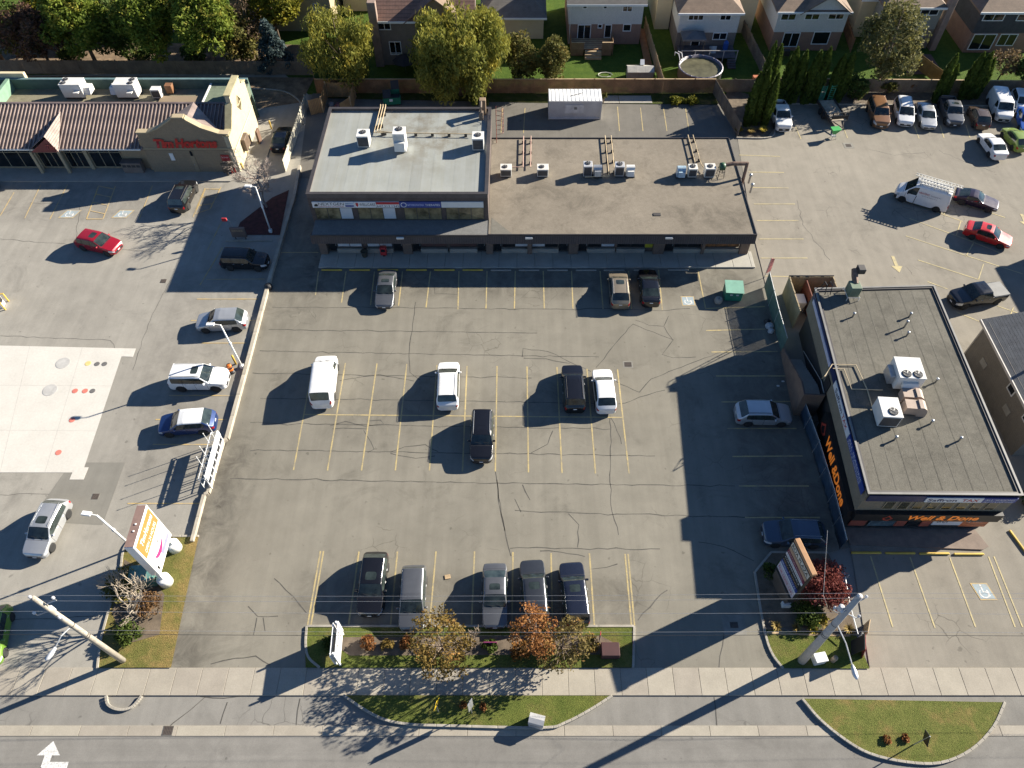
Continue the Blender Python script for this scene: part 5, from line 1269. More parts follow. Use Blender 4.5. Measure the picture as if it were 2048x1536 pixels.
# rear yard enclosure with boxes and an exhaust stack
en = empty('rubbish_enclosure', (0, 0, 0), 0, 'tan board enclosure behind the restaurant holding rubbish and pallets', 'enclosure')
EY0, EY1, EX0, EX1 = 44.3, 48.6, 24.9, 29.0
ENC = M('enclosure_boards', (0.31, 0.245, 0.15), 0.85, var=0.2, scale=1.5, fine=0.1)
for a, b, c_, d in ((EX0, EX0 + 0.1, EY0, EY1), (EX1 - 0.1, EX1, EY0, EY1)):
    n = 14
    for k in range(n):
        y = c_ + (d - c_) * k / n
        MB().box(a, b, y + 0.01, y + (d - c_) / n - 0.01, 0, 2.3 + random.uniform(-0.03, 0.03)).build('board', ENC, en)
for k in range(14):
    xx = EX0 + 0.1 + (EX1 - EX0 - 0.2) * k / 14
    MB().box(xx + 0.01, xx + (EX1 - EX0 - 0.2) / 14 - 0.01, EY1 - 0.1, EY1, 0, 2.3 + random.uniform(-0.03, 0.03)).build('board', ENC, en)
MB().box(EX0 + 1.6, EX0 + 1.68, EY0, EY1 - 0.1, 0, 2.1).build('divider', M('reddish_board', (0.17, 0.06, 0.04), 0.8), en)
MB().box(EX0, EX1, EY1 + 0.002, EY1 + 0.06, 2.15, 2.4).build('rail', COPING_DARK, en)
o = MB().cbox(25.3, 26.3, 46.2, 47.4, 0, 1.3, 0.05).build('freezer_chest', WHITE); tag(o, 'white chest freezer inside the rubbish enclosure', 'freezer')
m = MB()
for k in range(5):
    m.box(27.0 + k * 0.22, 27.12 + k * 0.22, 45.1, 46.3, 0.9, 0.95)
m.box(27.0, 28.0, 45.1, 45.2, 0.8, 0.9).box(27.0, 28.0, 46.2, 46.3, 0.8, 0.9)
o = m.build('pallet', WOOD_PALE); tag(o, 'wooden pallet lying in the rubbish enclosure', 'pallet')
o = MB().cbox(27.0, 28.9, 45.0, 46.6, 0, 0.79, 0.04).build('crate', M('dark_crate', (0.05, 0.035, 0.03), 0.8)); tag(o, 'dark crate under the pallet in the rubbish enclosure', 'crate')
def bag(p, r, mt, label, sq=0.75, cat='rubbish bag', group=None, seed=1):
    rnd = random.Random(seed); bm = bmesh.new()
    bmesh.ops.create_icosphere(bm, subdivisions=2, radius=r)
    for v in bm.verts:
        v.co *= rnd.uniform(0.86, 1.1); v.co.z = max(v.co.z * sq, -r * 0.5)
        if v.co.z > r * 0.55: v.co.z += r * 0.2
    me = bpy.data.meshes.new('rubbish_bag'); bm.to_mesh(me); bm.free()
    o = link('rubbish_bag', me, mt); o.location = (p[0], p[1], p[2] + r * 0.5)
    return tag(o, label, cat, group)
bag((28.2, 46.6, 0.9), 0.4, M('pale_blue_plastic', (0.35, 0.5, 0.58), 0.35, var=0.3, scale=5), 'pale blue plastic bag on the heap in the enclosure', seed=3)
bag((27.6, 47.2, 0.6), 0.45, BLACK, 'black rubbish bag at the back of the enclosure', seed=4)
stk = empty('exhaust_stack', (27.89, 43.16, 5.35), 0, 'rusty green exhaust fan stack at the rear corner of the restaurant roof', 'exhaust')
MB().cbox(-0.45, 0.45, -0.5, 0.5, 0.35, 1.35, 0.05).build('fan_box', M('dull_green_box', (0.12, 0.16, 0.11), 0.6, var=0.25), stk)
MB().tube([(0.1, 0.2, 1.2), (0.1, 0.9, 1.5), (0.2, 1.4, 1.7)], [0.25, 0.28, 0.3], 8).build('duct', M('rusty_duct', (0.17, 0.105, 0.075), 0.75), stk)
MB().cbox(0.3, 0.9, 0.9, 1.6, 1.6, 2.1, 0.04).build('rain_cap', DARK, stk)
m = MB()
for a, b in ((-0.5, -0.6), (0.5, -0.6), (-0.5, 0.6), (0.5, 0.6)):
    m.tube([(a, b, 0), (a, b, 0.45)], 0.035, 4)
m.tube([(-0.5, -0.6, 0.4), (0.5, -0.6, 0.4), (0.5, 0.6, 0.4), (-0.5, 0.6, 0.4), (-0.5, -0.6, 0.4)], 0.03, 4)
m.build('stand', OFFWHITE, stk)
# roof hatch ladder against the rear of the restaurant
m = MB()
for dx in (0, 0.45):
    m.tube([(25.9 + dx, 46.0, 0.1), (25.75 + dx, 44.0, 6.2), (25.75 + dx, 43.5, 6.3), (25.75 + dx, 43.2, 5.45)], 0.035, 5)
for k in range(14):
    t = k / 14
    m.tube([(25.9 - 0.15 * t, 46.0 - 2 * t, 0.3 + 5.8 * t), (26.35 - 0.15 * t, 46.0 - 2 * t, 0.3 + 5.8 * t)], 0.02, 4)
o = m.build('ladder', BLACK); tag(o, 'black steel ladder leaning from the enclosure to the restaurant roof', 'ladder')

# ---- grey clapboard building cut by the right frame edge
gh = empty('clapboard_house', (0, 0, 0), 0, 'grey clapboard building with slate shingle gable roof beside the restaurant', 'building')
gx, gy0, gy1, gz = 39.3, 30.8, 41.2, 4.3
MB().box(gx, gx + 11, gy0, gy1, 0, gz).build('wall', CLAP, gh)
MB().wall_prism([(gx - 0.45, gz - 0.15), (gx + 5.5, gz + 1.7), (gx + 11.45, gz - 0.15), (gx + 11.45, gz - 0.3), (gx + 5.5, gz + 1.5), (gx - 0.45, gz - 0.3)], gy0 - 0.5, gy1 + 0.4).build('roof', SHINGLE_SLATE, gh)
MB().wall_prism([(gx + 0.02, gz - 0.01), (gx + 5.5, gz + 1.49), (gx + 10.98, gz - 0.01)], gy0 + 0.02, gy1 - 0.02).build('gable', CLAP, gh)
MB().cbox(gx - 0.5, gx - 0.38, gy0 - 0.5, gy1 + 0.4, gz - 0.34, gz - 0.1, 0.02).build('gutter', COPING_PALE, gh)
MB().cbox(gx - 0.06, gx + 0.1, gy1 - 0.1, gy1 + 0.06, 0, gz - 0.3, 0.02).build('corner_board', COPING_PALE, gh)
for y in (34.6, 31.7):
    side_window(gh, gx, y, y + 0.8, 2.9, 3.7, -1)
for y in (38.4, 33.6):
    MB().box(gx - 0.04, gx + 0.01, y, y + 0.9, 1.4, 2.0).build('vent_panel', M('pale_vent', (0.32, 0.31, 0.28), 0.7), gh)
MB().cbox(gx + 0.8, gx + 1.0, 35.8, 36.0, gz + 0.2, gz + 1.0, 0.02).build('flue', BLACK, gh)
# neighbouring block just out of frame whose shade falls on the right lot
nb = empty('neighbour_block', (0, 0, 0), 0, 'flat brick block beyond the right frame edge shading the angled stalls', 'building')
MB().box(58.4, 74, 47.0, 57.3, 0, 5.4).build('wall', BRICK_TAN, nb)
MB().box(58.2, 74.2, 46.8, 57.5, 5.4, 5.75).build('roof', ROOF_GREY, nb)

# ---- houses along the gardens at the back
def house(label, x0, x1, y, depth, eave, lower, upper, roof, split=2.6, kind='hip', rise=2.2, over=0.4, gable=None, side=None):
    h = empty('house', ((x0 + x1) / 2, y, 0), 0, label, 'house', 'houses behind the plaza')
    cx = (x0 + x1) / 2; w = (x1 - x0) / 2
    MB().box(-w, w, 0, depth, 0, split).build('lower_wall', lower, h)
    MB().box(-w - 0.02, w + 0.02, -0.02, depth + 0.02, split, eave).build('upper_wall', upper, h)
    o = over
    if kind == 'hip':
        r_ = min(w, depth / 2) * 0.9
        vs_ = [(-w - o, -o, eave), (w + o, -o, eave), (w + o, depth + o, eave), (-w - o, depth + o, eave), (-w + r_, depth / 2, eave + rise), (w - r_, depth / 2, eave + rise)]
        if w - r_ < -w + r_:
            vs_[4] = (-0.01, depth / 2, eave + rise); vs_[5] = (0.01, depth / 2, eave + rise)
        m = MB().add(vs_ + [(p[0], p[1], p[2] - 0.18) for p in vs_[:4]], [(0, 1, 5, 4), (1, 2, 5), (2, 3, 4, 5), (3, 0, 4), (0, 6, 7, 1), (1, 7, 8, 2), (2, 8, 9, 3), (3, 9, 6, 0), (9, 8, 7, 6)])
        m.build('roof', roof, h)
    else:
        MB().side_prism([(-o, eave - 0.1), (depth / 2, eave + rise), (depth + o, eave - 0.1), (depth + o, eave + 0.08), (depth / 2, eave + rise + 0.2), (-o, eave + 0.08)], -w - o, w + o).build('roof', roof, h)
        MB().side_prism([(0, eave), (depth / 2, eave + rise), (depth, eave)], -w, w).build('attic', upper, h)
    MB().box(-w - o, w + o, -o - 0.08, -o + 0.02, eave - 0.2, eave + 0.04).build('gutter', WHITE, h)
    if gable:
        ga, gb, gz_, gm = gable
        ga -= cx; gb -= cx; gc = (ga + gb) / 2
        MB().wall_prism([(ga, eave - 0.01), (gb, eave - 0.01), (gc, gz_)], -0.02, depth / 2).build('gable_wall', gm, h)
        for s, e in ((ga - 0.45, 0), (gb + 0.45, 0)):
            t_ = 0.12
            MB().add([(s, -0.45, eave - 0.32), (gc, -0.45, gz_ + 0.08), (gc, depth / 2, gz_ + 0.08), (s, depth / 2, eave - 0.32),
                      (s, -0.45, eave - 0.32 + t_), (gc, -0.45, gz_ + 0.08 + t_), (gc, depth / 2, gz_ + 0.08 + t_), (s, depth / 2, eave - 0.32 + t_)],
                     [(3, 2, 1, 0), (4, 5, 6, 7), (0, 1, 5, 4), (1, 2, 6, 5), (2, 3, 7, 6), (3, 0, 4, 7)]).build('gable_roof', roof if s < gc else SHINGLE_BROWN, h)
    return h, cx
def hw(h, cx, r, panes=2, trans=None, **k):
    window(h, (r[0] - cx, r[1] - cx, r[2], r[3]), 0.0 - (0.02 if r[2] > 2.4 else 0), panes, WHITE, GLASS_DARK, 0.09, 0.08, 0.07, (), trans, **k)

hA, cA = house('brown brick house half hidden by the trees behind the coffee shop', -62, -46, 97, 9, 6.2, BRICK_GREY, courses('brown_house_brick', (0.20, 0.14, 0.09), (0.15, 0.1, 0.07), 0.1), SHINGLE_BROWN)
for r_ in ((-53.18, -51.66, 0.94, 2.91), (-49.25, -48.7, 1.34, 2.91)): hw(hA, cA, r_)
hB, cB = house('tan house with grey roof behind the round green tree at upper left', -37.5, -24.5, 97.5, 9, 5.4, STUCCO_TAN, STUCCO_TAN, SHINGLE_GREY)
hw(hB, cB, (-26.62, -26.07, 2.8, 3.58), 2)
hB2, cB2 = house('pale yellow house seen in the gap left of the red tiled roof', -24, -19.4, 103, 9, 5.0, STUCCO_PALE, STUCCO_PALE, SHINGLE_BROWN)
hC, cC = house('grey-brown house with red tiled roof and brick chimney', -17.6, -5.5, 88.96, 10, 5.7, BRICK_GREY, BRICK_GREY, TILE_RED, 2.6, 'gable', 3.2, 0.35, (-13.4, -6.5, 8.3, BRICK_GREY))
hw(hC, cC, (-16.93, -15.54, 4.64, 5.56)); hw(hC, cC, (-15.88, -14.59, 1.46, 3.01), 2, 1.6)
MB().cbox(-17.9 - cC, -16.9 - cC, -0.5, 0.3, 0, 8.0, 0.04).build('chimney', M('pinkish_chimney', (0.26, 0.19, 0.155), 0.9), hC)
hD, cD = house('cream house with grey hip roof behind the willow', -4.5, 3.4, 95.5, 10, 2.9, STUCCO_PALE, STUCCO_PALE, SHINGLE_GREY, 2.0, 'hip', 3.0)
hE, cE = house('white sided house with rose brick ground floor and wooden deck', 6.6, 15.95, 94.1, 10, 5.3, BRICK_ROSE, SIDING_WHITE, SHINGLE_GREY, 2.65, 'gable', 2.6)
for r_, p_ in (((8.32, 8.73, 4.7, 5.07), 1), ((10.91, 11.26, 4.7, 5.07), 1), ((13.37, 14.47, 4.32, 5.07), 2), ((13.71, 14.58, 1.82, 2.6), 1), ((10.43, 10.85, 2.21, 2.6), 1), ((7.86, 9.42, 0.69, 2.53), 2), ((11.34, 12.08, 0.96, 2.53), 1)): hw(hE, cE, r_, p_)
MB().tube([(6.75 - cE, -0.12, 5.1), (6.75 - cE, -0.12, 0.1)], 0.05, 5).build('downpipe', OFFWHITE, hE)
hF, cF = house('white sided house with brown hip roof above the round pool', (20.44, 92.5, 2.7)[0], (27.95, 92.5, 2.7)[0], 92.5, 10, (22.79, 92.5, 4.97)[2], BRICK_GREY, SIDING_WHITE, SHINGLE_BROWN, (23.31, 92.5, 2.38)[2], 'hip', 2.3)
for r_, p_ in (((21.51, 23.29, 4.04, 4.79), 3), ((25.52, 26.75, 4.04, 4.79), 2), ((22.45, 23.42, 0.47, 2.18), 1), ((25.11, 26.75, 1.53, 2.31), 2)): hw(hF, cF, r_, p_)
hG, cG = house('pale blue-white house with front gable behind the columnar cedars', (32.73, 92.5, 2.7)[0], (41.45, 92.5, 2.7)[0], 92.5, 10, (35.24, 92.5, 5.1)[2], BRICK_ROSE, SIDING_WHITE, SHINGLE_BROWN, (36.06, 92.5, 2.44)[2], 'hip', 2.3, 0.35, ((35.74, 92.5, 5.1)[0], (41.35, 92.5, 5.1)[0], (37.75, 92.5, 6.92)[2], SIDING_WHITE))
for r_, p_ in (((33.15, 34.87, 4.04, 4.79), 2), ((36.13, 37.81, 4.1, 4.85), 2), ((39.05, 40.87, 4.16, 4.91), 2), ((34.18, 36.1, 0.6, 2.31), 2), ((37.97, 39.94, 0.93, 2.44), 1)): hw(hG, cG, r_, p_, 0.85 if False else None)
hH, cH = house('grey-green sided house with brown roof behind the grey leafy tree', (46.16, 93, 2.44)[0], (53.33, 93, 2.44)[0], 93, 10, (47.74, 93, 5.41)[2], BRICK_GREY, SIDING_GREY, SHINGLE_BROWN, (48.92, 93, 2.57)[2], 'hip', 2.3)
for r_, p_ in (((50.66, 52.75, 4.42, 5.17), 2), ((50.33, 52.09, 0.87, 2.57), 2)): hw(hH, cH, r_, p_)
MB().cbox((53.58, 93, 2.44)[0] - cH, (54.35, 93, 2.44)[0] - cH, -0.6, 0.4, 0, 8.0, 0.04).build('chimney', M('pinkish_chimney', (0.26, 0.19, 0.155), 0.9), hH)
hI, cI = house('dark shingled house with brown roof at the upper right corner', (57.76, 92, 2.31)[0], 66, 92, 10, (57.38, 92, 5.34)[2], BRICK_ROSE, SHINGLE_DARK, SHINGLE_BROWN, (58.77, 92, 2.57)[2], 'hip', 2.3)
for r_, p_ in (((58.25, 60.7, 4.22, 5.09), 2), ((62.48, 64.84, 4.22, 5.09), 2), ((58.23, 60.99, 0.47, 2.38), 2), ((61.61, 63.68, 1, 2.38), 2)): hw(hI, cI, r_, p_)
# lower cream wings seen in the gaps between the houses
for lb, a, b, y in (('cream side house in the gap right of the rose brick house', 18.4, 20.3, 98), ('narrow cream house in the gap left of the blue-white house', 28.9, 31.2, 97), ('cream house in the gap right of the blue-white house', 44.3, 47.2, 96)):
    house(lb, a, b, y, 8, 5.0, STUCCO_PALE, STUCCO_PALE, SHINGLE_BROWN)
# ---------------------------------------------------------------- vehicles
# Each kind is lofted from stations along its length, smoothed, then cut apart into its parts by material.
SPECS = {
 'sedan': dict(L=4.45, W=1.78, top=[(0, .60), (.12, .70), (.95, .86), (1.25, .92), (2.0, 1.38), (2.35, 1.43), (3.2, 1.40), (3.85, 1.06), (4.35, 1.02), (4.45, .92)], cowl=1.25, rf=2.0, rr=3.2, rb=3.85, win=[(1.55, 2.45), (2.53, 3.35)], fw=.85, rw=3.5, R=.32, sun=(2.3, 2.75), belt=.90),
 'coupe': dict(L=4.4, W=1.8, top=[(0, .58), (.12, .68), (1.2, .84), (1.6, .90), (2.25, 1.26), (2.7, 1.30), (3.1, 1.26), (4.0, .96), (4.3, .95), (4.4, .86)], cowl=1.6, rf=2.25, rr=3.1, rb=4.0, win=[(1.9, 2.75), (2.8, 3.25)], fw=.9, rw=3.5, R=.34, sun=None, belt=.86),
 'hatch': dict(L=4.05, W=1.74, top=[(0, .62), (.12, .74), (.75, .92), (1.0, .98), (1.75, 1.46), (2.2, 1.52), (3.3, 1.48), (3.85, 1.05), (4.05, .85)], cowl=1.0, rf=1.75, rr=3.3, rb=3.85, win=[(1.3, 2.2), (2.28, 3.2)], fw=.78, rw=3.25, R=.32, sun=(2.0, 2.5), belt=.95),
 'suv': dict(L=4.5, W=1.84, top=[(0, .72), (.12, .86), (.9, 1.02), (1.15, 1.07), (1.85, 1.58), (2.3, 1.64), (3.75, 1.60), (4.25, 1.12), (4.5, .92)], cowl=1.15, rf=1.85, rr=3.75, rb=4.25, win=[(1.45, 2.35), (2.43, 3.25), (3.33, 3.85)], fw=.86, rw=3.55, R=.36, sun=(2.1, 2.7), belt=1.02),
 'box_suv': dict(L=4.6, W=1.86, top=[(0, .82), (.10, .98), (.95, 1.10), (1.2, 1.13), (1.75, 1.68), (2.2, 1.73), (4.2, 1.70), (4.45, 1.15), (4.6, .95)], cowl=1.2, rf=1.75, rr=4.2, rb=4.45, win=[(1.45, 2.3), (2.38, 3.2), (3.28, 4.15)], fw=.85, rw=3.6, R=.38, sun=(2.05, 2.6), belt=1.08),
 'minivan': dict(L=4.75, W=1.9, top=[(0, .70), (.12, .84), (.75, 1.02), (1.0, 1.08), (1.85, 1.62), (2.3, 1.68), (4.2, 1.64), (4.5, 1.12), (4.75, .92)], cowl=1.0, rf=1.85, rr=4.2, rb=4.5, win=[(1.35, 2.25), (2.33, 3.25), (3.33, 4.2)], fw=.85, rw=3.75, R=.34, sun=None, belt=1.0),
 'pickup': dict(L=5.3, W=1.92, top=[(0, .88), (.10, 1.02), (1.0, 1.12), (1.3, 1.15), (1.9, 1.70), (2.2, 1.75), (3.2, 1.73), (3.42, 1.18), (3.5, 1.10), (5.2, 1.08), (5.3, 1.04)], cowl=1.3, rf=1.9, rr=3.2, rb=3.42, win=[(1.55, 2.4), (2.48, 3.2)], fw=.92, rw=4.25, R=.40, sun=(2.25, 2.7), belt=1.10, bed=(3.58, 5.2)),
 'van': dict(L=5.15, W=1.95, top=[(0, .85), (.10, 1.0), (.65, 1.16), (.85, 1.22), (1.45, 1.86), (1.9, 1.97), (4.75, 1.95), (5.08, 1.30), (5.15, .95)], cowl=.85, rf=1.45, rr=4.75, rb=5.08, win=[(1.15, 1.95)], fw=.85, rw=4.05, R=.36, sun=None, belt=1.18),
 'high_van': dict(L=5.3, W=1.98, top=[(0, .80), (.10, .98), (.55, 1.2), (.75, 1.32), (1.55, 2.25), (2.0, 2.38), (5.0, 2.36), (5.22, 1.30), (5.3, .85)], cowl=.75, rf=1.55, rr=6.0, rb=6.1, win=[(1.05, 1.95)], fw=.9, rw=4.3, R=.36, sun=None, belt=1.25),
}
def lerp_pts(pts, s):
    if s <= pts[0][0]: return pts[0][1]
    for (a, za), (b, zb) in zip(pts[:-1], pts[1:]):
        if s <= b: return za + (zb - za) * (s - a) / (b - a)
    return pts[-1][1]
P_BODY, P_GLASS_F, P_GLASS_R, P_UNDER, P_HEAD, P_TAIL, P_GRILLE, P_SUN, P_BED = range(9)
def loft(kind):
    q = SPECS[kind]; L, W = q['L'], q['W']; R_ = q['R']; top = q['top']
    S = {0, .07, .16, .28, .45, L - .05, L - .35, L - .12, L, q['cowl'], q['rf']}
    S |= {s for s, _ in top}
    for c in (q['fw'], q['rw']):
        S |= {c - R_ * 1.28, c - R_ * .75, c, c + R_ * .75, c + R_ * 1.28}
    for a, b in q['win']: S |= {a, b}
    if q['sun']: S |= set(q['sun'])
    if q.get('bed'): S |= {q['bed'][0] - .04, q['bed'][0], q['bed'][1], q['bed'][1] + .04}
    gap = .022
    hood = q['cowl'] - .10; doors = [q['win'][0][0] - .10, q['win'][0][1] + .03] + ([q['win'][1][1] + .05] if len(q['win']) > 1 and not q.get('bed') else [])
    boot = [q['rb'] + .10] if kind in ('sedan', 'coupe') else []
    GAPS = set()
    for g in [hood] + doors + boot: GAPS |= {g, g + gap}
    S |= GAPS
    S = sorted(s for s in S if 0 <= s <= L)
    T = [S[0]]
    for s in S[1:]:
        if s - T[-1] > 0.03 or s in GAPS or T[-1] in GAPS: T.append(s)
    S = T
    hw_ = W / 2; roof = max(z for _, z in top); zb = .24
    wprof = [(0, .66), (.07, .80), (.14, .875), (.28, .94), (.45, .98), (.9, 1.0), (L - .8, 1.0), (L - .35, .98), (L - .12, .91), (L - .05, .85), (L, .76)]
    rings = []
    for s in S:
        w = hw_ * lerp_pts(wprof, s); zt = lerp_pts(top, s)
        sh = min(zt - .07, q['belt'] + 0.05 * max(0, (s - 1.2)) / L)
        c = max(0.0, min(1.0, (zt - sh - .07) / (roof - q['belt'] - .07)))
        tall = kind in ('van', 'high_van')
        wr = w * ((.93 - (.09 if not tall else .03) * c))
        arch = 0.0
        for cw in (q['fw'], q['rw']):
            d = abs(s - cw) / R_
            if d < 1.2: arch = max(arch, R_ + R_ * 1.10 * math.sqrt(max(0, 1 - (d / 1.2) ** 2)))
        zl = max(.30, arch); zm = max((.32 + sh) / 2 + .06, zl + .06); zm = min(zm, sh - .05)
        zl = min(zl, zm - .04)
        z1 = max(zb, min(arch - .02, zl - .02)) if arch else zb
        bed = q.get('bed')
        ring = [(0, z1), (w * .78, z1), (w * .965, zl), (w, zm), (w * .975, sh)]
        if bed and bed[0] - .01 <= s <= bed[1] + .01:
            ring += [(w * .965, zt - .02), (w * .88, zt), (w * .85, .72), (0, .72)]
        else:
            ring += [(wr, sh + (zt - sh) * .84), (wr - .055 - .02 * c, zt - .012), (wr * .5, zt + .018), (0, zt + .028)]
        rings.append(ring)
    n = 9
    bm = bmesh.new()
    cr = bm.edges.layers.float.new('crease_edge')
    V = []
    for s, ring in zip(S, rings):
        x = L / 2 - s
        row = [bm.verts.new((x, y, z)) for y, z in ring]
        left = [row[i] if i in (0, n - 1) else bm.verts.new((x, -ring[i][0], ring[i][1])) for i in range(n)]
        V.append((row, left))
    ids = {}
    def face(vs_, mi, part):
        try:
            f = bm.faces.new(vs_)
        except ValueError:
            return
        f.material_index = mi; f.smooth = True; ids[f] = part
    pid = {}
    def code(name):
        if name not in pid: pid[name] = len(pid)
        return pid[name]
    body = code('body')
    for k in range(len(S) - 1):
        m_ = (S[k] + S[k + 1]) / 2
        for side in (0, 1):
            A, B = V[k][side], V[k + 1][side]
            sn = 'RL'[side]
            for i in range(n - 1):
                part = 'body'
                if i == 0: part = 'underbody'
                if i == 1 or (kind == 'high_van' and i == 2 and m_ < .35): part = 'lower_trim'
                if i == 3 and m_ < .45: part = 'headlight ' + sn
                if i == 3 and m_ > L - (.20 if kind not in ('minivan', 'van') else .14): part = 'taillight ' + sn
                if i == 4 and not (q.get('bed') and m_ > q['bed'][0] - .1):
                    for wi, (a, b) in enumerate(q['win']):
                        if a - .02 < m_ < b + .02: part = 'side_window %s%d' % (sn, wi)
                if i == 4 and part == 'body' and q['win'][0][0] < m_ < q['win'][-1][1]: part = 'pillar_trim'
                if i in (4, 5, 6, 7) and hood < m_ < hood + gap or i in (2, 3) and any(g < m_ < g + gap for g in doors) or i in (4, 5, 6, 7) and any(g < m_ < g + gap for g in boot): part = 'panel_gap'
                if i in (5, 6, 7) and q['rf'] < m_ < min(q['rr'], L - .1): part = 'roof'
                if i in (6, 7) and q['cowl'] < m_ < q['rf']: part = 'windshield'
                if i in (6, 7) and q['rr'] < m_ < q['rb']: part = 'rear_window'
                if i == 7 and q['sun'] and q['sun'][0] - .02 < m_ < q['sun'][1] + .02: part = 'sunroof'
                if q.get('bed') and q['bed'][0] < m_ < q['bed'][1] and i in (6, 7): part = 'bed_liner'
                vs_ = (A[i], A[i + 1], B[i + 1], B[i]) if side == 0 else (A[i + 1], A[i], B[i], B[i + 1])
                face(vs_, code(part), part)
    for end in (0, -1):
        A, B = V[end]
        for i in range(n - 1):
            part = 'body'
            if end == 0 and i in (2,): part = 'grille'
            if i in (0,): part = 'underbody'
            vs_ = [A[i], A[i + 1], B[i + 1], B[i]]
            vs_ = list(dict.fromkeys(vs_))
            if end == 0: vs_ = vs_[::-1]
            if len(vs_) > 2: face(vs_, code(part), part)
    bmesh.ops.recalc_face_normals(bm, faces=bm.faces)
    for e in bm.edges:
        fs = e.link_faces
        if len(fs) == 2 and ids[fs[0]] != ids[fs[1]]: e[cr] = 0.75
        elif len(fs) == 2 and fs[0].normal.dot(fs[1].normal) < .55: e[cr] = 0.45
    me = bpy.data.meshes.new('loft'); bm.to_mesh(me); bm.free()
    ob = bpy.data.objects.new('loft', me); COL.objects.link(ob)
    md = ob.modifiers.new('s', 'SUBSURF'); md.levels = 2
    bpy.context.view_layer.update()
    ev = bpy.data.meshes.new_from_object(ob.evaluated_get(bpy.context.evaluated_depsgraph_get()))
    bpy.data.objects.remove(ob)
    names = {v: k for k, v in pid.items()}
    co = np.empty(len(ev.vertices) * 3); ev.vertices.foreach_get('co', co); co = co.reshape(-1, 3)
    nr = np.empty(len(ev.vertices) * 3); ev.vertices.foreach_get('normal', nr); nr = nr.reshape(-1, 3)
    groups = {}
    for p in ev.polygons:
        groups.setdefault(names[p.material_index], []).append(tuple(p.vertices))
    out = {}
    for nm, faces in groups.items():
        used = sorted({i for f in faces for i in f}); mp = {a: b for b, a in enumerate(used)}
        inset_ = 0.0
        if 'window' in nm or nm in ('windshield', 'sunroof'): inset_ = 0.006
        pts = co[used] - nr[used] * inset_
        m2 = bpy.data.meshes.new(nm.split()[0])
        m2.from_pydata([tuple(p) for p in pts], [], [tuple(mp[i] for i in f) for f in faces])
        m2.polygons.foreach_set('use_smooth', [True] * len(m2.polygons))
        out[nm] = m2
    if 'windshield' in out:                        # dark seal behind each pane closes the gap the recess leaves
        pass
    return out
TYRE = M('tyre_rubber', (0.018, 0.018, 0.018), 0.85)
RIMS = {'silver': M('rim_silver', (0.45, 0.45, 0.46), 0.3, 0.8), 'dark': M('rim_dark', (0.05, 0.05, 0.055), 0.35, 0.5), 'steel': M('rim_steel', (0.25, 0.25, 0.25), 0.5, 0.4)}
def wheel_meshes(R_, w=.21):
    ty = MB().lathe([(R_ * .62, -w / 2), (R_ * .93, -w / 2), (R_, -w * .32), (R_, w * .32), (R_ * .93, w / 2), (R_ * .62, w / 2)], (0, 0, 0), 22, 'Y').mesh('tyre', True)
    ty.materials.append(TYRE)
    rm = MB().lathe([(R_ * .64, -w * .42), (R_ * .60, w * .30), (R_ * .64, w * .45)], (0, 0, 0), 18, 'Y')
    for k in range(5):
        a = 2 * math.pi * k / 5
        for s in (-1, 1):
            y = s * w * .44
            c_, d = math.cos(a), math.sin(a); f = lambda r, t: (r * c_ - t * d, y, r * d + t * c_)
            rm.add([f(.05, -.05), f(R_ * .62, -.045), f(R_ * .62, .045), f(.05, .05)], [(0, 1, 2, 3)])
    rm.lathe([(.07, -w * .46), (.07, w * .46)], (0, 0, 0), 8, 'Y')
    rim = rm.mesh('rim'); rim.materials.append(None)
    return ty, rim
HEADL = M('headlight_lens', (0.55, 0.57, 0.6), 0.1, 0.2); TAILL = M('taillight_lens', (0.30, 0.012, 0.015), 0.15)
_kinds = {}
def kind_parts(kind):
    if kind in _kinds: return _kinds[kind]
    q = SPECS[kind]; parts = loft(kind)
    base = {'lower_trim': BLACK, 'body': None, 'roof': None, 'pillar_trim': BLACK, 'panel_gap': BLACK, 'underbody': BLACK, 'grille': BLACK, 'windshield': GLASS_CAR, 'rear_window': GLASS_CAR, 'side_window': GLASS_CAR, 'headlight': HEADL, 'taillight': TAILL, 'sunroof': GLASS_CAR, 'bed_liner': BLACK}
    for nm, me in parts.items():
        me.materials.append(base[nm.split()[0]])
    W = q['W']; extra = {}
    z = q['belt'] + .03
    extra['mirror'] = MB().cbox(-.07, .07, -.11, .11, -.06, .08, .03).mesh('mirror'); extra['mirror'].materials.append(None)
    L_r = q['rr'] - q['rf'] if q['rr'] < q['L'] else 2.8
    L_r = min(L_r, 2.2)
    rl = MB().tube([(-L_r / 2, 0, 0), (-L_r / 2 + .1, 0, .045), (L_r / 2 - .1, 0, .045), (L_r / 2, 0, 0)], .016, 5).mesh('roof_rail'); rl.materials.append(None)
    extra['roof_rail'] = rl
    pl = MB().cbox(-.012, .012, -.15, .15, -.05, .05, .008).mesh('licence_plate'); pl.materials.append(WHITE); extra['plate'] = pl
    hd = MB().cbox(-.09, .09, -.015, .015, -.014, .014, .008).mesh('door_handle'); hd.materials.append(None); extra['handle'] = hd
    wp = MB().cbox(-.25, .25, -.012, .012, -.01, .01, .005).mesh('wiper'); wp.materials.append(BLACK); extra['wiper'] = wp
    extra['wheel'] = wheel_meshes(q['R'])
    _kinds[kind] = (parts, extra)
    return _kinds[kind]
def set_mat(o, m):
    o.material_slots[0].link = 'OBJECT'; o.material_slots[0].material = m
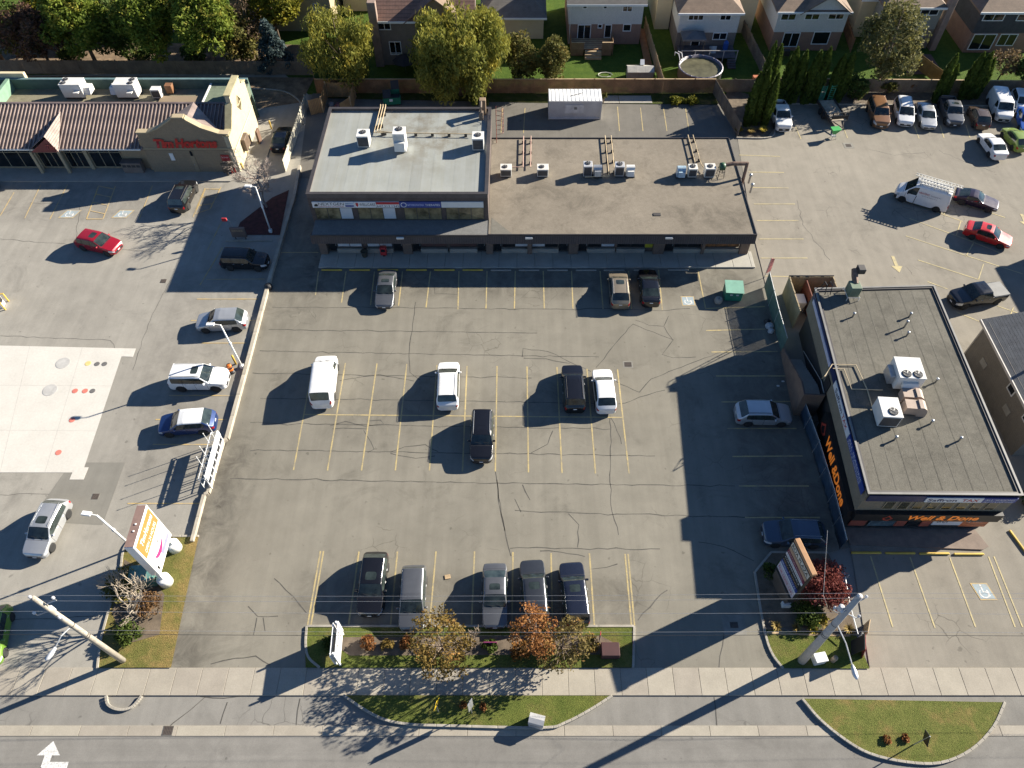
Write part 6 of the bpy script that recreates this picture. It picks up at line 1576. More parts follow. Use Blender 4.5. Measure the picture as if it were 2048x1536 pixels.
PAINTS = {
 'white': car_paint('white', (0.72, 0.72, 0.71)), 'black': car_paint('black', (0.008, 0.008, 0.010), 0, .18), 'silver': car_paint('silver', (0.46, 0.47, 0.48), .55), 'grey': car_paint('grey', (0.13, 0.135, 0.145), .5),
 'dark_grey': car_paint('dark_grey', (0.045, 0.047, 0.052), .4), 'charcoal': car_paint('charcoal', (0.04, 0.045, 0.055), .4), 'red': car_paint('red', (0.48, 0.012, 0.012)), 'dark_red': car_paint('dark_red', (0.28, 0.008, 0.02), .2), 'blue': car_paint('blue', (0.012, 0.035, 0.13), .3),
 'slate_blue': car_paint('slate_blue', (0.05, 0.075, 0.115), .4), 'navy': car_paint('navy', (0.014, 0.018, 0.034), .2, .25), 'beige': car_paint('beige', (0.30, 0.25, 0.18), .5), 'brown': car_paint('brown', (0.20, 0.10, 0.045), .25), 'green': car_paint('green', (0.20, 0.28, 0.05), .15),
 'leaf_green': car_paint('leaf_green', (0.13, 0.24, 0.03), .1), 'bright_blue': car_paint('bright_blue', (0.02, 0.10, 0.42), .2), 'mauve_grey': car_paint('mauve_grey', (0.14, 0.11, 0.11), .5), 'purple_black': car_paint('purple_black', (0.022, 0.012, 0.03), .3), 'bronze': car_paint('bronze', (0.11, 0.075, 0.055), .5)}
def car(kind, front, rear, paint, label, cat='car', group=None, name=None, sun=False, rails=None, rim='silver', roof=None, bed=None, scale=1.0, glass_mat=None, z=0.0):
    q = SPECS[kind]; parts, extra = kind_parts(kind)
    a, b = Vector(front[:2]), Vector(rear[:2]); d = a - b
    c = (a + b) / 2
    t = empty(name or {'pickup': 'pickup_truck', 'van': 'cargo_van', 'high_van': 'cargo_van', 'minivan': 'minivan', 'sedan': 'sedan_car', 'coupe': 'coupe_car', 'hatch': 'hatchback_car', 'suv': 'suv_car', 'box_suv': 'suv_car'}[kind], (c.x, c.y, z), math.atan2(d.y, d.x), label, cat, group)
    t.scale = (scale, scale, scale)
    pm = PAINTS[paint]; L, W = q['L'], q['W']; X = lambda s: L / 2 - s
    sun_m = GLASS_CAR if sun else (roof or pm)
    for nm, me in parts.items():
        o = link(nm.split()[0], me, None, t)
        k = nm.split()[0]
        if k == 'body': set_mat(o, pm)
        if k == 'roof': set_mat(o, roof or pm)
        if k == 'sunroof': set_mat(o, sun_m)
        if k == 'bed_liner' and bed: set_mat(o, bed)
        if glass_mat and k in ('side_window', 'windshield', 'rear_window'): set_mat(o, glass_mat)
    ty, rim_me = extra['wheel']
    for s in (q['fw'], q['rw']):
        for sg in (-1, 1):
            w = share('wheel', ty, t, (X(s), sg * (W / 2 - .115), q['R']))
            r_ = share('rim', rim_me, w); set_mat(r_, RIMS[rim])
    for sg in (-1, 1):
        m_ = share('mirror', extra['mirror'], t, (X(q['win'][0][0] + .08), sg * (W / 2 + .06), q['belt'] + .07)); set_mat(m_, pm if paint != 'white' or kind != 'high_van' else BLACK)
        for wi, (wa, wb) in enumerate(q['win'][:2]):
            h_ = share('door_handle', extra['handle'], t, (X(wb - .12), sg * (W / 2 - .004), q['belt'] - .08)); set_mat(h_, pm if rim != 'silver' else STEEL)
        if rails:
            zr = max(zz for _, zz in q['top'])
            mid = (q['rf'] + min(q['rr'], q['L'] - .6)) / 2 + .1
            r_ = share('roof_rail', extra['roof_rail'], t, (X(mid), sg * W * .345, zr - .035)); set_mat(r_, rails)
        share('wiper', extra['wiper'], t, (X(q['cowl'] + .1), sg * .3, lerp_pts(q['top'], q['cowl'] + .1) + .03), (0, 0, R(80)))
    share('licence_plate', extra['plate'], t, (-L / 2 - .012, 0, .78 if kind != 'high_van' else .7))
    share('licence_plate', extra['plate'], t, (L / 2 + .012, 0, .48))
    return t
GB = 'cars in the coffee shop lot'; GM = 'cars in the main plaza lot'; GR = 'vehicles in the right rear lot'
car('sedan', (-56.45, 65.86, 0.5), (-55.84, 59.7, 0.5), 'white', 'white car cut by the left frame edge by the coffee shop stalls', group=GB)
car('box_suv', (-34.86, 64.71, 0.6), (-35.04, 59.65, 0.6), 'black', 'black suv with red tail lights parked before the coffee shop gable', group=GB, rails=DARK, sun=True)
car('suv', (-38.9, 54.19, 0.6), (-43.79, 55.64, 0.6), 'dark_red', 'dark red suv with sunroof driving across the coffee shop lot', group=GB, sun=True)
car('box_suv', (-23.86, 52.35, 0.6), (-28.84, 52.56, 0.6), 'black', 'black suv nosed against the retaining wall in the plaza shade', group=GB, rails=BLACK, scale=.98)
car('suv', (-29.01, 44.45, 0.6), (-24.26, 44.76, 0.6), 'silver', 'silver crossover parked behind the leaning white lamp post', group=GB, rails=None, rim='steel')
car('box_suv', (-24.47, 38.03, 0.6), (-29.47, 38.03, 0.6), 'white', 'white suv with roof rails beside the orange barrel', group=GB, rails=BLACK, sun=True, scale=1.05)
car('suv', (-28.97, 33.28, 0.6), (-24.5, 33.72, 0.6), 'blue', 'blue crossover with white roof next to the flag poles', group=GB, roof=PAINTS['white'], rails=None)
car('suv', (-34.64, 22.02, 0.6), (-34.35, 26.4, 0.6), 'silver', 'silver suv with roof rack driving near the left frame edge', group=GB, sun=True, rails=STEEL)
car('hatch', (-34.81, 15.16, 0.5), (-35.35, 17.5, 0.5), 'leaf_green', 'bright green car cut by the left frame edge near the bare tree', group=GB)
car('sedan', (-26.61, 74.51, 0.5), (-26.67, 70.14, 0.5), 'black', 'black car waiting in the drive-through lane beside the coffee shop', group=GB)
car('sedan', (-12.28, 46.58, 0.5), (-12.3, 50.68, 0.5), 'grey', 'dark silver sedan nosed out of the plaza front row', group=GM, sun=True)
car('suv', (9.5, 50.98, 0.6), (9.44, 46.36, 0.6), 'beige', 'beige suv with large glass roof in the plaza front row', group=GM, rails=STEEL, sun=True)
car('sedan', (12.36, 51.22, 0.5), (12.28, 46.64, 0.5), 'black', 'black sedan beside the beige suv in the plaza front row', group=GM, scale=1.03)
car('van', (-16.48, 40.53, 0.7), (-16.15, 35, 0.7), 'white', 'white windowless cargo van parked alone in the middle stalls', 'van', GM)
car('minivan', (-5.91, 39.88, 0.6), (-5.76, 34.91, 0.6), 'white', 'white minivan with black roof rails in the middle stalls', group=GM, rails=BLACK)
car('box_suv', (4.64, 39.27, 0.6), (4.72, 34.81, 0.6), 'black', 'black suv parked left of the white crossover', group=GM, rails=DARK)
car('suv', (7.18, 38.89, 0.6), (7.31, 34.76, 0.6), 'white', 'white crossover with black rear window beside the black suv', group=GM, sun=False, scale=.96)
car('box_suv', (-2.84, 29.62, 0.6), (-2.83, 34.81, 0.6), 'black', 'black suv with roof rack facing the street in the middle stalls', group=GM, rails=STEEL, sun=False)
car('suv', (-10.11, 17.7, 0.6), (-10.09, 22.22, 0.6), 'black', 'black suv at the left end of the street-side row', group=GM, sun=True)
car('minivan', (-7.14, 16.82, 0.6), (-7.3, 21.12, 0.6), 'grey', 'grey minivan half behind the autumn tree in the street-side row', group=GM, scale=.95)
car('sedan', (-1.52, 16.89, 0.5), (-1.6, 21.35, 0.5), 'grey', 'grey sedan with dark sunroof between the two autumn trees', group=GM, sun=True)
car('box_suv', (1, 21.61, 0.6), (1.29, 17.22, 0.6), 'charcoal', 'charcoal suv backed in behind the orange tree', group=GM, sun=True, scale=.97)
car('box_suv', (3.77, 21.38, 0.6), (4.09, 17.09, 0.6), 'navy', 'dark navy suv at the right end of the street-side row', group=GM, sun=True, scale=.97)
car('suv', (22.37, 34.36, 0.6), (17.81, 34.46, 0.6), 'silver', 'silver suv parked in the shade west of the restaurant', group=GM, rails=BLACK, sun=False)
car('suv', (17.99, 23.82, 0.6), (22.37, 23.66, 0.6), 'slate_blue', 'dark blue suv beside the plaza sign bed', group=GM, rails=STEEL)
car('pickup', (30.53, 73.39, 0.6), (30.79, 80.28, 0.6), 'white', 'white pickup truck beside the columnar cedars', 'truck', GR)
car('box_suv', (41.81, 73.78, 0.6), (42.54, 80.6, 0.6), 'brown', 'copper brown old suv in the rear row', group=GR, rails=None, scale=1.04)
car('minivan', (44.65, 74.26, 0.6), (45.9, 80.81, 0.6), 'white', 'white minivan with roof bars right of the copper suv', group=GR, rails=BLACK)
car('sedan', (47.31, 74.22, 0.5), (48.05, 79.38, 0.5), 'silver', 'silver sedan between the white minivan and the grey pickup', group=GR)
car('pickup', (50.38, 74.26, 0.6), (51.3, 81.14, 0.6), 'grey', 'grey pickup truck with black hood vents in the rear row', 'truck', GR, sun=True)
car('hatch', (54.03, 78.81, 0.6), (53.45, 74.36, 0.6), 'bronze', 'small dark bronze hatchback beside the white van', group=GR, rails=STEEL)
car('van', (56.35, 75, 0.7), (57.58, 82.27, 0.7), 'white', 'white passenger van at the right end of the rear row', 'van', GR)
car('suv', (59.21, 76.75, 0.6), (60.52, 82.22, 0.6), 'white', 'white car cut by the right frame edge behind the passenger van', group=GR)
car('sedan', (58.43, 73.93, 0.5), (59.52, 77.93, 0.5), 'bright_blue', 'bright blue car just showing at the right frame edge', group=GR)
car('sedan', (53.06, 73.35, 0.5), (53.24, 68.78, 0.5), 'white', 'white sedan parked askew beside the green hatchback', group=GR)
car('hatch', (56.13, 74.32, 0.5), (56.32, 70.23, 0.5), 'green', 'olive green hatchback at the right frame edge', group=GR)
lv = car('high_van', (40.01, 63.19, 0.8), (44.52, 60.75, 0.8), 'white', 'white work van with ladders on its roof rack', 'van', GR, rim='steel')
car('coupe', (49.8, 60.64, 0.5), (45.92, 62.66, 0.5), 'purple_black', 'dark purple sports coupe behind the ladder van', group=GR)
car('sedan', (48.96, 55.02, 0.5), (44.98, 57.39, 0.5), 'red', 'bright red sedan in the angled stalls', group=GR, sun=True)
bp = car('pickup', (39.2, 47.05, 0.6), (46.21, 48.53, 0.6), 'black', 'black pickup truck with grey tonneau cover behind the restaurant', 'truck', GR, sun=False)
# extras that belong to single vehicles
m = MB().cbox(-2.58, -.92, -.86, .86, 1.06, 1.13, .03); m.build('tonneau_cover', M('grey_tonneau', (0.17, 0.17, 0.165), 0.6), bp)
for y in (-.6, -.05, .5):
    pass
rk = MB()
for x in (-1.9, -.6, .8):
    rk.tube([(x, -.85, 2.3), (x, -.85, 2.52), (x, .85, 2.52), (x, .85, 2.3)], .03, 5)
rk.build('roof_rack', STEEL, lv)
def ladder_obj(label, parent_t, y, x0, x1, z, w=.38):
    a = parent_t.matrix_world
    m = MB()
    for s in (-w / 2, w / 2):
        m.box(x0, x1, y + s - .03, y + s + .03, z, z + .08)
    n = int((x1 - x0) / .32)
    for k in range(n):
        x = x0 + .16 + k * .32
        m.box(x - .03, x + .03, y - w / 2, y + w / 2, z + .02, z + .06)
    o = m.build('extension_ladder', M('aluminium_ladder', (0.6, 0.58, 0.52), 0.4, 0.2))
    o.location = parent_t.location; o.rotation_euler = parent_t.rotation_euler
    tag(o, label, 'ladder', 'ladders on the work van')
ladder_obj('long aluminium ladder on the far side of the work van roof', lv, -.6, -3.1, 1.5, 2.56)
ladder_obj('shorter aluminium ladder on the near side of the work van roof', lv, .55, -2.4, .9, 2.56)
ladder_obj('middle aluminium ladder on the work van roof', lv, 0.0, -2.3, 1.1, 2.56)
lx = math.cos(lv.rotation_euler[2])
text('van_letters', 'HEATING', (.55, 1.0, 1.62), (-1, 0, 0), (0, 0, 1), 1.0, .22, SIGN_R, lv, .003)
text('van_letters', 'Cooling & Air', (-.6, 1.0, 1.62), (-1, 0, 0), (0, 0, 1), 1.0, .16, SIGN_N, lv, .003)
text('van_letters', 'Service & Repair 24/7', (.2, 1.0, 1.38), (-1, 0, 0), (0, 0, 1), 1.5, .10, SIGN_N, lv, .003)
# ---------------------------------------------------------------- trees and shrubs
def leaf_quads(rng, centres, radii, counts, size, up=0.35, droop=0.0, flat=1.0):
    """Leaf-sized faces scattered through clumps; returns vertices and a face count."""
    P = []
    for c, r, n in zip(centres, radii, counts):
        d = rng.normal(size=(n, 3)); d /= np.linalg.norm(d, axis=1)[:, None]
        rad = r * rng.uniform(0.35, 1.0, n) ** 0.6
        p = np.array(c) + d * rad[:, None] * np.array([1, 1, flat])
        if droop: p[:, 2] -= droop * rng.uniform(0, 1, n) ** 2 * (rad / r)
        P.append(p)
    P = np.concatenate(P); n = len(P)
    nrm = rng.normal(size=(n, 3)); nrm[:, 2] += up * 2; nrm /= np.linalg.norm(nrm, axis=1)[:, None]
    a = np.cross(nrm, rng.normal(size=(n, 3))); a /= np.linalg.norm(a, axis=1)[:, None]
    if droop:
        a[:, 2] -= 1.2; a /= np.linalg.norm(a, axis=1)[:, None]
    b = np.cross(nrm, a)
    s = size * rng.uniform(0.6, 1.3, n)[:, None]
    asp = 0.55 if not droop else 0.32
    q = np.stack([P - a * s, P + b * s * asp, P + a * s, P - b * s * asp], axis=1).reshape(-1, 3)
    return q
def quads_mesh(name, q, mat):
    n = len(q) // 4
    me = bpy.data.meshes.new(name)
    me.vertices.add(len(q)); me.vertices.foreach_set('co', q.astype(np.float32).ravel())
    me.loops.add(n * 4); me.loops.foreach_set('vertex_index', np.arange(n * 4, dtype=np.int32))
    me.polygons.add(n); me.polygons.foreach_set('loop_start', np.arange(0, n * 4, 4, dtype=np.int32)); me.polygons.foreach_set('loop_total', np.full(n, 4, dtype=np.int32))
    me.update(calc_edges=True); me.validate()
    me.materials.append(mat)
    return me
def tree(p, h, rx, mat, label, ry=None, low=0.25, leaves=6000, size=0.22, seed=1, name='tree', clumps=60, shape='round', droop=0.0, bark=None, group=None, lean=(0, 0), clump_r=0.30, trunk_r=None, cat='tree', top_w=1.0):
    rng = np.random.default_rng(seed); ry = ry or rx
    t = empty(name, p, rng.uniform(0, 6), label, cat, group)
    z0 = h * low; hz = (h - z0) / 2; zc = z0 + hz
    cs, rs = [], []
    for i in range(clumps):
        d = rng.normal(size=3); d /= np.linalg.norm(d); k = rng.uniform(0.25, 1.0) ** 0.5 * 0.86
        c = np.array([d[0] * rx, d[1] * ry, d[2] * hz]) * k
        if shape == 'cone':
            zf = rng.uniform(0, 1) ** 1.3; w = (1 - zf) * 0.95 + 0.05; a = rng.uniform(0, 2 * math.pi); rr = math.sqrt(rng.uniform(0.2, 1))
            c = np.array([math.cos(a) * rx * w * rr, math.sin(a) * ry * w * rr, (zf - 0.5) * 2 * hz * 0.92])
        if shape == 'egg':
            f = 1 - 0.35 * max(0, c[2] / hz); c[0] *= f; c[1] *= f
        c = c + np.array([lean[0] * (c[2] / hz + 1) / 2, lean[1] * (c[2] / hz + 1) / 2, zc])
        cs.append(c); rs.append(min(rx, ry, hz) * clump_r * rng.uniform(0.65, 1.25))
    wts = np.array(rs) ** 2; wts = wts / wts.sum()
    q = leaf_quads(rng, cs, rs, np.maximum(6, (wts * leaves)).astype(int), size, droop=droop)
    q[:, 2] = np.maximum(q[:, 2], 0.03)
    link('crown', quads_mesh('crown', q, mat), None, t)
    tr = trunk_r or max(0.08, h * 0.022)
    m = MB(); m.tube([(0, 0, -0.1), (0.05 * rng.normal(), 0.05 * rng.normal(), z0 * 0.9 + 0.3), (lean[0] * 0.4, lean[1] * 0.4, zc), (lean[0] * 0.8, lean[1] * 0.8, h * 0.88)], [tr * 1.15, tr * 0.9, tr * 0.55, tr * 0.12], 7)
    m.build('trunk', bark or BARK, t, True)
    lm = MB()
    for c in cs[:min(22, clumps)]:
        zb = z0 * 0.7 + (c[2] - z0 * 0.7) * 0.45
        fr = min(1, zb / h)
        lm.tube([(lean[0] * fr, lean[1] * fr, zb), ((c[0] + lean[0] * fr) / 2, (c[1] + lean[1] * fr) / 2, (c[2] + zb) / 2 + 0.1), tuple(c)], [tr * 0.4, tr * 0.22, 0.015], 4, False)
    lm.build('limbs', bark or BARK, t)
    return t
def bare_tree(p, h, spread, label, seed=1, bark=None, depth=5, group=None, lean=(0, 0)):
    rnd = random.Random(seed); t = empty('bare_tree', p, 0, label, 'tree', group)
    trunk, limbs, twigs = MB(), MB(), MB()
    def grow(a, d, L, r, k):
        b = a + d * L; mid = a + d * L * 0.5 + Vector((rnd.gauss(0, .05), rnd.gauss(0, .05), 0)) * L
        tgt = trunk if k == depth else (limbs if k > depth - 3 else twigs)
        tgt.tube([a, mid, b], [r, r * .82, r * .66], 6 if k > 2 else 3, False)
        if k == 0: return
        for i in range(rnd.choice((2, 3, 3)) if k < depth else 5):
            nd = (d + Vector((rnd.gauss(0, spread), rnd.gauss(0, spread), rnd.uniform(-.1, .35)))).normalized()
            grow(a + d * L * rnd.uniform(.65, 1.0), nd, L * rnd.uniform(.62, .85), max(.017, r * .66), k - 1)
    d0 = Vector((lean[0], lean[1], 1)).normalized()
    grow(Vector((0, 0, -.05)), d0, h * .30, h * .018, depth)
    b = bark or BARK_GREY
    trunk.build('trunk', b, t); limbs.build('limbs', b, t); twigs.build('twigs', b, t)
    return t
def cedar(p, h, r, label, seed=1, mat=None, group='columnar cedars by the rear fence', lean=0.0, leaves=2600):
    """Columnar cedar: dense flattened sprays standing up round a dark core."""
    rng = np.random.default_rng(seed); t = empty('columnar_cedar', p, 0, label, 'tree', group)
    n = leaves; zf = rng.uniform(0.0, 1, n); ang = rng.uniform(0, 2 * math.pi, n)
    prof = np.sin(np.clip(zf * 0.85 + 0.18, 0, 1) * math.pi) ** 0.55
    lump = 1 + 0.16 * np.sin(ang * 3 + zf * 9 + seed) + 0.10 * np.sin(ang * 7 - zf * 17)
    rad = r * prof * lump * rng.uniform(0.72, 1.02, n)
    P = np.stack([np.cos(ang) * rad + lean * zf * h, np.sin(ang) * rad, 0.1 + zf * (h - 0.15)], axis=1)
    up = np.stack([np.cos(ang) * 0.35, np.sin(ang) * 0.35, np.ones(n)], axis=1) + rng.normal(size=(n, 3)) * 0.25
    up /= np.linalg.norm(up, axis=1)[:, None]
    tang = np.stack([-np.sin(ang), np.cos(ang), np.zeros(n)], axis=1) + rng.normal(size=(n, 3)) * 0.4
    tang /= np.linalg.norm(tang, axis=1)[:, None]
    s = 0.20 * rng.uniform(.7, 1.3, n)[:, None]
    q = np.stack([P - up * s, P + tang * s * .45, P + up * s * 1.2, P - tang * s * .45], axis=1).reshape(-1, 3)
    link('crown', quads_mesh('crown', q, mat or CEDAR), None, t)
    pr = [(max(.03, r * .74 * math.sin(min(1, z * .85 + .18) * math.pi) ** .55), 0.1 + z * (h - .5)) for z in [k / 9 for k in range(10)]]
    m = MB().lathe(pr, (0, 0, 0), 9); m.v = [(x + lean * z, y, z) for x, y, z in m.v]
    m.build('inner_crown', CEDAR_CORE, t, True)
    MB().tube([(0, 0, -.05), (0, 0, h * .5)], [.09, .04], 6).build('trunk', BARK, t)
    return t
def shrub(p, r, h, mat, label, seed=1, leaves=900, size=.09, cat='shrub', group=None, name='shrub', clumps=22, flat=False):
    rng = np.random.default_rng(seed); t = empty(name, p, 0, label, cat, group)
    cs, rs = [], []
    for i in range(clumps):
        a = rng.uniform(0, 2 * math.pi); k = math.sqrt(rng.uniform(0, 1)) * .75; zz = h * (0.25 + 0.6 * math.sqrt(max(0, 1 - k * k)) * rng.uniform(.6, 1))
        cs.append((math.cos(a) * k * r, math.sin(a) * k * r, zz)); rs.append(r * rng.uniform(.22, .38))
    q = leaf_quads(rng, cs, rs, [max(4, leaves // clumps)] * clumps, size)
    q[:, 2] = np.maximum(q[:, 2], .02)
    link('foliage', quads_mesh('foliage', q, mat), None, t)
    m = MB()
    for c in cs[:8]: m.tube([(c[0] * .15, c[1] * .15, 0), c], [.025, .01], 4, False)
    m.build('stems', BARK, t)
    return t
def tuft(p, r, h, mat, label, seed=1, n=160, group=None):
    """Clump of arching grass blades."""
    rng = np.random.default_rng(seed); ang = rng.uniform(0, 2 * math.pi, n); L = rng.uniform(.6, 1, n)
    d = np.stack([np.cos(ang), np.sin(ang), np.zeros(n)], axis=1); tn = np.stack([-np.sin(ang), np.cos(ang), np.zeros(n)], axis=1)
    out = (r * L * rng.uniform(.3, 1, n))[:, None]; hh = (h * L)[:, None] * np.array([0, 0, 1.])
    b = d * r * .08; mid = b + d * out * .45 + hh * .8; tip = b + d * out + hh * .75
    w = .03
    q = np.stack([b - tn * w, mid - tn * w, tip, mid + tn * w], axis=1).reshape(-1, 3)
    o = link('grass_tuft', quads_mesh('grass_tuft', q, mat), None); o.location = p
    return tag(o, label, 'grass tuft', group)

LF_GREEN = leaf_mat('leaves_green', (0.069, 0.110, 0.018), (0.195, 0.238, 0.032), (0.370, 0.293, 0.054))
LF_DEEP = leaf_mat('leaves_deep_green', (0.040, 0.072, 0.020), (0.127, 0.171, 0.034), (0.218, 0.205, 0.042))
LF_YELLOW = leaf_mat('leaves_yellow_green', (0.084, 0.096, 0.014), (0.228, 0.216, 0.024), (0.312, 0.240, 0.026))
LF_WILLOW = leaf_mat('leaves_willow', (0.117, 0.137, 0.032), (0.293, 0.275, 0.050), (0.468, 0.366, 0.054), 0.35)
LF_BROWN = leaf_mat('leaves_purple_brown', (0.068, 0.038, 0.030), (0.162, 0.095, 0.061), (0.121, 0.121, 0.041))
LF_SPRUCE = leaf_mat('needles_blue_green', (0.039, 0.065, 0.065), (0.104, 0.143, 0.143))
LF_OLIVE = leaf_mat('leaves_olive', (0.075, 0.085, 0.024), (0.179, 0.160, 0.043), (0.264, 0.177, 0.052))
LF_GREYG = leaf_mat('leaves_grey_green', (0.098, 0.104, 0.042), (0.195, 0.183, 0.072), (0.286, 0.244, 0.048))
LF_ORANGE = leaf_mat('leaves_orange', (0.16, 0.075, 0.02), (0.30, 0.14, 0.035), (0.17, 0.14, 0.03))
LF_RUST = leaf_mat('leaves_rust', (0.20, 0.085, 0.03), (0.34, 0.15, 0.05), (0.26, 0.16, 0.05))
LF_GOLD = leaf_mat('leaves_gold_green', (0.13, 0.095, 0.025), (0.27, 0.18, 0.05), (0.34, 0.16, 0.05))
LF_MAROON = leaf_mat('leaves_maroon', (0.112, 0.030, 0.027), (0.255, 0.075, 0.060))
LF_BUSH = leaf_mat('leaves_bush_green', (0.039, 0.065, 0.013), (0.098, 0.130, 0.026))
LF_STRAW = leaf_mat('blades_straw', (0.22, 0.16, 0.05), (0.36, 0.27, 0.10), (0.18, 0.18, 0.05), 1.5)
LF_BRIGHT = leaf_mat('blades_yellow', (0.28, 0.22, 0.03), (0.42, 0.34, 0.06), None, 1.5)
CEDAR = leaf_mat('cedar_sprays', (0.045, 0.078, 0.016), (0.11, 0.155, 0.028), None, 0.8)
CEDAR_CORE = M('cedar_core', (0.018, 0.028, 0.008), 0.95)

GB_ = 'trees behind the coffee shop'
tree((-65.05, 88.72, 0), 10.5, 3.9, LF_DEEP, 'dark green tree at the upper left corner of the photo', seed=11, leaves=6500, group=GB_)
tree((-58.49, 87.54, 0), 8.2, 4.1, LF_BROWN, 'purple-brown tree behind the coffee shop plant well', seed=12, leaves=6000, size=.2, group=GB_)
tree((-52.69, 87.54, 0), 11.2, 4.6, LF_GREEN, 'tall green tree right of the purple-brown one', seed=13, leaves=13000, group=GB_, shape='egg')
tree((-59.5, 93.63, 0), 9.0, 2.6, LF_YELLOW, 'yellow tree peeking over the purple-brown tree', seed=14, leaves=3500, group=GB_)
tree((-44.03, 87.07, 0), 10.8, 4.4, LF_GREEN, 'green tree left of the twin behind the plant units', seed=15, leaves=12000, group=GB_, shape='egg')
tree((-37.68, 87.07, 0), 11.4, 4.9, LF_GREEN, 'broad green and yellow tree behind the side gable', seed=16, leaves=14000, group=GB_)
tree((-33.37, 90.16, 0), 8.0, 1.9, leaf_mat('leaves_thin_brown', (0.09, 0.06, 0.04), (0.16, 0.11, 0.07)), 'thin brownish tree left of the blue spruce', seed=17, leaves=1300, size=.14, group=GB_, clump_r=.4)
tree((-30.25, 87.66, 0), 6.4, 2.5, LF_SPRUCE, 'blue spruce at the corner of the drive-through', seed=18, leaves=5200, size=.17, name='spruce_tree', shape='cone', low=.05, clumps=90, clump_r=.22)
tree((-31.31, 94.39, 0), 9.2, 4.3, LF_YELLOW, 'light green round tree at the top edge by the tan house', seed=19, leaves=7500, size=.24)
tree((-21.22, 84.56, 0), 9.2, 4.7, LF_WILLOW, 'bushy green tree left of the red tiled house', seed=20, leaves=12000, size=.26, low=.08, droop=.7, clumps=70)
tree((-6.88, 82.12, 0), 11.2, 6.6, LF_WILLOW, 'large yellow-green willow overhanging the rear fence', seed=21, leaves=24000, size=.30, low=.10, droop=1.6, clumps=110, name='willow_tree', clump_r=.26)
tree((0.43, 84.56, 0), 6.8, 2.3, LF_OLIVE, 'olive cypress tree right of the willow', seed=22, leaves=5200, size=.16, shape='egg', low=.06, clumps=70)
tree((4.15, 84.56, 0), 6.5, 2.1, LF_OLIVE, 'olive cypress tree beside the sunlit lawn', seed=23, leaves=5200, size=.16, shape='egg', low=.06, clumps=70)
tree((44.1, 83.66, 0), 10.8, 4.4, LF_GREYG, 'grey-green leafy tree overhanging the right rear fence', seed=24, leaves=7500, size=.20, low=.10, clumps=130, clump_r=.20, shape='egg', lean=(.9, 0), bark=BARK_GREY)
tree((59.75, 85.46, 0), 3.8, 2.4, leaf_mat('leaves_tan', (0.13, 0.09, 0.05), (0.24, 0.17, 0.09), (0.10, 0.11, 0.03)), 'sparse tan shrub tree before the dark shingled house', seed=25, leaves=1500, size=.16, low=.2, bark=BARK_GREY)
tree((63.07, 83.44, 0), 5.5, 3.0, LF_DEEP, 'dark green evergreen at the upper right frame edge', seed=26, leaves=6000, size=.2, low=.04)
tree((40.66, 81.47, 0), 3.2, 1.4, LF_DEEP, 'dark arching bush against the right rear fence', seed=27, leaves=2600, size=.14, low=.03)
for k, (p, h, r, wh) in enumerate((((26.6, 75.66, 0), 6.6, .62, 'frontmost left of the cluster beside the rear lot'), ((27.57, 75.86, 0), 7.2, .62, 'middle of the front cluster beside the rear lot'), ((28.64, 75.66, 0), 6.5, .62, 'right of the front cluster beside the white pickup'), ((28.05, 77.68, 0), 9.0, .75, 'tall left one at the back of the cluster'), ((28.85, 77.89, 0), 8.6, .72, 'tall right one at the back of the cluster'),
                               ((31.7, 80.4, 0), 6.9, .85, 'first behind the white pickup'), ((32.85, 80.4, 0), 6.5, .75, 'second behind the white pickup'), ((34.47, 80.4, 0), 6.5, .95, 'third in the row behind the white pickup'), ((35.43, 80.4, 0), 6.9, .75, 'fourth in the row behind the white pickup'), ((37.41, 80.61, 0), 5.9, .80, 'left of the pair behind the green ramps'), ((38.38, 80.61, 0), 6.2, .75, 'right of the pair behind the green ramps'),
                               ((50.19, 80.61, 0), 6.0, .62, 'slender yellowish one before the grey sided house'), ((51.04, 80.83, 0), 4.6, .5, 'short one beside the slender yellowish cedar'), ((53.61, 81.25, 0), 5.8, .72, 'left of the three by the grey pickup'), ((54.52, 81.25, 0), 5.9, .66, 'middle of the three by the grey pickup'), ((55.33, 81.47, 0), 5.0, .6, 'right of the three by the grey pickup'))):
    cedar(p, h, r * .84, 'columnar green cedar, ' + wh, seed=40 + k)
bare_tree((-26.18, 61.18, 0), 7.0, .66, 'leafless small tree in the bed beside the drive-through', 5, M('pinkish_bark', (0.27, 0.22, 0.185), .9), 6)
tree((-49.3, 89.2, 0), 8.6, 3.4, LF_DEEP, 'dark green tree filling the gap behind the shop units', seed=28, leaves=5500, group=GB_, low=.1)
tree((-62.99, 90.4, 0), 7.0, 3.2, LF_OLIVE, 'olive tree low between the two leftmost trees', seed=29, leaves=4500, group=GB_, low=.1)
tree((-35.01, 89.2, 0), 6.5, 2.8, LF_OLIVE, 'olive bushy tree left of the thin brownish tree', seed=30, leaves=4500, group=GB_, low=.08)
for k, (p, r_, h_) in enumerate((((-56.44, 89.2, 0), 2.0, 2.2), ((-46.95, 89.44, 0), 2.2, 2.4), ((-40.88, 89.44, 0), 2.2, 2.0))):
    shrub(p, r_, h_, LF_DEEP, 'dark understorey bush behind the coffee shop fence, ' + ['left one', 'middle one', 'right one'][k], 130 + k, 1800, .15, group='understorey bushes behind the coffee shop')
bare_tree((-25.83, 17.75, 0), 5.6, .50, 'leafless tree leaning over the sign island', 9, M('pale_bark', (0.30, 0.25, 0.19), .9), lean=(-.15, 0))
tree((-4.91, 15.31, 0), 4.1, 3.0, LF_GOLD, 'gold and rust maple in the street island', ry=2.3, seed=60, leaves=3400, size=.10, low=.12, clumps=150, clump_r=.19, bark=BARK_GREY, group='autumn trees in the street island')
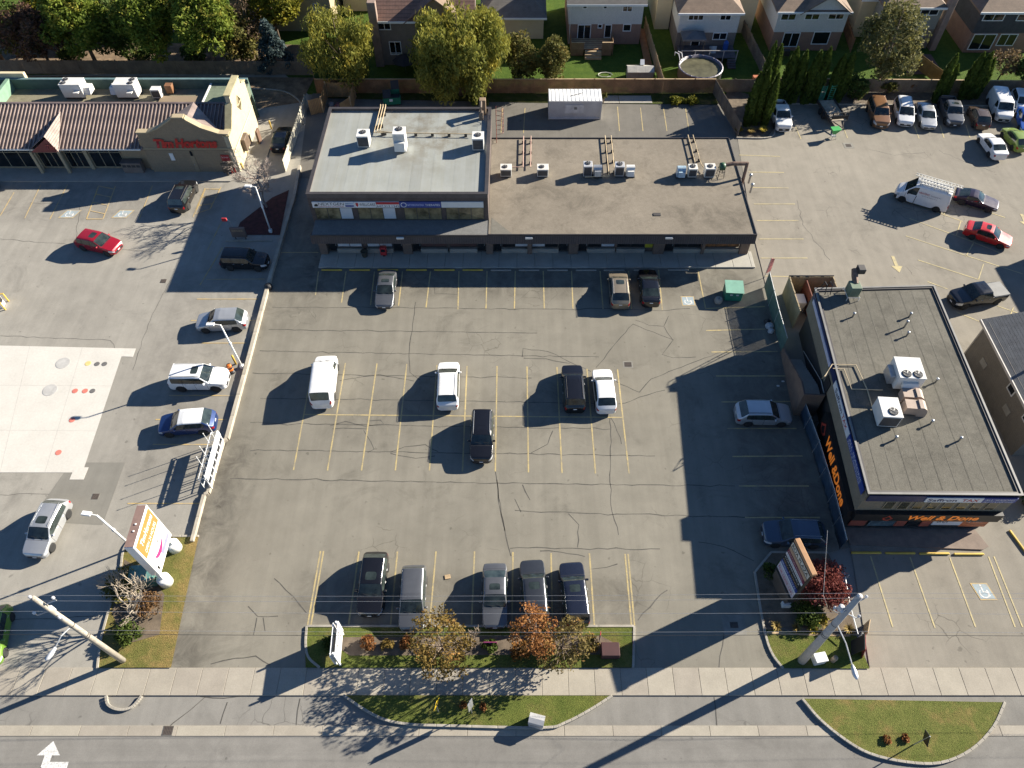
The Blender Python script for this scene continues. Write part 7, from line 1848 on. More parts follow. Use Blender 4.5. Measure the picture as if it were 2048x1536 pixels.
tree((1.11, 15.84, 0), 6.1, 1.9, LF_RUST, 'rust orange tree in the street island behind the sedan', seed=61, leaves=2000, size=.10, low=.28, clumps=80, clump_r=.22, bark=BARK_GREY, group='autumn trees in the street island', lean=(-.3, .2))
tree((2.91, 15.31, 0), 4.1, 2.4, leaf_mat('leaves_olive_gold', (0.10, 0.085, 0.03), (0.20, 0.15, 0.05), (0.28, 0.15, 0.05)), 'thinning olive tree right of the rust orange one', ry=1.9, seed=62, leaves=2100, size=.10, low=.10, clumps=110, clump_r=.2, bark=BARK_GREY, group='autumn trees in the street island')
bare_tree((-2.85, 15.58, 0), 2.8, .5, 'grey leafless sapling between the two autumn trees', 21, BARK_GREY, 4)
GI = 'shrubs in the street island'
for k, (p, r, h, mt, lb) in enumerate((((-10.02, 15.91, 0), .62, .75, LF_RUST, 'round rust orange shrub nearest the slanted street sign'), ((-8.7, 15.78, 0), .5, .6, LF_GOLD, 'low gold shrub between two rust shrubs'), ((-7.4, 15.91, 0), .55, .7, LF_RUST, 'rust orange shrub left of the gold maple'), ((1.84, 15.58, 0), .9, .9, LF_RUST, 'wide rust shrub under the olive tree'), ((0.17, 15.41, 0), .8, .8, LF_ORANGE, 'orange shrub right of the gold maple'),
                                   ((4.88, 15.91, 0), .7, .7, LF_GOLD, 'gold shrub near the red banner'), ((-12.6, 15.84, 0), .7, .5, LF_BUSH, 'dark shrub at the left end of the island'), ((-1.85, 15.71, 0), .6, .5, LF_BUSH, 'low green shrub behind the pink sign'))):
    shrub(p, r, h, mt, lb, 70 + k, 800, .08, group=GI)
GP = 'plants in the plaza sign bed'
shrub((21.3, 19.74, 0), 2.0, 1.9, LF_MAROON, 'large clipped maroon shrub behind the plaza sign', 80, 5200, .10, group=GP, clumps=60)
shrub((19.85, 17.78, 0), 1.25, .9, LF_BUSH, 'dark green spreading shrub in front of the maroon one', 81, 2200, .09, group=GP, clumps=40)
shrub((18.44, 20.85, 0), 1.1, .7, LF_BUSH, 'dark green shrub at the left of the plaza sign', 82, 1500, .09, group=GP)
shrub((20.82, 17.54, 0), .5, .55, LF_BRIGHT, 'pale yellow plant beside the concrete pole', 83, 350, .09, group=GP)
for k, (p, mt) in enumerate((((17.57, 17.06, 0), LF_STRAW), ((18.91, 16.99, 0), LF_STRAW), ((19.97, 16.85, 0), LF_BRIGHT), ((20.99, 16.85, 0), LF_STRAW), ((22.42, 16.85, 0), LF_STRAW))):
    tuft(p, .5, .6, mt, 'dry grass tuft along the timber edging, %s from the left' % ['first', 'second', 'third', 'fourth', 'fifth'][k], 90 + k, 150, GP)
GS_ = 'plants in the sign island'
shrub((-26.15, 16.58, 0), 1.0, 1.1, LF_BUSH, 'round clipped green shrub below the bare tree', 95, 2000, .09, group=GS_, clumps=36)
shrub((-27.42, 19.92, 0), 1.5, 1.4, LF_OLIVE, 'olive scrub left of the tall white sign', 96, 1900, .10, group=GS_, clumps=40)
shrub((-25.5, 18.48, 0), 1.2, .9, leaf_mat('leaves_russet', (0.13, 0.07, 0.03), (0.22, 0.13, 0.06)), 'russet scrub beneath the bare tree branches', 97, 1000, .09, group=GS_)
GC = 'grasses in the cedar bed'
for k, (p, mt) in enumerate((((25.42, 74.28, 0), LF_BRIGHT), ((26.79, 74.18, 0), LF_STRAW), ((28.27, 74.38, 0), LF_BRIGHT))):
    tuft(p, .75, .8, mt, 'yellow ornamental grass below the cedars, %s' % ['left one', 'middle one', 'right one'][k], 100 + k, 220, GC)
GW = 'weeds along the rear lot'
shrub((19.07, 80.4, 0), 1.0, .6, LF_YELLOW, 'yellow-green weeds beside the concrete slabs, left clump', 105, 900, .12, group=GW)
shrub((20.88, 80.4, 0), 1.0, .55, LF_YELLOW, 'yellow-green weeds beside the concrete slabs, right clump', 106, 900, .12, group=GW)
shrub((10.35, 80.4, 0), .5, 1.4, LF_OLIVE, 'vine climbing the right end of the white container', 107, 500, .11, group=GW)
shrub((-4.63, 80.19, 0), 1.4, .8, LF_DEEP, 'dark weeds under the willow by the fence', 108, 900, .12, group=GW)
shrub((45.18, 82.56, 0), 1.2, 1.5, LF_OLIVE, 'creeper on the right rear fence above the copper suv', 109, 900, .12, group=GW)
shrub((47.94, 83, 0), .6, 1.6, LF_RUST, 'red creeper on the right rear fence', 110, 400, .12, group=GW)
shrub((38.38, 26.42, 0), 1.0, 1.0, LF_BUSH, 'green shrub beside the clapboard building', 111, 800, .09, group=GW)
# ---------------------------------------------------------------- fences
def board_fence(a, b, h, mat, label, panel=2.4, board=.15, post_mat=None, cat='fence', cap=None, group=None):
    """Board fence: posts, rails and one panel of upright boards per bay, boards uneven in height and depth."""
    a, b = Vector((a[0], a[1], 0)), Vector((b[0], b[1], 0)); L = (b - a).length; d = (b - a) / L
    t = empty('board_fence', tuple(a), math.atan2(d.y, d.x), label, cat, group)
    n = max(1, round(L / panel)); w = L / n
    for k in range(n):
        m = MB(); nb = int(w / board)
        for i in range(nb):
            x = k * w + (i + .5) * w / nb
            hh = h + random.uniform(-.02, .02); y = random.uniform(-.012, .012)
            m.box(x - w / nb / 2 + .006, x + w / nb / 2 - .006, y - .012, y + .012, .05, hh)
        m.build('panel', mat, t)
        MB().cbox(k * w - .05, k * w + .05, -.05, .05, 0, h + .12, .01).build('post', post_mat or mat, t)
    for z in (.35, h - .3):
        MB().box(0, L, .014, .06, z, z + .09).build('rail', post_mat or mat, t)
    if cap:
        MB().box(0, L, -.07, .08, h + .022, h + .06).build('cap_rail', cap, t)
    return t
WOOD_R = M('reddish_fence_boards', (0.235, 0.125, 0.062), .85, var=.32, scale=.9, bump=.4, fine=.2)
WOOD_G = M('greyed_fence_boards', (0.17, 0.135, 0.10), .9, var=.3, scale=.9, bump=.4, fine=.2)
GF = 'board fences round the gardens'
board_fence((-24.4, 82.45), (-2.8, 82.45), 1.85, WOOD_R, 'reddish board fence behind the two-storey block', cap=WOOD_PALE, group=GF)
board_fence((-2.8, 82.45), (23.8, 82.45), 1.85, WOOD_R, 'reddish board fence behind the white container', cap=WOOD_PALE, group=GF)
board_fence((23.8, 82.6), (25.2, 73.4), 1.85, WOOD_G, 'grey-brown board fence along the right side of the rear lot', group=GF)
board_fence((23.9, 82.7), (31.0, 82.7), 1.7, WOOD_G, 'short grey fence behind the front cedars', group=GF)
board_fence((31.0, 82.9), (78, 82.0), 1.7, WOOD_G, 'long grey fence behind the rear row of vehicles', cap=WOOD_PALE, group=GF)
board_fence((-74, 87.0), (-25.6, 86.6), 1.8, WOOD_G, 'dark board fence behind the coffee shop trees', group=GF)
board_fence((-25.6, 86.6), (-24.4, 82.5), 1.8, WOOD_G, 'short dark fence by the blue spruce', group=GF)
board_fence((17.6, 82.7), (17.0, 98), 1.8, WOOD_PALE, 'pale side fence between the deck garden and the pool garden', group=GF)
board_fence((30.9, 83), (29.9, 98), 1.8, WOOD_G, 'grey side fence right of the pool garden', group=GF)
board_fence((52.0, 84), (47.6, 96), 1.8, M('ochre_boards', (0.26, 0.16, 0.05), .85, var=.25, fine=.15), 'ochre side fence between the grey and the dark shingled houses', group=GF)
board_fence((43.2, 92), (44.0, 100), 1.8, WOOD_R, 'red-brown side fence right of the blue-white house', group=GF)
board_fence((-25.15, 79.5), (-25.3, 67.0), 1.55, M('weathered_pale_boards', (0.50, 0.47, 0.38), .85, var=.15, scale=1.2, fine=.12), 'weathered pale fence beside the drive-through lane', group=GF)
# rear rubbish pen with open doors
pen = empty('rubbish_pen', (0, 0, 0), 0, 'wooden rubbish pen with open doors behind the two-storey block', 'enclosure')
for a, b in (((-23.0, 78.4), (-23.0, 81.6)), ((-23.0, 81.6), (-19.6, 81.6)), ((-19.6, 81.6), (-19.6, 78.4)), ((-19.6, 78.4), (-20.6, 77.2)), ((-23.0, 78.4), (-24.4, 77.8))):
    va, vb = Vector(a), Vector(b); L = (vb - va).length; d = (vb - va) / L; n = int(L / .17)
    for k in range(n):
        p = va + d * (k + .5) * L / n
        MB().box(-.08, .08, -.015, .015, .05, 1.95 + random.uniform(-.03, .03)).xf(Matrix.Translation((p.x, p.y, 0)) @ Matrix.Rotation(math.atan2(d.y, d.x), 4, 'Z')).build('board', M('amber_boards', (0.33, 0.20, 0.09), .85, var=.3, fine=.2), pen)
for x, y in ((-23.0, 78.4), (-23.0, 81.6), (-19.6, 81.6), (-19.6, 78.4)):
    MB().cbox(x - .07, x + .07, y - .07, y + .07, 0, 2.1, .01).build('post', WOOD_PALE, pen)
bag((-22.2, 79.6, 0), .45, M('grey_plastic', (0.16, 0.15, 0.15), .4), 'grey rubbish bag in the wooden pen, left one', seed=21, group='bags in the wooden pen')
bag((-21.3, 79.4, 0), .5, M('maroon_plastic', (0.12, 0.05, 0.06), .4), 'maroon rubbish bag in the wooden pen, right one', seed=22, group='bags in the wooden pen')

def dumpster(p, rz, label, w=2.0, d=1.5, h=1.3, open_lid=True):
    t = empty('dumpster', p, rz, label, 'dumpster')
    MB().add([(-w / 2, -d / 2 + .15, .15), (w / 2, -d / 2 + .15, .15), (w / 2, d / 2, .15), (-w / 2, d / 2, .15), (-w / 2, -d / 2, h - .2), (w / 2, -d / 2, h - .2), (w / 2, d / 2, h), (-w / 2, d / 2, h)],
             [(3, 2, 1, 0), (0, 1, 5, 4), (1, 2, 6, 5), (2, 3, 7, 6), (3, 0, 4, 7)]).build('bin', GREEN_BIN, t)
    MB().box(-w / 2 + .05, w / 2 - .05, -d / 2 + .2, d / 2 - .05, .2, h * .55).build('rubbish', M('rubbish_dark', (0.05, 0.05, 0.05), .9), t)
    for s in (-1, 1):
        MB().cbox(s * w / 2 - .06, s * w / 2 + .06, -d * .3, d * .3, h * .45, h * .6, .02).build('lift_pocket', GREEN_BIN, t)
    MB().side_prism([(-d / 2, h - .19), (d / 2, h + .01), (d / 2, h + .05), (-d / 2, h - .15)], -w / 2, -.05).build('lid', BLACK, t)
    MB().side_prism([(d / 2, h), (d / 2 + .55, h + .85), (d / 2 + .5, h + .88), (d / 2 - .04, h + .03)], .05, w / 2).build('lid', BLACK, t)
    for x in (-w * .4, w * .4):
        for y in (-d * .3, d * .35): MB().lathe([(.08, -.03), (.08, .03)], (x, y, .08), 8, 'X').build('caster', BLACK, t)
    MB().box(-.3, .1, -d / 2 - .012, -d / 2 + .03, .65, .95).build('label', WHITE, t)
    return t
dumpster((-15.04, 80.4, 0), R(8), 'green dumpster with one lid open behind the two-storey block')
# green utility cabinet with pitched lid in the lot, stone beside it
gb = empty('donation_bin', (20.1, 48.33, 0), R(-4), 'green steel box with sloping lid beside the chain-link fence', 'steel box')
MB().cbox(-.78, .78, -.7, .7, .05, 1.15, .03).build('body', GREEN_BIN, gb)
MB().side_prism([(-.75, 1.12), (.72, 1.3), (.72, 1.36), (-.78, 1.18)], -.84, .84).build('lid', M('faded_green_lid', (0.17, 0.36, 0.27), .6, var=.15), gb)
for x in (-.25, .3):
    MB().cbox(x - .12, x + .12, -.735, -.70, .75, .92, .02).build('handle_plate', OFFWHITE, gb)
o = MB().lathe([(.34, 0), (.38, .15), (.36, .42), (.22, .55), (.08, .55), (.08, .45)], (0, 0, 0), 16).build('concrete_ballast', CONCRETE, None, True); o.location = (18.71, 47.56, 0)
tag(o, 'round concrete ballast weight in front of the green steel box', 'weight')
# white shipping container
ct_ = empty('shipping_container', (6.7, 78.3, 0), 0, 'white shipping container used as a shed behind the shop wing', 'container')
n = 40
CW = M('container_white', (0.60, 0.59, 0.575), .5, var=.1, scale=.8, fine=.06)
for y, s in ((-1.2, -1), (1.2, 1)):
    pts = []
    for k in range(n + 1):
        x = -2.95 + 5.9 * k / n; d_ = .035 * s
        pts += [(x, y - (d_ if k % 2 else 0)), (x, y - (0 if k % 2 else d_))]
    pts = pts[1:-1]
    back = [(q[0], q[1] - .03 * s) for q in pts[::-1]]
    MB().prism(pts + back, .15, 2.22).build('corrugated_side', CW, ct_)
rm_ = MB()
for k in range(26):
    x = -2.98 + 5.96 * k / 26
    rm_.box(x, x + 5.96 / 26, -1.2, 1.2, 2.26, 2.32 + (.03 if k % 2 else 0))
rm_.build('corrugated_roof', WHITE, ct_)
fm = MB()
for y in (-1.22, 1.22):
    for z in (.08, 2.24): fm.box(-3.02, 3.02, y - .06, y + .06, z - .08, z + .08)
for x in (-3.0, 3.0):
    for z in (.08, 2.24): fm.box(x - .061, x + .061, -1.159, 1.159, z - .079, z + .079)
    for y in (-1.22, 1.22): fm.box(x - .075, x + .075, y - .075, y + .075, .0, 2.33)
fm.build('frame', CW, ct_)
for x in (-2.98, 2.98): MB().box(x - .02, x + .02, -1.15, 1.15, .17, 2.15).build('end_wall', CW, ct_)
MB().box(-1.2, 1.0, -1.255, -1.245, .75, 1.85).build('painted_patch', M('patch_white', (0.66, 0.65, 0.63), .5), ct_)
MB().box(-.12, .22, -1.27, -1.255, 1.25, 1.55).build('vent', M('vent_grey', (0.22, 0.22, 0.21), .5), ct_)
MB().tube([(-.6, -.3, 2.4), (.9, .35, 2.4)], .03, 4).build('loose_bar', DARK, ct_)

# ---------------------------------------------------------------- chain-link and windscreen fences west of the restaurant
def screen_fence(pts, h, mat, label, name='screen_fence', slats=0):
    t = empty(name, (0, 0, 0), 0, label, 'fence')
    for i, (a, b) in enumerate(zip(pts[:-1], pts[1:])):
        a3, b3 = Vector((a[0], a[1], 0)), Vector((b[0], b[1], 0)); L = (b3 - a3).length; d = (b3 - a3) / L
        n = max(1, round(L / 2.3))
        for k in range(n):
            p, q = a3 + d * L * k / n, a3 + d * L * (k + 1) / n
            if slats:
                m = MB(); ns = int((q - p).length / .11)
                for j in range(ns):
                    c = p + (q - p) * (j + .5) / ns
                    m.box(-.035, .035, -.012, .012, .1, h - .08).xf(Matrix.Identity(4)) if False else None
                    r_ = Matrix.Translation(c) @ Matrix.Rotation(math.atan2(d.y, d.x), 4, 'Z')
                    for (x0, x1, z0, z1) in ((-.042, .042, .1, h - .06),):
                        vs_ = [r_ @ Vector((x, y, z)) for z in (z0, z1) for x, y in ((x0, -.01), (x1, -.01), (x1, .01), (x0, .01))]
                        m.add(vs_, [(3, 2, 1, 0), (4, 5, 6, 7), (0, 1, 5, 4), (1, 2, 6, 5), (2, 3, 7, 6), (3, 0, 4, 7)])
                m.build('slat_panel', mat, t)
            else:
                m = MB(); nx, nz = 10, 4; nrm = Vector((-d.y, d.x, 0))
                vs_ = []
                for iz in range(nz + 1):
                    for ix in range(nx + 1):
                        c = p + (q - p) * ix / nx; bulge = random.uniform(-.05, .05) if 0 < ix < nx else 0
                        c = c + nrm * bulge; vs_.append((c.x, c.y, .08 + (h - .12) * iz / nz))
                m.add(vs_, [(iz * (nx + 1) + ix, iz * (nx + 1) + ix + 1, (iz + 1) * (nx + 1) + ix + 1, (iz + 1) * (nx + 1) + ix) for iz in range(nz) for ix in range(nx)])
                o = m.build('windscreen', mat, t, True)
                so = o.modifiers.new('thick', 'SOLIDIFY'); so.thickness = .012
            MB().tube([(p.x, p.y, 0), (p.x, p.y, h + .1)], .035, 6).build('post', STEEL, t)
        MB().tube([(a3.x, a3.y, h), (b3.x, b3.y, h)], .025, 5).build('top_rail', STEEL, t)
    return t
screen_fence([(23.38, 49.44, 0), (23.24, 44.69, 0), (23.25, 41.39, 0)], 2.0, M('green_slats', (0.10, 0.17, 0.14), .6, var=.25, scale=2), 'green slatted chain-link fence north of the outside stair', 'slatted_fence', 1)
screen_fence([(23.26, 35.65, 0), (23.53, 31.09, 0), (23.59, 26.63, 0), (23.44, 22.76, 0)], 1.7, M('blue_windscreen', (0.035, 0.06, 0.09), .45, var=.3, scale=1.5), 'blue windscreen fence along the restaurant side yard')
for k, (p, r_, c_) in enumerate((((22.75, 44.99, 0), .3, BLACK), ((22.81, 44.39, 0), .38, M('clear_bag', (0.4, 0.41, 0.42), .35)), ((22.83, 43.84, 0), .3, MATS['clear_bag']))):
    bag(p, r_, c_, ['black rubbish bag at the top of the heap by the green fence', 'grey rubbish bag in the middle of the heap by the green fence', 'small pale rubbish bag at the bottom of the heap by the green fence'][k], seed=30 + k, group='bags by the green fence')
bag((-23.55, 49.31, 0), .42, BLACK, 'black rubbish bag at the corner of the retaining wall', seed=35)
for k, p in enumerate(((22.2, 37.74, 0), (22.73, 38.22, 0))):
    o = MB().cbox(-.12, .12, -.08, .08, 0, .05, .02).build('litter', OFFWHITE); o.location = p; tag(o, ['pale scrap of litter in the stall near the stair, left', 'pale scrap of litter in the stall near the stair, right'][k], 'litter', 'litter by the stair')
o = MB().cbox(-.2, .2, -.16, .16, 0, .06, .01).build('litter_box', WOOD_PALE); o.location = (-4.98, 20.7, 0); o.rotation_euler = (0, 0, .2); tag(o, 'flattened cardboard box lying in an empty street-side stall', 'cardboard')
# red and white pole flag at the fence head
fl = empty('feather_banner', (23.64, 50.71, 0), 0, 'red and white banner on a pole at the head of the green fence', 'banner')
MB().tube([(0, 0, 0), (0, 0, 2.6)], .03, 6).build('pole', STEEL, fl)
MB().add([(.04, 0, .6), (.5, .25, .7), (.45, .2, 2.3), (.04, 0, 2.55), (.04, .02, .6), (.5, .27, .7), (.45, .22, 2.3), (.04, .02, 2.55)], [(0, 1, 2, 3), (7, 6, 5, 4), (0, 4, 5, 1), (1, 5, 6, 2), (2, 6, 7, 3), (3, 7, 4, 0)]).build('cloth', M('red_white_cloth', (0.55, 0.2, 0.2), .7, var=.6, scale=2), fl)

# ---------------------------------------------------------------- poles, lamps and wires
def utility_pole(p, top, r0, r1, mat, label, lamp, lamp_from, seed=1):
    t = empty('utility_pole', p, 0, label, 'utility pole', 'utility poles along the street')
    rel = Vector(top) - Vector(p)
    axis = lambda z: rel * (z / rel.z)
    MB().tube([(0, 0, -.1), axis(rel.z * .5), rel], [r0, (r0 + r1) / 2, r1], 14).build('pole', mat, t, True)
    a = axis(lamp_from); l = Vector(lamp) - Vector(p)
    MB().tube([a, a.lerp(l, .5) + Vector((0, 0, .25)), l], [.05, .045, .04], 6).build('lamp_arm', STEEL, t)
    dirn = (l - a); dirn.z = 0; dirn.normalize(); side = Vector((-dirn.y, dirn.x, 0))
    def at_(f, s, z): return l + dirn * f + side * s + Vector((0, 0, z))
    prof = [(-.15, .06), (.05, .13), (.3, .17), (.5, .15), (.65, .06)]
    vs_ = []; fs = []
    for f, w in prof: vs_ += [at_(f, -w, -.02), at_(f, -w * .6, .10), at_(f, w * .6, .10), at_(f, w, -.02), at_(f, 0, -.09)]
    for i in range(len(prof) - 1):
        for k in range(5): fs.append((i * 5 + k, i * 5 + (k + 1) % 5, (i + 1) * 5 + (k + 1) % 5, (i + 1) * 5 + k))
    fs += [(0, 1, 2, 3, 4), tuple(range(20, 25))]
    MB().add(vs_, fs).build('lamp_head', M('lamp_grey', (0.55, 0.56, 0.58), .4, .2), t, True)
    # hardware: arms with insulators
    for zf, dx, dy in ((.97, -.1, .0), (.90, .65, .25), (.83, -.6, -.3), (.78, .55, -.35), (.74, -.5, .3)):
        c = axis(rel.z * zf)
        MB().tube([c, c + Vector((dx, dy, .05)), c + Vector((dx, dy, .35))], .035, 5).build('insulator_arm', STEEL, t)
        MB().lathe([(.05, 0), (.09, .05), (.05, .1), (.09, .15), (.04, .22)], tuple(c + Vector((dx, dy, .32))), 8).build('insulator', M('porcelain', (0.5, 0.5, 0.52), .3), t)
    c = axis(rel.z * .80)
    MB().lathe([(.16, 0), (.17, .45), (.1, .5)], tuple(c + Vector((-.25, .2, -.3))), 10).build('fuse_can', M('can_grey', (0.42, 0.43, 0.45), .4), t)
    for zf in (.45, .47, .62):
        MB().lathe([(r0 * (1 - zf) + r1 * zf + .012, -.03), (r0 * (1 - zf) + r1 * zf + .012, .03)], tuple(axis(rel.z * zf)), 12).build('band', DARK, t)
    return t
utility_pole((-26.16, 14.86, 0), (-26.2, 14.82, 11.4), .20, .13, POLE_WOOD, 'weathered wooden utility pole with street lamp beside the sign island', (-26.71, 13.4, 7), 7.0)
utility_pole((18.86, 14.86, 0), (18.72, 15.06, 11), .29, .16, POLE_CONC, 'grey concrete utility pole with street lamp at the plaza sign bed', (18.97, 12.36, 7.2), 7.0)
WIRE_P = M('bare_wire', (0.45, 0.43, 0.42), .4, .4); WIRE_K = M('black_cable', (0.03, 0.03, 0.03), .6)
for k, (za, zb, y, r_, mt, lb) in enumerate(((11.5, 12.0, 14.9, .007, WIRE_P, 'topmost bare overhead wire along the street'), (11.1, 11.7, 14.75, .007, WIRE_P, 'second bare overhead wire along the street'), (8.85, 8.5, 15.0, .008, WIRE_P, 'middle overhead wire along the street'), (6.55, 6.25, 14.7, .008, WIRE_P, 'fourth overhead wire along the street'), (5.25, 5.1, 14.9, .014, WIRE_K, 'lowest thick black cable along the street'))):
    pts = []
    for x in np.linspace(-70, 75, 49):
        t_ = (x + 26) / 45.0; sag = -.28 * (1 - (2 * (t_ % 1.0) - 1) ** 2)
        pts.append((x, y, za + (zb - za) * t_ * .7 + sag))
    o = MB().tube(pts, r_, 4, False).build('overhead_wire', mt); tag(o, lb, 'wire', 'overhead wires along the street')
o = MB().tube([(18.9, 20, 8.93), (18.27, 16.5, 7.42), (17.34, 14.9, 9.69)], .009, 4, False).build('service_wire', WIRE_P); tag(o, 'thin service wire running from the concrete pole towards the restaurant', 'wire')
def lamp_post(p, top, label, arm=(-.8, .0)):
    t = empty('lamp_post', p, 0, label, 'lamp post', 'white lamp posts'); r = Vector(top) - Vector(p)
    MB().tube([(0, 0, 0), r * .5, r], [.085, .075, .06], 8).build('pole', WHITE, t, True)
    MB().cbox(-.16, .16, -.16, .16, 0, .35, .03).build('base', WHITE, t)
    MB().tube([r, r + Vector((arm[0] * .6, arm[1] * .6, .08))], .04, 5).build('arm', WHITE, t)
    MB().cbox(-.33, .33, -.16, .16, -.07, .07, .03).xf(Matrix.Translation(r + Vector((arm[0], arm[1], .08))) @ Matrix.Rotation(math.atan2(arm[1], arm[0]), 4, 'Z')).build('lamp_head', WHITE, t)
    MB().cbox(-.09, .09, -.09, .09, 0, .3, .02).xf(Matrix.Translation(r * .55)).build('bracket', WHITE, t)
    return t
lamp_post((-23.89, 39.75, 0), (-24.01, 39.73, 5.55), 'white lamp post on the retaining wall beside the silver crossover')
lamp_post((-24.97, 57.28, 0), (-24.94, 57.25, 5.6), 'white lamp post in the drive-through bed by the leafless tree', (-.7, .05))
lamp_post((-28.01, 22.91, 0), (-28.08, 22.68, 5.6), 'white lamp post rising behind the tall white sign', (-.7, .1))

# ---------------------------------------------------------------- signs
# tall white sign on round bases
ps = empty('pylon_sign', (-24.85, 21.55, 0), R(2), 'tall white pylon sign with orange panel on two round white bases', 'sign')
for y in (-1.3, 1.3):
    MB().lathe([(.46, 0), (.46, .85), (.40, .95), (.0, .97)], (0, y, 0), 20).build('round_base', WHITE, ps, True)
    MB().cbox(-.14, .14, y - .14, y + .14, .9, 2.3, .02).build('column', WHITE, ps)
MB().cbox(-.32, .32, -1.55, 1.55, 1.9, 6.35, .04).build('cabinet', WHITE, ps)
MB().box(-.30, .30, -1.5, 1.5, 6.352, 6.37).build('top_sheet', M('rusty_top', (0.20, 0.13, 0.11), .7), ps)
for y in (-.4, .1): MB().cbox(-.05, .05, y - .05, y + .05, 6.37, 6.43, .01).build('lifting_eye', WHITE, ps)
YU = (0, 1, 0)
def pp(y, z, w, h, mt, nm='face_panel', t=.012): return plate(nm, (.322, y, z), YU, Z3, w, h, t, mt, ps)
ORP = M('orange_panel', (0.46, 0.17, 0.045), .4, var=.06)
pp(-1.42, 4.35, 2.84, 1.75, ORP); pp(-1.42, 2.05, 2.84, 2.22, SIGN_W)
text('face_letters', 'Tim', (.335, -1.0, 5.3), YU, Z3, .75, .5, SIGN_W, ps, .004, .25, .01)
text('face_letters', 'Hortons', (.335, -.2, 5.25), YU, Z3, 1.45, .55, SIGN_W, ps, .004, .25, .01)
text('face_letters', 'OPEN 24 HOURS', (.335, -1.1, 4.55), YU, Z3, 2.2, .35, SIGN_W, ps, .004)
sw = [(.336, .75 * math.cos(a) - .1, 3.35 + .42 * math.sin(a)) for a in [math.pi * (.95 + 1.0 * k / 12) for k in range(13)]]
m = MB()
for i, (a, b) in enumerate(zip(sw[:-1], sw[1:])):
    w0, w1 = .05 + .16 * math.sin(math.pi * i / 12), .05 + .16 * math.sin(math.pi * (i + 1) / 12)
    m.add([(a[0], a[1], a[2] - w0), (b[0], b[1], b[2] - w1), (b[0], b[1], b[2] + w1), (a[0], a[1], a[2] + w0)], [(0, 1, 2, 3)])
m.build('face_swoosh', M('magenta_swoosh', (0.45, 0.03, 0.14), .4), ps)
MB().add([(.337, .15, 3.55), (.337, .85, 3.8), (.337, .9, 3.88), (.337, .1, 3.68)], [(0, 1, 2, 3)]).build('face_mark', DARK, ps)
pp(-.2, 2.3, 1.5, .42, M('grey_blue_bar', (0.22, 0.22, 0.33), .4), 'face_bar', .018)
for y in (-1.3, -1.0, -.75): pp(y, 2.3, .18, .38, SIGN_K if y < -1.2 else M('grey_mark', (.35, .35, .38), .4), 'face_bar', .018)
bx_ = empty('utility_cabinet', (-26.24, 20.47, 0), R(10), 'green utility cabinet behind the tall white sign', 'cabinet')
MB().cbox(-.8, .8, -.6, .6, .05, 1.2, .04).build('body', M('cabinet_green', (0.05, 0.15, 0.13), .6, var=.15), bx_)
MB().cbox(-.85, .85, -.65, .65, 1.2, 1.27, .02).build('lid', M('cabinet_lid_green', (0.10, 0.22, 0.2), .6), bx_)
# plaza tenant sign
pz = empty('plaza_sign', (18.45, 19.65, 0), R(12), 'tenant sign with coloured name panels and tan top reading plaza', 'sign')
MB().cbox(-.28, .28, -1.05, 1.05, 0, 1.5, .03).build('base', M('sign_base_brown', (0.10, 0.075, 0.055), .7), pz)
MB().cbox(-.2, .12, -1.22, 1.22, 1.0, 5.62, .03).build('cabinet', BLACK, pz)
MB().cbox(-.19, .19, -1.28, 1.28, 5.62, 5.9, .04).build('cap', M('terracotta_cap', (0.36, 0.20, 0.10), .8, var=.15), pz)
YD = (0, -1, 0)
def zz(z0, z1, mt, body=None, tm=None, x=-.202):
    plate('tenant_panel', (x, 1.18, z0), YD, Z3, 2.36, z1 - z0, .012, mt, pz)
    if body: text('tenant_letters', body, (x - .014, 1.08, z0 + (z1 - z0) * .25), YD, Z3, 2.1, (z1 - z0) * .5, tm, pz, .003)
plate('tenant_panel', (-.202, 1.2, 5.06), YD, Z3, 2.4, .5, .012, M('cream_name_panel', (.6, .56, .47), .5), pz)
text('name_letters', 'ROA PLAZA', (-.216, 1.1, 5.13), YD, Z3, 2.2, .36, SIGN_K, pz, .003, 0, .02)
zz(4.62, 4.98, M('tan_panel', (.42, .28, .18), .5)); zz(4.2, 4.58, M('maroon_sign', (.16, .02, .05), .5), 'NEXTGEN SCHOOL', M('pale_letters', (.5, .4, .4), .5)); zz(3.86, 4.16, SIGN_W, 'WELLCARE PHARMACY', SIGN_K); zz(3.46, 3.82, SIGN_K, 'CONVENIENCE', SIGN_W); zz(3.08, 3.42, SIGN_K, 'PIZZA & WINGS', M('tan_letters', (.5, .35, .2), .5)); zz(2.66, 3.04, SIGN_B, 'BRIGHT DENTAL', SIGN_W); zz(2.44, 2.62, SIGN_W); zz(1.75, 2.40, M('pale_lilac_panel', (.55, .5, .52), .5), 'FOR LEASE 1345', SIGN_R)
o = MB().cbox(-.3, .3, -.18, .18, .0, .5, .02).build('meter_box', OFFWHITE); o.location = (18.58, 18.59, 0); tag(o, 'small pale box at the foot of the plaza tenant sign', 'box')
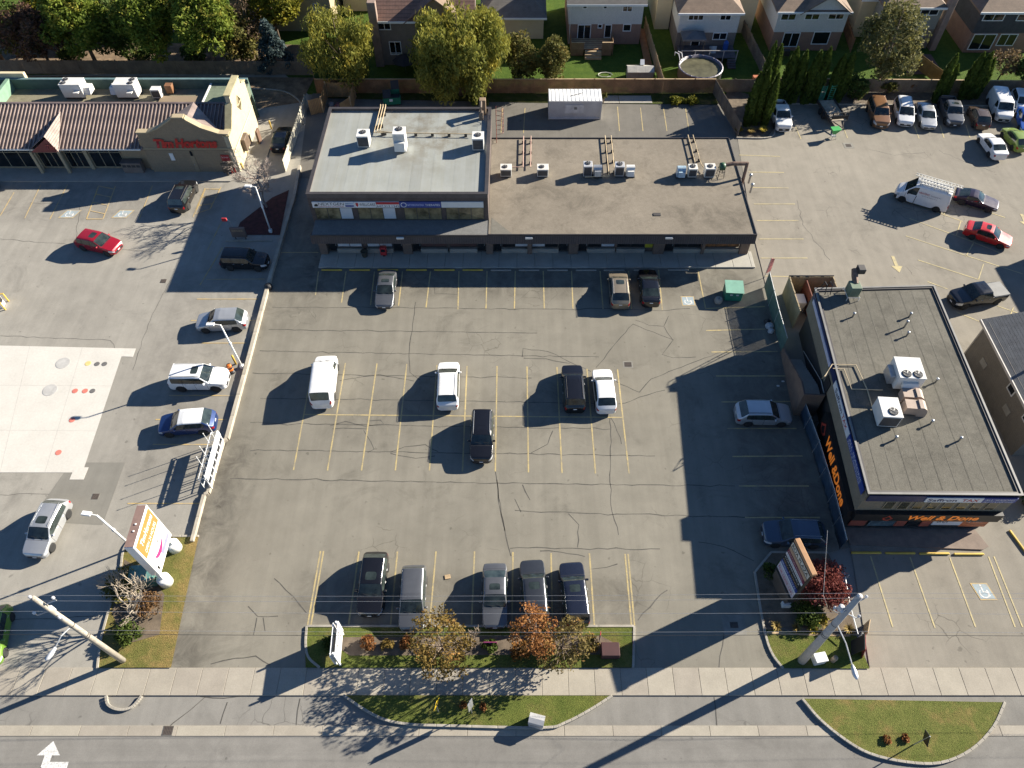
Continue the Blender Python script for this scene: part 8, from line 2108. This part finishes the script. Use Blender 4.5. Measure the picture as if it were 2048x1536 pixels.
# street-facing property sign seen edge on
rs_ = empty('property_sign', (-11.76, 15.58, 0), R(93), 'white property sign on posts in the island, seen almost edge on', 'sign')
for s in (-1.0, 1.0):
    MB().cbox(s - .06, s + .06, -.06, .06, 0, 2.6, .01).build('post', WHITE, rs_)
    MB().cbox(s * .93 - .05, s * .93 + .05, .2, .3, 0, 2.25, .01).build('brace_post', WHITE, rs_)
MB().cbox(-1.15, 1.15, -.10, -.04, .6, 2.3, .01).build('board', SIGN_W, rs_)
MB().cbox(-1.1, 1.1, .24, .29, .6, 2.2, .01).build('board', SIGN_W, rs_)
text('board_letters', 'FOR LEASE', (-1.0, -.10, 1.7), (1, 0, 0), Z3, 2.0, .4, SIGN_K, rs_, .004, 0, .01)
text('board_letters', 'RETAIL UNITS', (-.9, -.10, 1.1), (1, 0, 0), Z3, 1.8, .3, SIGN_R, rs_, .004)
# yellow diamond warning sign, small post, black sign, banners
ys = empty('warning_sign', (-5.04, 11.68, 0), R(70), 'yellow diamond warning sign on the boulevard grass', 'sign')
MB().tube([(0, 0, 0), (0, 0, 2.3)], .035, 6).build('post', STEEL, ys)
MB().wall_prism([(0, 1.55), (.42, 1.97), (0, 2.39), (-.42, 1.97)], -.05, -.03).build('plate', M('sign_yellow', (.62, .42, .02), .5), ys)
MB().wall_prism([(-.05, 1.75), (.05, 1.75), (.05, 2.05), (.13, 2.05), (0, 2.2), (-.13, 2.05), (-.05, 2.05)], -.056, -.05).build('symbol', SIGN_K, ys)
sg_ = empty('street_sign_post', (-2.9, 11.59, 0), R(60), 'slim galvanised sign post on the boulevard grass', 'sign post')
MB().tube([(0, 0, 0), (0, 0, 3.0)], .035, 6).build('post', STEEL, sg_)
MB().cbox(-.25, .25, -.02, .02, 1.2, 2.9, .01).build('plate', STEEL, sg_)
tb = empty('recycling_bin', (1.2, 11.03, 0), R(-14), 'silver litter and recycling bin on the boulevard grass', 'litter bin'); tb.scale = (.85, .85, .85)
MB().cbox(-.55, .55, -.4, .4, .0, .95, .05).build('body', M('bin_silver', (.42, .42, .43), .5, .3, var=.15), tb)
MB().side_prism([(-.42, .93), (.42, .93), (.34, 1.15), (0, 1.25), (-.34, 1.15)], -.57, .57).build('lid', M('bin_lid', (.42, .42, .42), .4, .2), tb)
for k in range(6): MB().box(-.565, -.55, -.32 + k * .11, -.26 + k * .11, .15, .85).build('slat', DARK, tb)
text('bin_letters', 'RECYCLE', (-.4, -.41, .6), (1, 0, 0), Z3, .8, .18, SIGN_K, tb, .006)
bs = empty('black_sign', (24.6, 9.76, 0), R(78), 'black diamond-backed road sign on the right boulevard', 'sign')
MB().tube([(0, 0, 0), (0, 0, 2.4)], .035, 6).build('post', STEEL, bs)
MB().wall_prism([(0, 1.4), (.5, 1.9), (0, 2.4), (-.5, 1.9)], -.02, .02).build('plate', SIGN_K, bs)
for k, p in enumerate(((-2.21, 11.95, 0), (-3.46, 12.04, 0), (22.98, 10.04, 0), (24.15, 10.1, 0))):
    shrub(p, .3, .35, LF_RUST, ['rust leaf heap right of the slim sign post', 'rust leaf heap left of the slim sign post', 'rust plant left of the black sign', 'rust plant beside the black sign'][k], 120 + k, 160, .09, 'plant', 'small rust plants on the boulevard')
rb = empty('red_banner', (5.42, 15.91, 0), R(80), 'red feather banner at the right end of the island', 'banner')
MB().tube([(0, 0, 0), (0, 0, 1.9)], .025, 5).build('pole', STEEL, rb)
MB().wall_prism([(.02, .5), (.45, .6), (.5, 1.3), (.3, 1.8), (.02, 1.9)], -.015, .015).build('cloth', M('red_cloth', (.5, .05, .06), .7), rb)
o = MB().cbox(-.45, .45, -.02, .02, .1, .6, .01).build('pink_sign', M('pink_board', (.4, .06, .2), .6)); o.location = (-1.82, 15.91, 0); tag(o, 'low pink sign among the island shrubs', 'sign')
text('pink_sign_letters', 'NOW OPEN', (-.38, -.02, .28), (1, 0, 0), Z3, .76, .18, SIGN_W, o, .004)
cr_ = MB().cbox(-.6, .6, -.45, .45, .02, .75, .03).build('planter_box', M('maroon_box', (.055, .02, .02), .7)); cr_.location = (6.15, 15.41, 0); tag(cr_, 'dark maroon planter box near the red banner', 'planter')
# restaurant-side street furniture
ub = empty('service_pedestal', (19.89, 14.86, 0), R(10), 'white utility pedestal on the corner grass by the concrete pole', 'cabinet')
MB().cbox(-.38, .38, -.28, .28, 0, .75, .04).build('body', OFFWHITE, ub); MB().cbox(-.41, .41, -.31, .31, .75, .82, .02).build('lid', WHITE, ub)
o = MB().lathe([(.17, 0), (.17, .7), (.12, .78), (0, .8)], (0, 0, 0), 12).build('bollard_stub', M('stub_tan', (.28, .22, .16), .8), None, True); o.location = (20.89, 14.86, 0); tag(o, 'short brown stub post right of the white pedestal', 'post')
af = empty('sandwich_board', (22.68, 15.58, 0), R(75), 'red and green restaurant board sign leaning at the bed corner', 'sign')
MB().add([(-.5, -.35, 0), (.5, -.35, 0), (.5, 0, 1.7), (-.5, 0, 1.7), (-.5, -.38, 0), (.5, -.38, 0), (.5, -.03, 1.7), (-.5, -.03, 1.7)], [(0, 1, 2, 3), (7, 6, 5, 4), (0, 4, 5, 1), (1, 5, 6, 2), (2, 6, 7, 3), (3, 7, 4, 0)]).build('front_board', M('menu_print', (.38, .07, .06), .5, var=.7, scale=2.5), af)
MB().add([(-.5, .35, 0), (.5, .35, 0), (.5, .02, 1.7), (-.5, .02, 1.7), (-.5, .38, 0), (.5, .38, 0), (.5, .05, 1.7), (-.5, .05, 1.7)], [(0, 1, 2, 3), (7, 6, 5, 4), (0, 4, 5, 1), (1, 5, 6, 2), (2, 6, 7, 3), (3, 7, 4, 0)]).build('back_board', BLACK, af)
o = MB().cbox(-.5, .5, -.04, .04, 0, 1.0, .02).build('cardboard_sign', WOOD_PALE); o.location = (23.54, 16.85, 0); o.rotation_euler = (0, 0, R(65)); tag(o, 'tan board standing behind the restaurant board sign', 'sign')
MB_r = empty('pipe_railing', (0, 0, 0), 0, 'white pipe railing along the right side of the plaza sign bed', 'railing')
MB().tube([(22.89, 20.6, 1.03), (22.55, 18.2, 1.23), (22.77, 16.4, 0.74)], .035, 5).build('rail', WHITE, MB_r)
for p in [(23.23, 20.47, 0), (23, 18.24, 0), (23.05, 16.41, 0)]: MB().tube([p, (p[0], p[1], .9)], .03, 5).build('post', WHITE, MB_r)

# ---------------------------------------------------------------- flag stand by the retaining wall
fb = empty('flag_stand', (0, 0, 0), 0, 'white sign frame with four bare flag poles on the retaining wall', 'sign frame')
a, b = Vector((-23.59, 31.99, 0)), Vector((-23.5, 27.8, 0)); d = (b - a).normalized(); nrm = Vector((-d.y, d.x, 0)); nrm = nrm if nrm.x < 0 else -nrm
def off(t_, o_, z): p = a.lerp(b, t_) + nrm * o_; return (p.x, p.y, z)
for o_, zt, w in ((0.0, 1.75, .07), (.55, 1.55, .04)):
    MB().tube([off(0, o_, zt), off(1, o_, zt)], w, 6).build('top_rail', WHITE, fb)
    MB().tube([off(0, o_, .45), off(1, o_, .45)], w * .8, 6).build('bottom_rail', WHITE, fb)
    for k in range(7): MB().tube([off(k / 6, o_, .1), off(k / 6, o_, zt)], w * .7, 5).build('upright', WHITE, fb)
for k in range(7): MB().tube([off(k / 6, 0, 1.6), off(k / 6, .55, 1.5)], .03, 4).build('tie', WHITE, fb)
q0, q1 = a - nrm * .06, b - nrm * .06
MB().prism([(q0.x, q0.y), (q1.x, q1.y), (q1.x - nrm.x * .04, q1.y - nrm.y * .04), (q0.x - nrm.x * .04, q0.y - nrm.y * .04)], 1.2, 1.66).build('board', SIGN_W, fb)
for k, (p, tp) in enumerate((((-23.86, 31.8, 0), (-23.92, 31.82, 3.05)), ((-23.99, 31, 0), (-24.02, 30.93, 3)), ((-23.94, 29.85, 0), (-23.98, 29.76, 3)), ((-23.95, 28.81, 0), (-23.96, 28.83, 3)))):
    MB().tube([p, tp], [.035, .022], 6).build('flag_pole', WHITE, fb)
    MB().lathe([(.02, -.04), (.045, 0), (.02, .04)], tp, 8).build('finial', WHITE, fb)
# bollards, barrel, cones, boards round the coffee shop
def bollard(p, h, label, r=.09, mat=None):
    o = MB().lathe([(r, 0), (r, h - .06), (r * .6, h), (0, h + .01)], (0, 0, 0), 12).build('bollard', mat or YELLOW, None, True); o.location = p
    return tag(o, label, 'bollard', 'yellow bollards')
bollard((-28.52, 75.07, 0), 1.1, 'yellow bollard by the drive-through hatch')
bollard((-24.55, 40.14, 0), 1.2, 'yellow bollard beside the orange barrel')
bollard((-30.3, 70.3, 0), 1.0, 'yellow bollard against the cream side wall', .14)
bollard((-30.13, 67.58, 0), .8, 'yellow corner guard post at the shop corner', .11)
br = empty('traffic_barrel', (-24.69, 39.25, 0), 0, 'orange and black striped traffic barrel by the white suv', 'traffic barrel')
MB().lathe([(.30, 0), (.28, .1), (.24, .12), (.23, .3)], (0, 0, 0), 14).build('base', BLACK, br, True)
MB().lathe([(.23, .3), (.22, .55)], (0, 0, 0), 14).build('band', ORANGE, br, True); MB().lathe([(.22, .55), (.21, .75)], (0, 0, 0), 14).build('band', BLACK, br, True); MB().lathe([(.21, .75), (.2, .98), (.08, 1.0)], (0, 0, 0), 14).build('band', ORANGE, br, True)
for k, p in enumerate(((-31.05, 66.79, 0), (-30.74, 66.88, 0))):
    t = empty('traffic_cone', p, 0, ['red traffic cone beside the black stand, left one', 'red traffic cone beside the black stand, right one'][k], 'traffic cone', 'cones by the coffee shop')
    MB().lathe([(.15, .03), (.04, .75), (0, .76)], (0, 0, 0), 12).build('cone', M('cone_red', (.6, .06, .04), .5), t, True); MB().cbox(-.19, .19, -.19, .19, 0, .04, .01).build('foot', BLACK, t); MB().lathe([(.105, .32), (.075, .48)], (0, 0, 0), 12).build('stripe', WHITE, t, True)
bd = empty('menu_stand', (-31.43, 66.36, 0), R(20), 'black menu stand on the walk by the red cones', 'menu stand')
MB().cbox(-.35, .35, -.06, .06, .5, 1.75, .02).build('board', BLACK, bd); MB().cbox(-.12, .12, -.12, .12, 0, .5, .02).build('foot', DARK, bd); MB().box(-.3, .3, -.068, -.062, .9, 1.65).build('face', M('menu_face', (.09, .08, .07), .3, var=.5, scale=4), bd)
wr = empty('waste_station', (-41.71, 67.05, 0), 0, 'brown four-door waste station against the tan shop wall', 'waste bin')
MB().cbox(-1.05, 1.05, -.35, .35, .1, 1.35, .04).build('body', M('station_brown', (.20, .16, .13), .7), wr)
for k in range(4): MB().box(-.95 + k * .5, -.55 + k * .5, -.365, -.35, .85, 1.15).build('flap', DARK, wr)
MB().cbox(-1.1, 1.1, -.4, .4, 1.35, 1.42, .02).build('top', M('station_top', (.12, .10, .09), .7), wr)
o = MB().cbox(-.12, .12, -.45, .45, .1, 1.6, .03).build('order_post', M('order_brown', (.15, .09, .06), .6)); o.location = (-29.24, 72.45, 0); tag(o, 'brown drive-through order post beside the cream wall', 'order post')
dt = empty('drive_through_sign', (-27.77, 56.24, 0), 0, 'brown drive-through menu sign with small curved red board', 'sign')
MB().cbox(-.75, .75, -.12, .12, .3, 1.5, .04).build('menu_board', M('menu_brown', (.16, .11, .09), .6), dt)
text('menu_letters', 'ORDER', (-.55, -.13, 1.05), (1, 0, 0), Z3, 1.1, .22, M('tan_letters', (.5, .35, .2), .5), dt, .006)
for x in (-.5, .5): MB().tube([(x, 0, 0), (x, 0, .4)], .05, 6).build('leg', DARK, dt)
MB().tube([(-.55, .3, 1.2), (-.55, .3, 2.0), (-.85, .25, 2.35), (-1.1, .2, 2.3)], .04, 6).build('arm', STEEL, dt)
MB().cbox(-1.25, -.75, .12, .3, 2.1, 2.5, .04).build('red_board', SIGN_R, dt)
kerb([(-29.21, 55.94, 0), (-24.55, 55.94, 0)], 'island_edge', .14, .12)
fp = empty('fuel_pump', (-47.88, 47.05, 0), R(8), 'yellow and white fuel pump guard at the left frame edge', 'pump guard')
MB().cbox(-.45, .25, -.35, .35, 0, 1.5, .05).build('cabinet', WHITE, fp)
for y in (-.55, .55): MB().tube([(.45, y, 0), (.45, y, 1.0), (-.5, y, 1.0), (-.5, y, 0)], .07, 8).build('guard_rail', YELLOW, fp)
MB().box(.255, .27, -.25, .25, .5, 1.3).build('display', BLACK, fp)
# shop-front pots and box
o = MB().lathe([(.25, 0), (.33, .6), (.36, .65), (.30, .62)], (0, 0, 0), 14).build('planter_pot', M('dark_pot', (.06, .06, .045), .8), None, True); o.location = (PX(727), 53.6, .14); tag(o, 'dark planter pot between the poster windows', 'planter')
mb_ = empty('red_newspaper_box', (PX(766), 53.65, .14), 0, 'red newspaper box in front of the poster window', 'newspaper box')
MB().cbox(-.3, .3, -.25, .25, .25, 1.15, .04).build('body', SIGN_R, mb_); MB().cbox(-.12, .12, -.12, .12, 0, .25, .02).build('pedestal', BLACK, mb_); MB().box(-.2, .2, -.262, -.25, .7, 1.05).build('window', GLASS_DARK, mb_)
# ---------------------------------------------------------------- trailer and green ramps in the rear row
tl = empty('flatbed_trailer', (36.9, 77.68, 0), R(-83), 'flatbed trailer with green loading ramps raised at its tail', 'trailer')
MB().cbox(-2.1, 2.1, -1.0, 1.0, .65, .78, .03).build('deck', M('worn_deck', (.34, .29, .22), .85, var=.35, scale=1.5), tl)
for s in (-1, 1):
    MB().cbox(-2.1, 2.1, s * 1.0 - .05, s * 1.0 + .05, .55, .95, .02).build('side_rail', DARK, tl)
    for x in (-.5, .4):
        w = MB().lathe([(.22, -.1), (.36, -.1), (.38, 0), (.36, .1), (.22, .1)], (x, s * 1.12, .38), 16, 'Y').build('wheel', TYRE, tl, True)
    m = MB()
    for e in (-.28, .28): m.box(-2.25, -2.17, s * .55 + e - .03, s * .55 + e + .03, .7, 2.6)
    for k in range(7): m.box(-2.24, -2.18, s * .55 - .28, s * .55 + .28, .85 + k * .26, .91 + k * .26)
    m.build('ramp', M('ramp_green', (.03, .22, .13), .6), tl)
m = MB()
for s in (-.95, .95): m.box(2.02, 2.1, s - .04, s + .04, .75, 1.75)
m.box(2.02, 2.1, -.95, .95, 1.68, 1.76).box(2.03, 2.09, -.95, .95, .95, 1.35)
for k in range(9): m.box(2.03, 2.09, -.9 + k * .22, -.87 + k * .22, .95, 1.7)
m.build('headboard', BLACK, tl)
MB().tube([(2.1, -.6, .6), (3.3, 0, .6), (2.1, .6, .6)], .06, 6).build('drawbar', DARK, tl)
sp_o = empty('salt_spreader', (36.06, 73.31, 0), R(10), 'green salt spreader hopper in front of the trailer', 'spreader')
MB().add([(-.5, -.4, 1.25), (.5, -.4, 1.25), (.5, .4, 1.25), (-.5, .4, 1.25), (-.15, -.12, .55), (.15, -.12, .55), (.15, .12, .55), (-.15, .12, .55)], [(0, 1, 5, 4), (1, 2, 6, 5), (2, 3, 7, 6), (3, 0, 4, 7), (4, 5, 6, 7), (0, 3, 2, 1)]).build('hopper', M('spreader_green', (.04, .33, .08), .5), sp_o)
for x, y in ((-.3, -.3), (.3, -.3), (0, .3)): MB().tube([(x * .4, y * .4, .6), (x, y, 0)], .03, 5).build('leg', STEEL, sp_o)
MB().lathe([(.28, .3), (.28, .33)], (0, 0, 0), 12).build('spinner', STEEL, sp_o)
# ---------------------------------------------------------------- back gardens
dk = empty('garden_deck', (0, 0, 0), 0, 'wooden garden deck with steps behind the rose brick house', 'deck')
n = 18
for k in range(n):
    y = 91.2 + 2.8 * k / n
    MB().box(6.9, 12.2, y + .008, y + 2.8 / n - .008, .8, .86).build('plank', WOOD_PALE if k % 3 else WOOD, dk)
for x0, x1 in ((6.9, 8.6), (10.8, 12.2)):
    nb = int((x1 - x0) / .16)
    for k in range(nb): MB().box(x0 + k * .16, x0 + k * .16 + .14, 91.14, 91.18, .05, 1.75).build('railing_board', M('deck_brown', (.22, .135, .07), .85, var=.25), dk)
    MB().box(x0, x1, 91.06, 91.24, 1.76, 1.82).build('hand_rail', WOOD_PALE, dk)
for x in (6.86, 12.2): MB().box(x, x + .06, 91.2, 93.9, .05, 1.75).build('side_railing', MATS['deck_brown'], dk)
for k in range(3): MB().box(8.65, 10.75, 90.2 + k * .33, 90.2 + k * .33 + .32, .0, .25 * (k + 1)).build('step', WOOD_PALE, dk)
sh = empty('garden_shed', (15.2, 86.0, 0), 0, 'low grey resin storage shed on the deck garden lawn', 'shed')
MB().cbox(-1.6, 1.6, -.75, .75, 0, 1.15, .03).build('body', M('resin_grey', (.30, .28, .25), .7), sh)
for k, (a_, b_) in enumerate(((-1.65, -.55), (-.54, .54), (.55, 1.65))):
    MB().side_prism([(-.85, 1.1), (.0, 1.45), (.85, 1.1), (.85, 1.18), (0, 1.53), (-.85, 1.18)], a_, b_).build('roof_panel', M('resin_roof', (.38, .36, .32), .6), sh)
MB().side_prism([(.3, 1.5), (.85, 1.2), (.9, 1.9)], .0, .5).build('open_hatch', WHITE, sh)
pl_ = empty('garden_pool', (22.7, 86.4, 0), 0, 'round above-ground pool with dark cover in the back garden', 'pool')
MB().lathe([(2.7, 0), (2.7, 1.2), (2.78, 1.22), (2.78, 1.28), (2.55, 1.28), (2.5, 1.0)], (0, 0, 0), 32).build('wall', M('pool_wall', (.12, .11, .14), .5), pl_, True)
MB().lathe([(2.5, .95), (2.5, 1.05)], (0, 0, 0), 32).build('cover', M('pool_cover', (.09, .085, .05), .4, var=.4, scale=1), pl_)
m = MB()
for k in range(24):
    a_ = 2 * math.pi * k / 24; m.tube([(2.66 * math.cos(a_), 2.66 * math.sin(a_), 1.25), (2.66 * math.cos(a_ + .2), 2.66 * math.sin(a_ + .2), 1.3)], .07, 4)
m.build('rim', M('pool_rim', (.4, .38, .42), .5), pl_)
pd = empty('pool_deck', (0, 0, 0), 0, 'cluttered dark timber deck between the pool and the house', 'deck')
for k in range(14): MB().box(20.6, 27.8, 89.3 + k * .22, 89.3 + k * .22 + .2, .7, .76).build('plank', M('dark_deck', (.09, .08, .085), .8, var=.3), pd)
for x in (20.7, 22.4, 24.2, 26.0, 27.7): MB().cbox(x - .05, x + .05, 89.15, 89.25, 0, 1.75, .01).build('post', M('deck_post_pale', (.35, .32, .3), .7), pd)
MB().box(20.6, 27.8, 89.16, 89.24, 1.7, 1.78).build('hand_rail', MATS['deck_post_pale'], pd)
for k in range(4): MB().box(26.6, 27.6, 88.0 + k * .28, 88.0 + k * .28 + .27, 0, .18 * (k + 1)).build('step', MATS['dark_deck'], pd)
gz_ = empty('gazebo', (22.2, 91.0, .76), 0, 'small grey canopy gazebo on the pool deck', 'gazebo')
for x in (-1.3, 1.3):
    for y in (-.9, .9): MB().cbox(x - .05, x + .05, y - .05, y + .05, 0, 2.0, .01).build('post', DARK, gz_)
MB().add([(-1.5, -1.1, 2.0), (1.5, -1.1, 2.0), (1.5, 1.1, 2.0), (-1.5, 1.1, 2.0), (0, 0, 2.7), (-1.5, -1.1, 1.8), (1.5, -1.1, 1.8), (1.5, 1.1, 1.8), (-1.5, 1.1, 1.8)], [(0, 1, 4), (1, 2, 4), (2, 3, 4), (3, 0, 4), (0, 5, 6, 1), (1, 6, 7, 2), (2, 7, 8, 3), (3, 8, 5, 0)]).build('canopy', M('canopy_grey', (.11, .11, .115), .8), gz_)
o = MB().cbox(-.3, .3, -.35, .35, 0, 1.2, .2).build('covered_chair', M('blue_tarp', (.02, .08, .32), .5)); o.location = (26.6, 91.2, .76); tag(o, 'blue tarpaulin covered chair on the pool deck', 'covered chair')
o = MB().side_prism([(-.7, 0), (.7, 0), (.6, .25), (-.1, .3), (-.6, .9)], -.3, .3).build('lounge_chair', M('pale_blue_chair', (.3, .38, .45), .6)); o.location = (25.0, 91.1, .76); tag(o, 'pale blue lounge chair on the pool deck', 'chair')
sl = MB().tube([(20.3, 87.6, 1.3), (20.1, 88.2, 1.9), (19.7, 88.6, 1.9), (19.8, 88.9, 1.3)], .05, 6).tube([(20.7, 87.7, 1.3), (20.5, 88.4, 1.9), (20.1, 88.8, 1.9)], .05, 6).build('pool_ladder', WHITE); tag(sl, 'white pool ladder hoops at the left of the round pool', 'pool ladder')
od = MB()
for k in range(30): od.box(16.1, 17.0, 88.5 + k * .3, 88.5 + k * .3 + .28, .3, .36)
o = od.build('side_walkway', M('orange_stain', (.33, .14, .05), .8, var=.2)); tag(o, 'orange stained timber walkway beside the rose brick house', 'walkway')
hs = MB().tube([(11.0 + .9 * math.cos(a_), 86.6 + .55 * math.sin(a_), .05) for a_ in [2 * math.pi * k / 9 for k in range(9)]], .05, 5).build('garden_hose', OFFWHITE); tag(hs, 'pale coiled garden hose on the deck garden lawn', 'hose')
bb = empty('barbecue', (34.3, 90.6, 0), 0, 'black barbecue by the blue-white house', 'barbecue')
MB().cbox(-.5, .5, -.28, .28, .4, .85, .03).build('cabinet', BLACK, bb); MB().side_prism([(-.28, .85), (.28, .85), (.26, 1.1), (0, 1.2), (-.26, 1.1)], -.45, .45).build('hood', BLACK, bb)
for x in (-.45, .45): MB().tube([(x, 0, .4), (x, 0, 0)], .04, 5).build('leg', DARK, bb)
um = empty('patio_umbrella', (-14.0, 87.0, 0), 0, 'black folded-out patio umbrella behind the two-storey block', 'umbrella')
MB().tube([(0, 0, 0), (0, 0, 2.4)], .03, 6).build('pole', DARK, um); MB().lathe([(1.5, 1.7), (1.0, 2.05), (.5, 2.3), (.03, 2.45)], (0, 0, 0), 8).build('canopy', M('umbrella_black', (.012, .013, .018), .8), um)
o = MB().cbox(-.4, .4, -.3, .3, 0, 1.7, .03).build('orange_cabinet', M('orange_box', (.42, .13, .05), .7)); o.location = (28.9, 83.4, 0); tag(o, 'orange cabinet standing behind the front cedars', 'cabinet')
pt = MB().box(49.0, 53.5, 86.8, 91.5, -.02, .04).build('garden_patio', M('patio_brick', (.16, .09, .075), .9, var=.2)); struct(pt)
bpy.context.view_layer.update()
